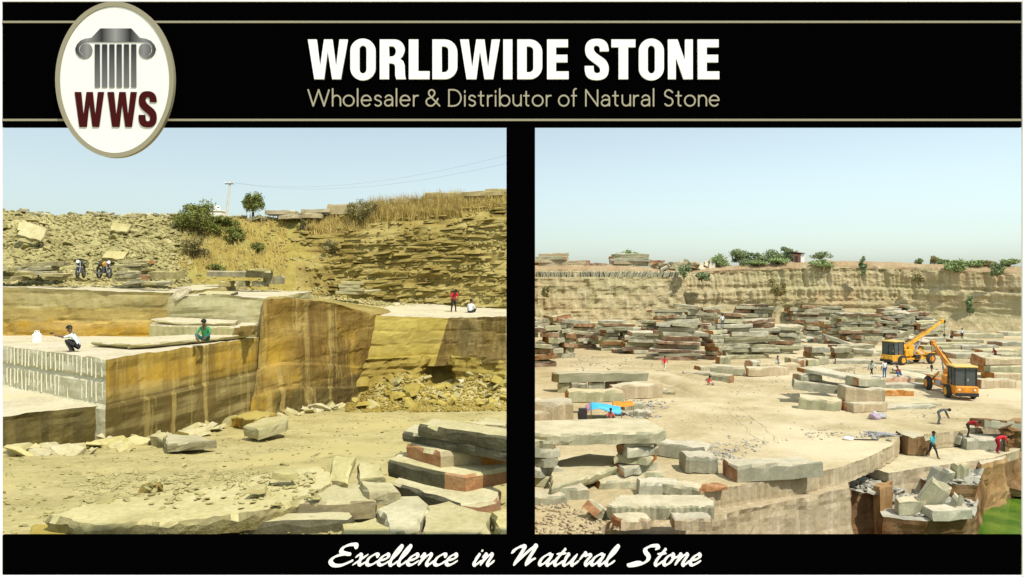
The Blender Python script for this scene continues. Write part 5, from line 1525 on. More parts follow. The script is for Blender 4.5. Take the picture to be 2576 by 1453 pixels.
lo = [P(1385, 1162, 38.4), P(1480, 1140, 40.2), P(1562, 1142, 39.6), P(1566, 1166, 37.6), P(1470, 1196, 35.2), P(1388, 1222, 33.6)]
for p in lo: p.z = CZ - 9.75
o = poly_slab('slab_stone', lo, .45, RS, seed=62, step=.35, rough=.05, bev=.06, under=.1)
tag(o, 'flat slab lying low between the two stone pillars', 'stone slab')
one(1428, 1250, 1.7, 1.2, .55, .1, 'grey-green block at the corner of the low flat slab', cat='stone block')
one(1365, 1262, 2.0, 1.4, .4, .2, 'greenish slab at the foot of the left pillar')
one(1560, 1222, 2.6, 1.2, .38, .12, 'thin slab supporting the right pillar at its foot')
# long block beside the pillar
one(1690, 1146, 4.6, 1.3, .85, -.62, 'long block running back beside the right pillar', cat='stone block', rust=(0, 0))
one(1757, 1183, 1.7, 1.6, .9, -.05, 'fluted block end on at the front of the long block', cat='stone block', rust=(0, 0))
one(1938, 1200, 4.7, 1.5, .85, .18, 'big tapering block alone near the edge of the bench', cat='stone block', rust=(1, .3), seed=4411)
one(1654, 1240, 2.0, 1.0, .62, .15, 'pale block before the edge of the bench', cat='stone block', rust=(0, 0))
one(1716, 1242, 1.7, 1.1, .5, -.25, 'wedge-shaped block with rust underside beside the pale block', cat='stone block', rust=(1, 1), tilt=(0, .12))
one(1782, 1232, 1.6, .7, .22, .25, 'flat orange-faced slab on the edge of the bench', mats=[M['rrust'], M['rrust'], M['rrust']])
# fluted slab at the lower edge of the right opening
fs = [P(1527, 1262, 31.2), P(1560, 1254, 32.6), P(1770, 1260, 32.6), P(1798, 1268, 31.6), P(1796, 1277, 31.0), P(1660, 1277, 30.9), P(1540, 1277, 30.9)]
for p in fs: p.z = CZ - 9.78
o = poly_slab('slab_stone', fs, .60, RS, seed=63, step=.13, rough=.03, bev=.05, flute=.035)
tag(o, 'long fluted grey-green slab propped level on rubble at the bench corner', 'stone slab')
one(1590, 1325, 1.4, 1.0, .45, .2, 'buff block under the left end of the fluted slab', cat='stone block', mats=RC)
one(1740, 1328, 1.6, 1.0, .5, -.1, 'buff block under the right end of the fluted slab', cat='stone block', mats=RC)
one(1505, 1302, 1.1, .8, .5, .9, 'dark grey block leaning at the left end of the fluted slab', cat='stone block', tilt=(.4, .5))

# --- central heap with lean-on slabs
for k, (px, py, L, W, T, yaw, lift, tl, mats, lab) in enumerate((
    (2062, 1030, 3.2, 1.6, .9, -.35, 0, (.05, .06), RS, 'bottom left block of the central heap in shade'), (2060, 1012, 4.3, 2.2, .75, -.12, 1.0, (.04, .09), RS, 'long dark-faced slab across the left of the central heap'),
    (2172, 1032, 3.2, 2.2, .7, .22, 0, (0, 0), RC, 'chipped bottom right block of the central heap'), (2166, 1028, 3.2, 2.2, 1.1, -.14, .68, (.03, .02), RC, 'fluted cream block on the right of the central heap'), (2176, 1024, 2.6, 2.0, .7, .3, 1.76, (-.03, .05), RS, 'upper grey block on the right of the central heap'),
    (2110, 1015, 4.6, 1.8, .32, -.45, 2.25, (.08, .16), RS, 'thin plank-like slab sloping across the top of the central heap'), (2080, 1000, 4.4, 2.2, .36, .14, 2.35, (.02, -.06), RC, 'broad tan slab tipped on top of the central heap'), (2030, 1010, 1.8, 1.4, .5, .1, 1.85, (0, 0), RS, 'green-grey cap stone at the left of the central heap'))):
    one(px, py, L, W, T, yaw, lab, lift=lift, tilt=tl, mats=mats, cat='stone block' if T > .5 else 'stone slab', rust=(.2, .6))
# --- standing men's slabs and flat slabs near the cranes
one(2232, 968, 5.0, 2.2, .5, .05, 'orange-edged slab under the man in white and blue', lift=.35, mats=[M['rtop'], M['rrust'], M['rrust']])
one(2250, 975, 5.4, 2.0, .4, .0, 'dark slab beneath the orange-edged slab')
one(2200, 955, 4.0, 1.2, .4, -.3, 'sloping slab left of the man in white and blue', tilt=(0, .1))
one(2295, 960, 2.4, 1.6, .8, -.4, 'angular tilted block right of the man in white and blue', cat='stone block', tilt=(.2, .2))
one(2310, 940, 5.4, 1.6, .4, -.12, 'flat grey slab behind the crouching worker', tilt=(0, .05))
one(2345, 955, 3.2, 1.0, .7, .5, 'brown-ended slab between crouching worker and near crane')
one(2255, 995, 3.0, 1.0, .55, .0, 'brown-fronted block before the orange-edged slab', cat='stone block', mats=[M['rtop'], M['rrust'], M['rrust']])
one(2275, 1018, 5.2, 2.6, .3, .12, 'very flat pale green slab right of the central heap')
one(2275, 1026, 4.4, 1.6, .25, .2, 'thin lower slab under the flat pale green slab')
one(2500, 975, 3.6, 1.6, .8, .12, 'pale fluted block lying right of the near crane', cat='stone block', mats=RC)
for k in range(3):
    one(2520 + 6 * k, 950 + 2 * k, 4.2, 2.0, .7, .02 * k, ['topmost', 'middle', 'bottom'][k] + ' fluted block in the three-high stack right of the near crane', cat='stone block', grp='stack right of near crane', lift=.72 * (2 - k) if k < 2 else 0, mats=RC if k != 1 else RS)
one(2480, 935, 2.2, 1.6, 1.9, .1, 'upright grey block behind the near crane cab', cat='stone block')
for k, (px, py, L, W, T, yaw, lab) in enumerate(((2455, 880, 6.5, 2.2, .7, .05, 'long slab on the ground between the two crane booms'), (2400, 872, 7, 2.2, .6, .1, 'flat slab behind the far crane'), (2440, 902, 5, 2, .7, -.05, 'greenish slab above the near crane boom tip'),
        (2510, 893, 6, 2.2, .8, .08, 'pale slab behind the lone man in dark red'), (2385, 858, 7, 2.4, .6, .02, 'slab under the far crane boom'), (2465, 850, 8, 2.6, .8, -.05, 'dark slab lying off beneath the cliff'), (2545, 870, 6, 2.4, .7, .1, 'dark brown slab at the end of the floor under the cliff'), (2560, 845, 6, 2.4, .7, .0, 'grey slab nearest the cliff foot at the end of the floor'),
        (2430, 845, 4.5, 2.2, .9, .0, 'pair-topped slab where two distant workers stand'), (2530, 900, 4, 2, .6, .3, 'brown block beside the lone man in dark red'),
        (2400, 895, 4.6, 2, .7, .1, 'grey slab lying between the two cranes'), (2360, 880, 5.4, 2, .6, -.1, 'slab behind the front wheel of the far crane'), (2485, 915, 3.6, 1.8, .8, .2, 'block just behind the near crane roof'), (2330, 862, 6, 2.2, .8, .0, 'thick slab under the dark jumbled pile'), (2425, 862, 5, 2, .6, -.2, 'slab tipped near the two distant workers'), (2555, 935, 3.4, 1.8, .8, .1, 'block at the end of the stack right of the near crane'), (2190, 890, 5, 2, .5, .1, 'low slab left of the far crane'), (2150, 915, 4.6, 1.8, .5, -.1, 'low flat slab before the neat layered pile'))):
    one(px, py, L, W, T, yaw, lab)
for k, (px, py, L, W, T, yaw, lab) in enumerate(((1925, 945, 4.4, 1.5, .9, .2, 'tan-ended block lying between track and heap'), (1955, 930, 5.0, 1.6, .7, .15, 'long tan slab behind the tan-ended block'), (1895, 930, 1.3, 1.3, 1.0, .4, 'brown-faced cube of stone beside the tan-ended block'),
        (1830, 942, 3.6, 1.8, .9, -.3, 'green-grey block behind the seated man in red'), (1812, 962, 2.2, 1.2, .8, -.5, 'brown-fronted block beside the seated man in red'), (1760, 945, 3.6, .9, .35, -.15, 'low dark slab left of the seated man in red'), (1800, 930, 4.4, 1.2, .4, .1, 'flat slab behind the seated man in red'), (1820, 915, 1.6, 1.4, .9, .1, 'square brown block under the broad pile'),
        (1990, 918, 1.4, 1.1, .9, .6, 'rounded brown stone in the row right of the tan slab'), (2015, 922, 1.4, 1.0, .8, 1.0, 'tilted stone in the row right of the tan slab'), (2040, 920, 1.8, 1.2, .8, .3, 'grey wedge in the row right of the tan slab'), (2065, 916, 1.6, 1.0, .9, .5, 'upright stub in the row right of the tan slab'), (2055, 942, 2.4, 1.0, .3, .1, 'thin slab on the ground behind the central heap'))):
    one(px, py, L, W, T, yaw, lab, cat='stone block' if T > .6 else 'stone slab', mats=RC if k in (0, 1) else RS)
# blocks on the step with the men
one(2292, 1140, 1.3, 1.6, 1.25, .0, 'square block with dark brown face on the step', h=11.6, cat='stone block', mats=[M['rtop'], M['rdark'], M['rdark']], rust=(0, 0))
one(2472, 1127, 2.8, 1.5, .75, -.05, 'pale grey block on the step beside the bending workers', h=11.6, cat='stone block', rust=(0, 0))
one(2405, 1120, 1.4, 1.6, .7, .3, 'sloping grey block at the back of the step', h=11.6, cat='stone block', tilt=(0, .3), rust=(0, 0))
one(2516, 1084, 3.0, 1.3, .6, -.15, 'brown-topped slab lifted behind the bending workers', lift=.1, mats=[M['rdark'], M['rside'], M['rdark']], tilt=(-.15, .1))
# fin of rock and rubble blocks in the pit
fin = [P(2196, 1190, 41.6), P(2240, 1188, 42.6), P(2238, 1196, 41.4), P(2212, 1204, 40.8)]
for p in fin: p.z = CZ - 11.9
tag(poly_slab('rock_fin', fin, 4.2, [M['rorange'], M['rorange'], M['rorange']], seed=64, step=.3, rough=.12), 'narrow upright fin of orange rock beside the rubble ledge', 'rock')
for k, (px, py, d, s, tl, lab) in enumerate(((2335, 1272, 40.6, (1.5, .3, 2.4), (.25, .5, .2), 'tall dark grey slab standing on the rubble ledge'), (2290, 1283, 40.6, (1.6, .9, .8), (0, 0, .1), 'squared grey block on the rubble ledge'), (2400, 1290, 40.2, (.5, .4, 1.6), (.1, .2, .4), 'slim pale splinter standing on the rubble ledge'),
        (2412, 1208, 43.5, (.9, .5, 1.5), (.1, .0, .2), 'upright grey slab in the brown ledge rubble'), (2370, 1208, 43.2, (1.2, .9, 1.0), (.3, .3, .6), 'dark grey boulder in the brown ledge rubble'), (2385, 1298, 39.8, (2.4, 1.4, .5), (0, 0, .1), 'broad pale slab on the front of the rubble ledge'))):
    me = slab_mesh('rubble_block', s[0], s[1], s[2], 500 + k, RS, 3, .08, .25, (0, 0))
    tag(link('rubble_block', me, None, P(px, py, d) + Vector((0, 0, .2)), tl), lab, 'stone block')
def pit_rubble():
    items, st = [], stone_set('pit_stone', 6, [M['rrubble']], .3, 21)
    cnt = 0
    for (x0, x1, d0, d1, h, n) in ((20.0, 22.8, 41.4, 45, 12.4, 170), (22.6, 27.4, 39.9, 44.4, 13.2, 380), (26, 30.4, 42.6, 46.4, 12.2, 240)):
        for k in range(n):
            x, d = rnd.uniform(x0, x1), rnd.uniform(d0, d1)
            if x / d * F + CX > 2448 + (14 if h < 12.3 else 0): continue
            if rnd.random() < .1:
                s = rnd.uniform(.45, .9)
                o = link('pit_stone', rnd.choice(st), None, (x, d, CZ - h + .12), (rnd.gauss(0, .5), rnd.gauss(0, .5), rnd.uniform(0, 6.3)), (s * 1.2, s, s * .6))
                tag(o, 'sharp grey stone among the rubble on the pit ledges', 'stone', 'stones on the pit ledges')
            else:
                s = rnd.uniform(.08, .5) * rnd.uniform(.5, 1)
                items.append(((x, d, CZ - h + .08), (s * 1.6, s, s * .6), (rnd.gauss(0, .5), rnd.gauss(0, .5), rnd.uniform(0, 6.3))))
    # loose stone on the floor: small heaps and scatter
    for (px, py, sx, sy, n, s0) in ((1810, 1150, 50, 14, 120, .14), (1870, 1120, 60, 14, 70, .12), (2210, 1095, 40, 8, 60, .2), (1620, 1020, 50, 14, 120, .2), (1600, 1045, 45, 8, 90, .22), (1850, 1050, 120, 30, 70, .08), (2080, 1090, 60, 14, 60, .09), (2330, 1040, 80, 20, 50, .09), (1900, 960, 200, 30, 160, .13), (2380, 940, 150, 40, 160, .16), (1500, 915, 120, 20, 120, .16), (2100, 920, 200, 20, 200, .2)):
        for k in range(n):
            p = RG(px + rnd.gauss(0, sx * .6), max(860, py + rnd.gauss(0, sy * .6)))
            if p.y < 31 and p.x > 6: continue
            s = s0 * rnd.uniform(.5, 1.8)
            items.append((p + Vector((0, 0, .03)), (s * 1.5, s, s * .7), (rnd.gauss(0, .3), rnd.gauss(0, .3), rnd.uniform(0, 6.3))))
    it2 = []
    for k in range(300):
        p = RG(1350 + 330 * rnd.random() ** 1.3, rnd.uniform(1272, 1350))
        if p.x > 1.2 + (p.y - 27) * 1.1: continue
        s = rnd.uniform(.05, .34) * rnd.uniform(.5, 1)
        it2.append((p + Vector((0, 0, .04)), (s * 1.5, s, s * .7), (rnd.gauss(0, .4), rnd.gauss(0, .4), rnd.uniform(0, 6.3))))
    chip_soup('buff_rubble', it2, M['rcut'], label='buff broken stone in the corner below the left pillar', cat='rubble', flat=.5, seed=33)
    chip_soup('floor_rubble', items, M['rrubble'], label='grey and buff broken stone lying about the quarry floor and pit ledges', cat='rubble', flat=.5, seed=31)
pit_rubble()
# cart track: two low ridges of packed spoil
def ridge(pts, w, h, name):
    V, Fc = [], []
    for i, p in enumerate(pts):
        a, b = pts[max(0, i - 1)], pts[min(len(pts) - 1, i + 1)]
        t = (b - a).normalized(); nr = Vector((-t.y, t.x, 0))
        e = math.sin(math.pi * (i + .5) / len(pts))
        for k in range(7):
            u = k / 6 * 2 - 1
            V.append(p + nr * u * w * (1 + .25 * fbm(i * .3, k, 2, 2)) + Vector((0, 0, h * e * (1 - u * u) * (1 + .4 * fbm(i * .5, k * .4, 1, 2)) - .05)))
    for i in range(len(pts) - 1):
        for k in range(6):
            a = i * 7 + k; Fc.append([a, a + 1, a + 8, a + 7])
    tag(link(name, mesh(name, V, Fc, [M['rsoil']], smooth=True)), kind='structure')
def bez(a, b, c, n=28): return [a * (1 - t) ** 2 + b * 2 * t * (1 - t) + c * t * t for t in [k / n for k in range(n + 1)]]
ridge(bez(RG(1600, 938), RG(1700, 955), RG(1815, 1012)), 1.4, .55, 'track_bank')
ridge(bez(RG(1660, 930), RG(1760, 950), RG(1880, 985)), 1.0, .35, 'track_bank')

# wheel ruts pressed into the floor
for k, (a, b, c) in enumerate(((RG(1660, 1000), RG(1900, 1010), RG(2330, 1035)), (RG(1665, 1010), RG(1905, 1022), RG(2325, 1048)), (RG(1830, 1000), RG(1930, 1080), RG(2010, 1150)), (RG(1800, 1008), RG(1885, 1085), RG(1960, 1150)), (RG(1990, 985), RG(2100, 925), RG(2330, 930)))):
    pts = bez(a, b, c, 60)
    for s_ in (-.9, .9):
        q = [p + Vector((.4 * fbm(i * .12, k, 1, 2), s_ * .3 + .3 * fbm(i * .1, k, 5, 2), .0)) for i, p in enumerate(pts)]
        ridge(q, .16, .11, 'wheel_rut')

# --- rim of the far cliff: stacks, standing slabs, shed, plants
def rim(px, back=0.0):
    dt = lerp(px, [1300, 1700, 2300, 2576, 2900], [158, 158, 152, 140, 126]) + 3 + back
    zt = (HY - lerp(px, XC, YC)) / F * (dt - 3 - back)
    return Vector(((px - CX) / F * dt, dt, CZ + zt - .1))
def rim_stack(px, n, L, T, lab, grp, mats=RS, back=1.0, jit=.2):
    b = rim(px, back)
    for k in range(n):
        me = slab(L * rnd.uniform(.85, 1.1), 2.2, T, None, rnd.choice([RC, RC, RU, RS]))
        o = link('rim_stack_stone', me, None, b + Vector((rnd.gauss(0, jit), rnd.gauss(0, jit), T * (k + .5) * 1.02)), (0, rnd.gauss(0, .02), rnd.gauss(0, .12) + (math.pi if rnd.random() < .5 else 0)))
        tag(o, (['bottom', 'second', 'third', 'fourth', 'fifth'][k] if k < n - 1 else 'top') + ' ' + lab if n > 1 else lab, 'stone slab', grp)
rim_stack(1385, 4, 7.5, .7, 'buff slab in the long stack on the cliff rim nearest the divide', 'long rim stack')
rim_stack(1440, 2, 5.5, .6, 'slab in the low rim stack beside the long one', 'low rim stack')
rim_stack(1583, 5, 8.5, .55, 'pale slab in the big rim stack under the bright green tree', 'big rim stack')
rim_stack(1650, 3, 4.0, .6, 'slab in the small rim stack right of the big one', 'small rim stack')
rim_stack(1712, 3, 4.6, .6, 'slab in the grey and orange rim stack', 'grey and orange rim stack')
rim_stack(1495, 1, 6, .7, 'low slab alone on the rim between two stacks', 'lone rim slabs')
stm = [slab_mesh('standing_stone', .34, 1.4, 1.35, 880 + k, RS, 2, .05, .15, (0, 0), .03) for k in range(4)]
for k in range(82):
    px = 1352 + k * 4.35 + rnd.uniform(-1, 1)
    if 1440 < px < 1452: continue
    p = P(px, 698, 153.5)
    ln = .18 if k < 40 else -.35
    o = link('standing_stone', rnd.choice(stm), None, p + Vector((0, 0, .55)), (rnd.gauss(0, .05), rnd.gauss(-ln, .12), rnd.gauss(0, .1)))
    tag(o, 'thin slab standing on edge in the long row below the cliff rim', 'stone slab', 'row of slabs on edge')
V = [P(1322, 697.5, 152.4), P(1420, 697.5, 152), P(1560, 697.5, 152.3), P(1715, 697.5, 153), P(1730, 697.5, 160), P(1330, 697.5, 160)]
massif('cliff_buttress', V, [low(v, 11, 0, -4.5 if i < 4 else 0) for i, v in enumerate(V)], [M['rlip'], M['rcliff']], .5, .4, .45, 66, flute=.4, flen=.9, top_step=2.0, strata=.2)
for k in range(34):
    px = rnd.uniform(1640, 1800); p = rim(px, rnd.uniform(-1, 3))
    o = link('tipped_stone', slab(rnd.choice([2.5, 3.0]), 1.5, .5), None, p + Vector((0, 0, rnd.uniform(.2, 1.0))), (rnd.gauss(0, .5), rnd.gauss(0, .6), rnd.uniform(0, 3)))
    tag(o, 'slab tipped at random in the heap along the cliff rim', 'stone slab', 'tipped rim slabs')

shed = empty('stone_shed', rim(2003, 2.0), 'small shed with white side wall and brown roof on the rim', 'shed')
box('front_wall', shed, (1.7, .25, 2.0), (-.4, -1.2, 1.0), M['roofred'])
box('side_wall', shed, (.9, 2.6, 1.9), (.95, .1, .95), M['plaster'])
box('roof', shed, (2.6, 3.0, .18), (.1, 0, 2.25), M['roofred'], (0, .14, 0))
box('doorway', shed, (.6, .06, 1.5), (-.5, -1.36, .75), M['iron'])

def rt(name, px, w, h, n, mat, lab, seed, back=1.5, cat='tree', bare=.04, cl=16, z=0.0, leaf=.36):
    o = leafy(name, rim(px, back) + Vector((0, 0, z)), w, h, n, mat, lab, cat, seed=seed, leaf=leaf, clumps=cl, bare=bare, trunk=.18)
    return o
rt('rim_tree', 1575, 5.6, 4.4, 900, M['leaf_rl'], 'bright green tree behind the big rim stack', 41, 5)
rt('rim_tree', 1810, 4.2, 4.0, 1000, M['leaf_rl'], 'pale round tree on the rim left of the dark trees', 42, 1)
rt('rim_tree', 1862, 4.6, 4.2, 1100, M['leaf_r'], 'feathery dark tree at the left of the dark tree group', 43)
rt('rim_tree', 1900, 4.0, 3.0, 900, M['leaf_r'], 'lower tree in the middle of the dark tree group', 44)
rt('rim_tree', 1942, 5.2, 4.0, 1200, M['leaf_r'], 'dense dark tree in the dark tree group', 45)
rt('rim_tree', 1980, 5.2, 4.0, 1200, M['leaf_r'], 'broad olive tree touching the shed', 46, 4)
rt('rim_shrub', 1960, 4.2, 1.6, 600, M['leaf_rl'], 'low light shrub before the dark tree group', 47, -1, 'shrub', .02)
rt('rim_shrub', 1905, 4.0, 1.4, 500, M['leaf_rl'], 'light green shrub under the feathery tree', 48, -1, 'shrub', .02)
rt('rim_tree', 2063, 4.2, 2.4, 320, M['leaf_r'], 'thin flat-topped tree right of the shed', 49, 4, 'tree', .3)
rt('rim_shrub', 2068, 5.0, 1.8, 700, M['leaf_rl'], 'spreading shrub on the slope right of the shed', 50, -3, 'shrub', .02, z=-1.4)
rt('rim_shrub', 2312, 1.6, 1.5, 300, M['leaf_r'], 'small round shrub in the middle of the bare rim', 51, 0, 'shrub', .05)
rt('rim_shrub', 2350, 1.8, 2.0, 260, M['leaf_b'], 'bare grey sapling on the rim', 52, 2, 'shrub', .2)
rt('rim_shrub', 2405, 3.4, 3.0, 1100, M['leaf_rl'], 'large light green bush hanging over the rim', 54, -3.2, 'shrub', .02, z=-1.2)
rt('rim_shrub', 2375, 2.4, 1.6, 420, M['leaf_rl'], 'shrub just left of the large light green bush', 55, 1, 'shrub', .05)
rt('rim_shrub', 2452, 4.2, 1.6, 800, M['leaf_rl'], 'wide low bush right of the large light green bush', 56, 0, 'shrub', .02)
rt('rim_shrub', 2490, 2.2, 1.3, 350, M['leaf_b'], 'faded scrub between the two right bushes', 57, 0, 'shrub', .02)
rt('rim_shrub', 2540, 3.4, 1.9, 800, M['leaf_rl'], 'round bush at the end of the rim', 58, 1, 'shrub', .02)
for k, (px, py, d, w, h, lab) in enumerate(((1720, 698, 151, 2.6, 3.4, 'bush growing at the end of the row of standing slabs'), (1955, 745, 149.5, 3.6, 4.2, 'scrub climbing the middle of the far cliff'), (2170, 690, 150, 1.6, 3.6, 'slim bush near the top of the far cliff'), (2310, 712, 148.5, 2.2, 2.0, 'grey-green tuft on the upper cliff wall'), (2508, 694, 141, 2.4, 2.6, 'dark bush hanging below the rim at the right'), (1372, 760, 151, 1.6, 4.0, 'dark shrub in the cleft of the cliff near the divide'), (1765, 706, 152, 3.0, 1.8, 'low scrub where the row of standing slabs ends'), (2215, 800, 148, 2.0, 2.0, 'small bush low on the cliff behind the dark pile'), (2440, 790, 139, 1.6, 3.4, 'narrow green patch of scrub in a cliff cleft'))):
    leafy('cliff_shrub', P(px, py, d), w, h, 600, M['leaf_b'] if k in (1, 3, 5) else M['leaf_r'], lab, 'shrub', seed=70 + k, leaf=.4, clumps=9, bare=.02, trunk=.1)

# --- blue tarpaulin shelter
sh = empty('tarpaulin_shelter', RG(1520, 1052), 'bright blue tarpaulin shelter with patterned edge among the blocks', 'shelter')
V, Fc = [], []
nx, ny = 13, 9
for j in range(ny):
    for i in range(nx):
        u, v = i / (nx - 1), j / (ny - 1)
        V.append((-1.15 + 2.3 * u + .2 * v, -.9 + 1.8 * v, (.78 + .34 * math.sin(math.pi * v) - .25 * u * u) + .10 * math.sin(u * 6) * (1 - v) + .10 * fbm(u * 3, v * 3, 2, 2)))
for j in range(ny - 1):
    for i in range(nx - 1):
        a = j * nx + i; Fc.append([a, a + 1, a + nx + 1, a + nx])
me = mesh('canopy', V, Fc, [M['tarp']], smooth=True)
cv = link('canopy', me, sh); m_ = cv.modifiers.new('thick', 'SOLIDIFY'); m_.thickness = .02
V2 = [(x, y, z + .02) for (x, y, z) in [V[j * nx] for j in range(ny)]] + [(x - .45, y - .1, z - .55 + .06 * k) for k, (x, y, z) in enumerate([V[j * nx] for j in range(ny)])]
link('edge_cloth', mesh('edge_cloth', V2, [[j, j + 1, ny + j + 1, ny + j] for j in range(ny - 1)], [M['tarp_edge']], smooth=True), sh)
for (x, y, h) in ((-1.1, -.85, .76), (1.2, -.8, .52), (-.9, .8, .76), (1.3, .85, .52)):
    bm = bmesh.new(); bm_tube(bm, (0, 0, -.05), (0, 0, h), .035, 6); link('pole', bm_mesh('pole', bm, [M['wood']]), sh, (x, y, 0))
aw = empty('orange_awning', RG(1568, 1048), 'small orange cloth awning beside the blue tarpaulin', 'awning')
me = mesh('awning_cloth', [(-.75, -.4, .85), (0, -.42, .80), (.75, -.4, .9), (-.75, .5, 1.1), (0, .5, 1.02), (.75, .5, 1.12)], [[0, 1, 4, 3], [1, 2, 5, 4]], [M['orange']], smooth=True)
link('awning_cloth', me, aw)
for (x, y, h) in ((-.73, -.38, .86), (.73, -.38, .9), (-.73, .48, 1.1), (.73, .48, 1.1)):
    bm = bmesh.new(); bm_tube(bm, (0, 0, -.05), (0, 0, h), .03, 6); link('awning_pole', bm_mesh('awning_pole', bm, [M['wood']]), aw, (x, y, 0))
cr = empty('metal_stand', RG(1442, 1065), 'small dark metal trestle with a box beside the pink cream block', 'trestle')
for (x, y) in ((-.35, -.2), (.35, -.2), (-.35, .2), (.35, .2)):
    bm = bmesh.new(); bm_tube(bm, (x * 1.2, y, -.02), (x, y * .5, .8), .03, 6); link('leg', bm_mesh('leg', bm, [M['iron']]), cr)
box('top_rail', cr, (.9, .3, .07), (0, 0, .82), M['iron'])
bx_ = box('tool_box', None, (.6, .5, 1.0), RG(1466, 1062) + Vector((0, 0, .5)), M['iron'])
tag(bx_, 'dark upright metal box standing beside the small trestle', 'box')
# bundle of rods, hose and small pile by the bench
rods = empty('rod_bundle', RG(2220, 1099), 'bundle of steel drill rods thrown down on the bench', 'drill rods')
for k in range(9):
    bm = bmesh.new(); bm_tube(bm, (-.9, 0, 0), (.9, 0, 0), .035, 6)
    link('rod', bm_mesh('rod', bm, [M['steel_l']]), rods, (rnd.uniform(-.3, .3), rnd.uniform(-.4, .4), .06 + .05 * k * .5), (0, rnd.uniform(-.1, .1), rnd.uniform(-.6, .9)))
bar = empty('steel_bar', RG(2165, 1108), 'single steel bar with a rag lying left of the drill rods', 'steel bar')
bm = bmesh.new(); bm_tube(bm, (-1.1, 0, .05), (1.1, -.1, .05), .04, 6); link('bar', bm_mesh('bar', bm, [M['iron']]), bar)
bm = bmesh.new(); bmesh.ops.create_icosphere(bm, subdivisions=2, radius=.3); bmesh.ops.scale(bm, vec=(1.2, .8, .45), verts=bm.verts)
for v in bm.verts: v.co += v.normal * .06 * fbm(v.co.x * 4, v.co.y * 4, v.co.z * 4, 2)
link('rag', bm_mesh('rag', bm, [M['cream']], True), bar, (-.8, 0, .12))
sk = []
for k, (dx, mt) in enumerate(((-.35, cloth('lilac_cloth', (.38, .30, .36))), (.3, M['steel_l']), (.0, cloth('pale_sack', (.5, .5, .47))))):
    bm = bmesh.new(); bmesh.ops.create_icosphere(bm, subdivisions=3, radius=.5); bmesh.ops.scale(bm, vec=(.85, .6, .62 - .1 * k), verts=bm.verts)
    for v in bm.verts: v.co += v.normal * .14 * fbm(v.co.x * 3 + k, v.co.y * 3, v.co.z * 3, 3)
    o = link('cloth_sack', bm_mesh('cloth_sack', bm, [mt], True), None, RG(2212 + dx * 30, 1056) + Vector((0, .3 * k, .22)))
    tag(o, ['pinkish sack in the group of three on the open floor', 'grey sack in the group of three on the open floor', 'whitish sack in the group of three on the open floor'][k], 'sack')
# ------------------------------------------------------------------ mobile cranes
def wheel(parent, loc, r, w, rim_mat):
    bm = bmesh.new()
    bmesh.ops.create_cone(bm, cap_ends=True, segments=22, radius1=r, radius2=r, depth=w, matrix=Matrix.Rotation(math.pi / 2, 4, 'X'))
    es = [e for e in bm.edges if len(e.link_faces) == 2 and any(len(f.verts) > 6 for f in e.link_faces)]
    bmesh.ops.bevel(bm, geom=es, offset=r * .16, segments=2, affect='EDGES')
    wh = link('wheel', bm_mesh('wheel', bm, [M['tyre']]), parent, loc)
    for s in (-1, 1):
        bm = bmesh.new(); bm_cyl(bm, r * .55, r * .5, .05, rot=(math.pi / 2, 0, 0), seg=18); bm_cyl(bm, r * .2, r * .2, .12, rot=(math.pi / 2, 0, 0), seg=10)
        link('rim', bm_mesh('rim', bm, [rim_mat]), wh, (0, s * w / 2, 0))
    return wh

def cab_unit(root, x, paint, lower):
    """operator's cab: lower body, posts, glass, roof. Built round (x, 0), facing -X"""
    L, W, z0, z1 = 1.5, 1.72, 1.25, 2.85
    low_ = box('cab_base', root, (L + .5, W + .1, .75), (x - .1, 0, .88), lower, None, .08)
    box('bumper', root, (.25, W + .05, .3), (x - L / 2 - .32, 0, .55), M['iron'])
    for sy in (-.6, .6):
        bm = bmesh.new(); bm_cyl(bm, .07, .09, .05, rot=(0, math.pi / 2, 0), seg=12)
        link('headlight', bm_mesh('headlight', bm, [M['cream']]), root, (x - L / 2 - .37, sy, .95))
    for sx in (-1, 1):
        for sy in (-1, 1): box('cab_post', root, (.09, .09, z1 - z0), (x + sx * L / 2, sy * W / 2, (z0 + z1) / 2), M['iron'], None, .01)
    for sy in (-1, 1): box('cab_post', root, (.07, .07, z1 - z0), (x - .05, sy * W / 2, (z0 + z1) / 2), M['iron'], None, .01)
    box('cab_post', root, (.07, .07, z1 - z0), (x - L / 2, 0, (z0 + z1) / 2), M['iron'], None, .01)
    gl = glass_clear
    box('windscreen', root, (.02, W - .1, z1 - z0 - .06), (x - L / 2 + .02, 0, (z0 + z1) / 2), gl, None, 0)
    box('rear_window', root, (.02, W - .1, z1 - z0 - .5), (x + L / 2 - .02, 0, (z0 + z1) / 2 + .2), gl, None, 0)
    for sy in (-1, 1): box('side_window', root, (L - .1, .02, z1 - z0 - .06), (x, sy * (W / 2 - .02), (z0 + z1) / 2), gl, None, 0)
    box('dashboard', root, (.35, W - .2, .4), (x - L / 2 + .25, 0, 1.42), M['iron'])
    st = box('driver_seat', root, (.5, .55, .18), (x + .15, -.1, 1.55), M['seat'], None, .04)
    box('seat_back', st, (.14, .52, .7), (.26, 0, .38), M['seat'], (0, .12, 0), .04)
    bm = bmesh.new(); bmesh.ops.create_cone(bm, cap_ends=True, segments=16, radius1=.2, radius2=.2, depth=.03)
    link('steering_wheel', bm_mesh('steering_wheel', bm, [M['iron']]), root, (x - .35, -.1, 1.75), (0, -.6, 0))
    box('cab_roof', root, (L + .3, W + .2, .16), (x, 0, z1 + .08), M['cabroof'], None, .06)

glass_clear, ntg, bg_ = new_mat('cab_window_glass')
bg_.inputs['Base Color'].default_value = (.6, .68, .64, 1); bg_.inputs['Roughness'].default_value = .05
bg_.inputs['Transmission Weight'].default_value = .85; bg_.inputs['IOR'].default_value = 1.02; bg_.inputs['Specular IOR Level'].default_value = .8

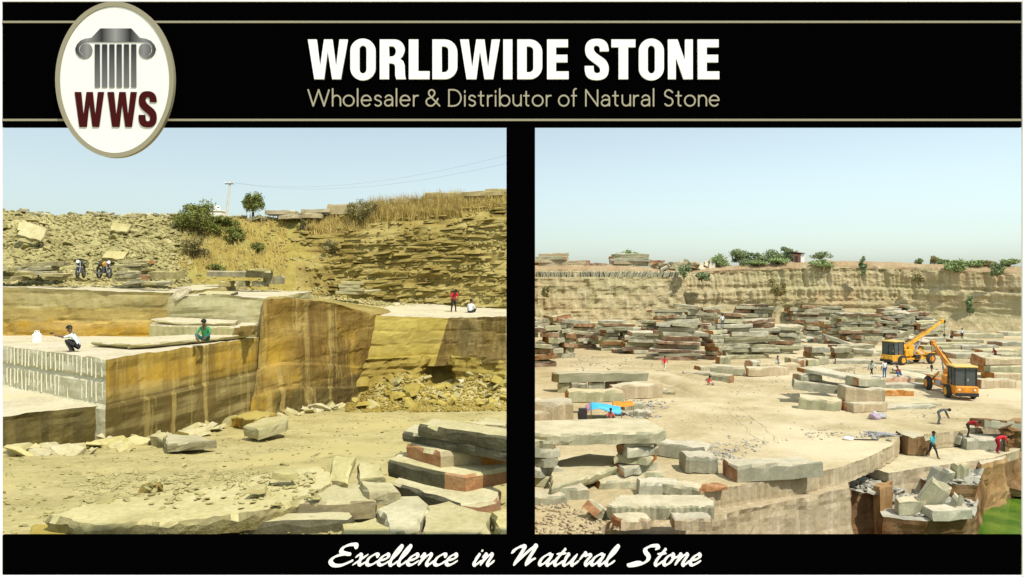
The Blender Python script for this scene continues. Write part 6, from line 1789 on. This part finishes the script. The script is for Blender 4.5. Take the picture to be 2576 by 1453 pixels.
def crane(name, loc, rz, label, paint, boom_el, boom_len, boom_x=.9, hook_drop=1.6):
    """pick-and-carry crane: cab at -X end, boom pivot above mid chassis, pointing +X; boom_el in degrees"""
    r = empty(name, loc, label, 'crane', 'yellow cranes on the quarry floor', rz)
    cab_unit(r, -2.35, paint, paint)
    box('chassis', r, (5.4, .9, .38), (.5, 0, .95), paint, None, .05)
    box('engine_cover', r, (1.3, 1.7, .85), (-.55, 0, 1.45), paint, None, .08)
    box('battery_box', r, (.9, .5, .5), (.7, -.75, .95), M['iron'], None, .03)
    box('fuel_tank', r, (1.1, .45, .5), (.7, .75, .95), M['steel_l'], None, .08)
    for sy in (-1, 1):
        box('chassis_rail', r, (4.4, .14, .22), (.9, sy * .82, .72), paint, None, .03)
        box('boom_bracket', r, (.9, .1, 1.25), (.15, sy * .42, 1.75), paint, (0, .28, 0), .03)
        box('front_frame', r, (1.9, .12, .2), (2.2, sy * .6, 1.45), paint, (0, .5, 0), .02)
        box('mudguard', r, (1.3, .35, .08), (2.75, sy * 1.0, 1.42), paint, None, .03)
    for sy in (-1, 1):
        wheel(r, (2.75, sy * 1.05, .68), .68, .42, M['orange'])
        wheel(r, (-1.95, sy * 1.02, .62), .62, .38, M['yellow'])
    bm = bmesh.new(); bm_tube(bm, (2.75, -1, 0), (2.75, 1, 0), .12, 8)
    link('axle', bm_mesh('axle', bm, [M['iron']]), r, (0, 0, .68))
    el = R(boom_el)
    pv = Vector((-.35, 0, 2.15)); ax = Vector((math.cos(el), 0, math.sin(el)))
    def bseg(nm, s0, s1, hgt, wd, mat, par=r):
        c = pv + ax * (s0 + s1) / 2
        return box(nm, par, (s1 - s0, wd, hgt), c, mat, (0, -el, 0), .03)
    bseg('boom_section', -.35, boom_len * .52, .44, .38, paint)
    bseg('boom_section', boom_len * .38, boom_len * .80, .34, .29, paint)
    bseg('boom_section', boom_len * .72, boom_len, .26, .21, paint)
    tip = pv + ax * boom_len
    hd = box('boom_head', r, (.42, .32, .5), tip, M['yellow'] if paint is M['yellow'] else paint, (0, -el * .5, 0), .05)
    for sy in (-.13, .13):
        bm = bmesh.new(); bm_cyl(bm, .2, .2, .08, rot=(math.pi / 2, 0, 0), seg=14)
        link('sheave', bm_mesh('sheave', bm, [M['iron']]), r, tip + Vector((.3, sy, -.05)))
    a = Vector((.9, 0, 1.2)); b = pv + ax * boom_len * .45
    for sy in (-.2, .2):
        bm = bmesh.new(); bm_tube(bm, a + Vector((0, sy, 0)), a.lerp(b, .6) + Vector((0, sy, 0)), .10, 8); bm_tube(bm, a.lerp(b, .55) + Vector((0, sy, 0)), b + Vector((0, sy, 0)), .06, 8)
        link('lift_ram', bm_mesh('lift_ram', bm, [M['steel_l']]), r)
    bm = bmesh.new(); bm_tube(bm, tip + Vector((.42, 0, 0)), tip + Vector((.42, 0, -hook_drop)), .025, 6)
    link('hoist_rope', bm_mesh('hoist_rope', bm, [M['iron']]), r)
    hk = box('hook_block', r, (.28, .2, .38), tip + Vector((.42, 0, -hook_drop - .18)), M['iron'], None, .05)
    bm = bmesh.new()
    pts = [Vector((.11 * math.cos(R(q)), 0, -.32 + .11 * math.sin(R(q)))) for q in range(90, -200, -24)]
    for p, q in zip(pts, pts[1:]): bm_tube(bm, p, q, .03, 6)
    link('hook', bm_mesh('hook', bm, [M['iron']]), hk)
    for sy in (-.16, .16):
        bm = bmesh.new()
        hp_ = [pv + ax * (boom_len * q / 8) + Vector((0, sy, .30 + .05 * math.sin(q * 1.3))) for q in range(0, 7)]
        for p_, q_ in zip(hp_, hp_[1:]): bm_tube(bm, p_, q_, .03, 5)
        link('hydraulic_hose', bm_mesh('hydraulic_hose', bm, [M['iron']]), r)
    return r

c1l = RG(2282, 916); c1l.z = CZ - H0
crane('mobile_crane', c1l, R(20), 'far yellow crane with its boom raised to the right', M['yellow'], 26, 7.0)
c2l = RG(2394, 994); c2l.z = CZ - H0
crane('mobile_crane', c2l, R(78), 'near orange crane with its cab turned to the camera side and boom rising behind', M['orange'], 24, 5.4, hook_drop=2.2)

# ------------------------------------------------------------------ motorcycles
def motorcycle(loc, rz, tank, label):
    r = empty('motorcycle', loc, label, 'motorcycle', 'parked motorcycles', rz)
    for x in (-.64, .64):
        bm = bmesh.new()
        n, m = 20, 6
        for i in range(n):
            a = 2 * math.pi * i / n
            for j in range(m):
                b = 2 * math.pi * j / m
                rr = .27 + .05 * math.cos(b); bm.verts.new((rr * math.cos(a), .05 * math.sin(b), rr * math.sin(a)))
        bm.verts.ensure_lookup_table()
        for i in range(n):
            for j in range(m): bm.faces.new([bm.verts[i * m + j], bm.verts[i * m + (j + 1) % m], bm.verts[(i + 1) % n * m + (j + 1) % m], bm.verts[(i + 1) % n * m + j]])
        w = link('wheel', bm_mesh('wheel', bm, [M['tyre']], True), r, (x, 0, .32))
        bm = bmesh.new()
        for k in range(6): bm_tube(bm, (0, 0, 0), (.26 * math.cos(k * 1.047), 0, .26 * math.sin(k * 1.047)), .012, 5)
        bm_cyl(bm, .06, .06, .1, rot=(math.pi / 2, 0, 0), seg=10)
        link('spokes', bm_mesh('spokes', bm, [M['chrome']]), w)
    bm = bmesh.new()
    for a, b in (((-.64, .08, .32), (-.05, .08, .45)), ((-.64, -.08, .32), (-.05, -.08, .45)), ((-.05, 0, .35), (-.25, 0, .75)), ((-.05, 0, .35), (.38, 0, .78)), ((-.6, 0, .72), (.38, 0, .8))): bm_tube(bm, a, b, .025, 6)
    link('frame', bm_mesh('frame', bm, [M['bike']]), r)
    bm = bmesh.new()
    for s in (-.09, .09): bm_tube(bm, (.64, s, .32), (.40, s, .95), .028, 6)
    link('fork', bm_mesh('fork', bm, [M['chrome']]), r)
    bm = bmesh.new(); bm_tube(bm, (.36, -.36, 1.0), (.42, -.1, 1.02), .016, 6); bm_tube(bm, (.42, -.1, 1.02), (.42, .1, 1.02), .016, 6); bm_tube(bm, (.42, .1, 1.02), (.36, .36, 1.0), .016, 6)
    link('handlebar', bm_mesh('handlebar', bm, [M['bike']]), r)
    bm = bmesh.new(); bmesh.ops.create_uvsphere(bm, u_segments=14, v_segments=9, radius=.2); bmesh.ops.scale(bm, vec=(1.35, .7, .75), verts=bm.verts)
    link('fuel_tank', bm_mesh('fuel_tank', bm, [tank], True), r, (.16, 0, .82))
    box('seat', r, (.7, .24, .1), (-.4, 0, .82), M['bike'], (0, .06, 0), .04)
    box('engine', r, (.34, .26, .32), (.08, 0, .46), M['steel'], None, .05)
    bm = bmesh.new(); bm_tube(bm, (.1, -.14, .3), (-.75, -.17, .36), .04, 8); link('exhaust', bm_mesh('exhaust', bm, [M['chrome']]), r)
    bm = bmesh.new(); bm_cyl(bm, .09, .05, .12, rot=(0, -math.pi / 2, 0), seg=12); link('headlight', bm_mesh('headlight', bm, [M['cream']]), r, (.53, 0, .92))
    box('rear_mudguard', r, (.5, .14, .04), (-.72, 0, .68), M['bike'], (0, -.4, 0), .015)
    return r
motorcycle(P(203, 701, 39.5) + Vector((0, 0, .0)), R(-72), M['bike'], 'black motorcycle parked facing outward below the spoil slope')
motorcycle(P(262, 702, 39.8), R(-38), M['yellow'], 'motorcycle with yellowish tank parked beside the black one')
jc = empty('water_can', G(93, 862, 2.9), 'white plastic water can standing on the bench behind the crouching man', 'water can')
bm = bmesh.new(); bm_cyl(bm, .2, .2, .36, (0, 0, .18), seg=18); bm_cyl(bm, .2, .08, .1, (0, 0, .41), seg=18)
link('body', bm_mesh('body', bm, [M['plastic']], False), jc)
bm = bmesh.new(); bm_cyl(bm, .055, .055, .05, (0, 0, .48), seg=12); link('lid', bm_mesh('lid', bm, [M['cream']]), jc)
bm = bmesh.new()
for p, q in (((-.12, 0, .44), (-.1, 0, .54)), ((-.1, 0, .54), (.1, 0, .54)), ((.1, 0, .54), (.12, 0, .44))): bm_tube(bm, p, q, .015, 6)
link('handle', bm_mesh('handle', bm, [M['plastic']]), jc)

# ------------------------------------------------------------------ people
POSES = {
 # local frame: +X forward, Z up; (left y>0)
 'stand': dict(pel=(0, 0, .93), sp=(0, 0, 1.15), ch=(.01, 0, 1.34), nk=(.015, 0, 1.49), hd=(.03, 0, 1.64), hip=.1, sh=.185, shz=1.41,
    kn=((.02, .11, .5), (.03, -.11, .5)), an=((-.02, .12, .08), (0, -.12, .08)), el=((-.02, .27, 1.13), (.0, -.27, 1.13)), wr=((.08, .28, .88), (.1, -.27, .88))),
 'walk': dict(pel=(0, 0, .91), sp=(.02, 0, 1.13), ch=(.05, 0, 1.32), nk=(.08, 0, 1.47), hd=(.11, 0, 1.62), hip=.1, sh=.185, shz=1.39,
    kn=((.22, .1, .5), (-.1, -.1, .48)), an=((.34, .1, .1), (-.42, -.1, .13)), el=((-.12, .27, 1.13), (.16, -.27, 1.13)), wr=((-.05, .3, .9), (.36, -.24, 1.0))),
 'bend': dict(pel=(-.1, 0, .92), sp=(.06, 0, 1.06), ch=(.26, 0, 1.12), nk=(.42, 0, 1.12), hd=(.57, 0, 1.10), hip=.1, sh=.18, shz=1.1,
    kn=((.06, .13, .5), (-.04, -.13, .5)), an=((-.04, .14, .08), (-.18, -.14, .08)), el=((.42, .24, .84), (.42, -.24, .86)), wr=((.52, .12, .58), (.55, -.1, .6))),
 'squat': dict(pel=(-.2, 0, .26), sp=(-.12, 0, .46), ch=(-.02, 0, .64), nk=(.07, 0, .78), hd=(.13, 0, .92), hip=.1, sh=.18, shz=.70,
    kn=((.24, .18, .52), (.24, -.18, .52)), an=((.02, .14, .08), (.02, -.14, .08)), el=((.26, .22, .62), (.26, -.22, .60)), wr=((.52, .14, .68), (.5, -.12, .64))),
 'sit': dict(pel=(-.1, 0, .14), sp=(-.08, 0, .36), ch=(-.02, 0, .54), nk=(.04, 0, .68), hd=(.09, 0, .82), hip=.11, sh=.18, shz=.60,
    kn=((.28, .28, .34), (.28, -.28, .34)), an=((.36, .1, .08), (.36, -.1, .08)), el=((.12, .30, .36), (.12, -.30, .36)), wr=((.34, .2, .22), (.34, -.2, .22))),
 'stoop': dict(pel=(-.03, 0, .92), sp=(.02, 0, 1.13), ch=(.10, 0, 1.29), nk=(.19, 0, 1.40), hd=(.28, 0, 1.50), hip=.1, sh=.185, shz=1.33,
    kn=((.05, .13, .5), (.0, -.13, .5)), an=((.0, .17, .08), (-.08, -.15, .08)), el=((.16, .30, 1.12), (.14, -.30, 1.1)), wr=((.34, .12, 1.06), (.34, -.1, 1.02))),
}
def person(loc, yaw, pose, shirt, pants, label, hat=None, scale=1.0, cloth_long=False, group=None):
    q = POSES[pose]
    V, E, Rd, part = [], [], [], []
    def add(p, r, to=None, tag_='shirt'):
        V.append(Vector(p)); Rd.append(r); part.append(tag_)
        if to is not None: E.append((to, len(V) - 1))
        return len(V) - 1
    pel = add(q['pel'], (.15, .115), None, 'pants')
    sp = add(q['sp'], (.145, .11), pel, 'shirt'); ch = add(q['ch'], (.165, .115), sp, 'shirt')
    nk = add(q['nk'], (.058, .058), ch, 'skin'); 
    hd0 = Vector(q['hd']); up = (hd0 - Vector(q['nk'])).normalized()
    h1 = add(hd0 - up * .05, (.082, .088), nk, 'skin'); h2 = add(hd0 + up * .07, (.088, .1), h1, 'skin')
    chv = Vector(q['ch'])
    spine = (Vector(q['nk']) - Vector(q['sp'])).normalized()
    for i, s in enumerate((1, -1)):
        sh = add(chv + spine * .06 + Vector((0, s * q['sh'], 0)), (.068, .068), ch, 'shirt')
        el = add(q['el'][i], (.048, .048), sh, 'shirt')
        wr = add(q['wr'][i], (.032, .03), el, 'skin' if not cloth_long else 'shirt')
        fw = (Vector(q['wr'][i]) - Vector(q['el'][i])).normalized()
        pm = add(Vector(q['wr'][i]) + fw * .08, (.038, .02), wr, 'skin')
        side = fw.cross(Vector((1, 0, 0)) if abs(fw.x) < .8 else Vector((0, 0, 1))).normalized()
        nrm = fw.cross(side)
        for k, ln in enumerate((.065, .08, .085, .075)):
            b = Vector(V[pm]) + side * (k - 1.5) * .021 + fw * .03
            f1 = add(b + fw * ln * .45, (.010, .010), pm, 'skin'); add(b + fw * ln * .85 + nrm * .02, (.008, .008), f1, 'skin')
        t1 = add(Vector(q['wr'][i]) + fw * .05 + side * .045, (.011, .011), wr, 'skin'); add(Vector(q['wr'][i]) + fw * .09 + side * .06, (.009, .009), t1, 'skin')
        hp = add(Vector(q['pel']) + Vector((0, s * q['hip'], -.05)), (.098, .1), pel, 'pants')
        kn = add(q['kn'][i], (.068, .07), hp, 'pants'); an = add(q['an'][i], (.043, .043), kn, 'pants')
        hl = add(Vector(q['an'][i]) + Vector((-.03, 0, -.045)), (.04, .03), an, 'skin')
        add(Vector(q['an'][i]) + Vector((.16, s * .02, -.05)), (.04, .025), an, 'skin')
    me = bpy.data.meshes.new('person_skeleton')
    me.from_pydata([tuple(v) for v in V], E, [])
    o = bpy.data.objects.new('person_skeleton', me); COL.objects.link(o)
    md = o.modifiers.new('skin', 'SKIN'); md.use_smooth_shade = True
    for sv, r_ in zip(me.skin_vertices[0].data, Rd): sv.radius = r_
    for sv in me.skin_vertices[0].data: sv.use_root = False
    me.skin_vertices[0].data[0].use_root = True
    sb = o.modifiers.new('sub', 'SUBSURF'); sb.levels = 1; sb.render_levels = 1
    dg = bpy.context.evaluated_depsgraph_get()
    body = bpy.data.meshes.new_from_object(o.evaluated_get(dg))
    bpy.data.objects.remove(o); bpy.data.meshes.remove(me)
    # clothing by nearest limb segment
    names = ['skin', 'shirt', 'pants']
    body.materials.clear()
    for m_ in (M['skin'], shirt, pants): body.materials.append(m_)
    seg = [(V[a], V[b], part[b] if part[b] != 'shirt' or part[a] != 'pants' else 'shirt') for a, b in E]
    A_ = np.array([tuple(s[0]) for s in seg]); B_ = np.array([tuple(s[1]) for s in seg])
    AB = B_ - A_; L2 = (AB ** 2).sum(1) + 1e-9
    n = len(body.polygons)
    cen = np.empty(n * 3); body.polygons.foreach_get('center', cen); cen = cen.reshape(-1, 3)
    t = ((cen[:, None, :] - A_[None]) * AB[None]).sum(2) / L2[None]
    t = np.clip(t, 0, 1)
    dist = np.linalg.norm(cen[:, None, :] - (A_[None] + t[..., None] * AB[None]), axis=2)
    k = dist.argmin(1)
    body.polygons.foreach_set('material_index', np.array([names.index(seg[i][2]) for i in k], dtype=np.int32))
    body.polygons.foreach_set('use_smooth', np.ones(n, dtype=bool))
    body.name = 'person'
    zmin = min(v.co.z for v in body.vertices)
    body.transform(Matrix.Translation((0, 0, -zmin)))
    p = link('person', body, None, loc, (0, 0, yaw), (scale,) * 3)
    tag(p, label, 'person', group)
    # hair / hat / face
    bm = bmesh.new()
    bmesh.ops.create_uvsphere(bm, u_segments=14, v_segments=10, radius=.118)
    geo = [v for v in bm.verts if v.co.z < -.02 and v.co.x > -.05]
    bmesh.ops.delete(bm, geom=geo, context='VERTS')
    qt = Vector((0, 0, 1)).rotation_difference(up)
    o2 = link('hair', bm_mesh('hair', bm, [hat or M['hair']], True), p, hd0 + up * .06 - Vector((0, 0, zmin)) + Vector((-.012, 0, .012)))
    o2.rotation_euler = qt.to_euler()
    fwd = (qt @ Vector((1, 0, 0)))
    for s in (-1, 1):
        bm = bmesh.new(); bmesh.ops.create_uvsphere(bm, u_segments=6, v_segments=5, radius=.013)
        link('eye', bm_mesh('eye', bm, [M['eye']]), p, hd0 + fwd * .088 + Vector((0, s * .034, 0)) + up * .02 - Vector((0, 0, zmin)))
    bm = bmesh.new(); bm_cyl(bm, .018, .004, .05, rot=(0, math.pi / 2, 0), seg=6)
    link('nose', bm_mesh('nose', bm, [M['skin']]), p, hd0 + fwd * .1 - up * .01 - Vector((0, 0, zmin)))
    return p

CW = cloth('white_cotton', (.66, .67, .66)); CWb = cloth('bluish_white', (.58, .64, .66)); CR = cloth('red_cotton', (.62, .03, .045)); CDR = cloth('dark_red', (.30, .015, .025)); CG = cloth('green_cotton', (.05, .28, .10))
CTQ = cloth('turquoise', (.06, .42, .46)); CJ = cloth('blue_jeans', (.05, .12, .28)); CDK = cloth('dark_trousers', (.035, .033, .032)); CGY = cloth('grey_cotton', (.13, .14, .14)); CMN = cloth('mint_cotton', (.42, .56, .47)); CTL = cloth('teal_scarf', (.03, .14, .13)); CPK = cloth('pink_cotton', (.62, .16, .14)); CBE = cloth('cream_cotton', (.62, .56, .47)); CYL = cloth('yellow_cotton', (.55, .33, .05))
FWD = R(-90)      # facing the camera
# left quarry
person(G(184, 886, 2.9), R(195), 'squat', CWb, CDK, 'man in white shirt squatting on the bench edge, arm stretched out')
person(G(515, 860, 2.70), R(-90), 'sit', CG, CTL, 'man in green shirt sitting cross-legged on the thin slab')
person(P(1141, 787, 50.2), R(-55), 'stoop', CR, CDK, 'man in red shirt and black trousers looking down on the yellow bench')
person(P(1184, 789, 49.6), R(70), 'sit', CW, CDK, 'man in white shirt seated with his back turned beside the man in red')
tool = empty('hammer', G(150, 878, 2.9) + Vector((0, 0, .62)), 'short hammer held out by the squatting man', 'hammer')
bm = bmesh.new(); bm_tube(bm, (-.34, 0, .03), (.2, 0, -.06), .016, 6); link('handle', bm_mesh('handle', bm, [M['wood']]), tool)
box('head', tool, (.07, .16, .07), (-.33, 0, .03), M['iron'], None, .01)
# right quarry
person(P(1817, 826, 88), R(100), 'stand', CW, CGY, 'man in white shirt and grey trousers standing on the broad pile')
person(RG(1672, 934), R(60), 'walk', CR, CBE, 'man in red shirt and cream trousers walking before the square pile')
person(RG(1784, 970) + Vector((0, 0, 0)), R(-40), 'sit', CR, CBE, 'man in red shirt sitting by a block on the open floor')
person(RG(2192, 948), R(20), 'walk', CMN, CDK, 'man in pale green shirt striding past the central heap')
person(G(2225, 950, 9.62), R(95), 'stand', CW, CJ, 'man in white shirt and blue jeans standing with his back turned')
person(G(2261, 948, 9.62), R(160), 'squat', CDR, CJ, 'worker in dark red crouching right of the man in blue jeans')
person(RG(2504, 908), R(200), 'stoop', CDR, CDK, 'lone man in dark red standing at the far end of the floor')
person(RG(2364, 1068), R(-20), 'bend', CGY, CGY, 'man in grey bending over on the open floor before the near crane')
person(G(2345, 1152, 11.6), R(-70), 'walk', CTQ, CDK, 'man in turquoise shirt walking on the step above the pit')
person(G(2438, 1101, 10.85), R(-15), 'bend', CDR, CDK, 'worker in dark red stooping over the pale grey block', hat=None)
person(G(2512, 1140, 11.6), R(0), 'bend', CR, CDR, 'worker all in red bending at the rim of the pit')
person(RG(1536, 1060), R(-90), 'sit', CPK, CTL, 'person in pink sitting under the blue tarpaulin')
person(P(2420, 853, 118), R(-90), 'stand', CWb, CDK, 'distant worker in pale shirt standing under the far crane boom', scale=1.0)
person(P(2394, 853, 118), R(-60), 'squat', CGY, CDK, 'distant worker in grey squatting beside the one in pale shirt')
person(RG(1957, 931) + Vector((0, 0, .7)), R(-120), 'sit', CBE, CW, 'worker in cream clothes sitting on the long tan slab')
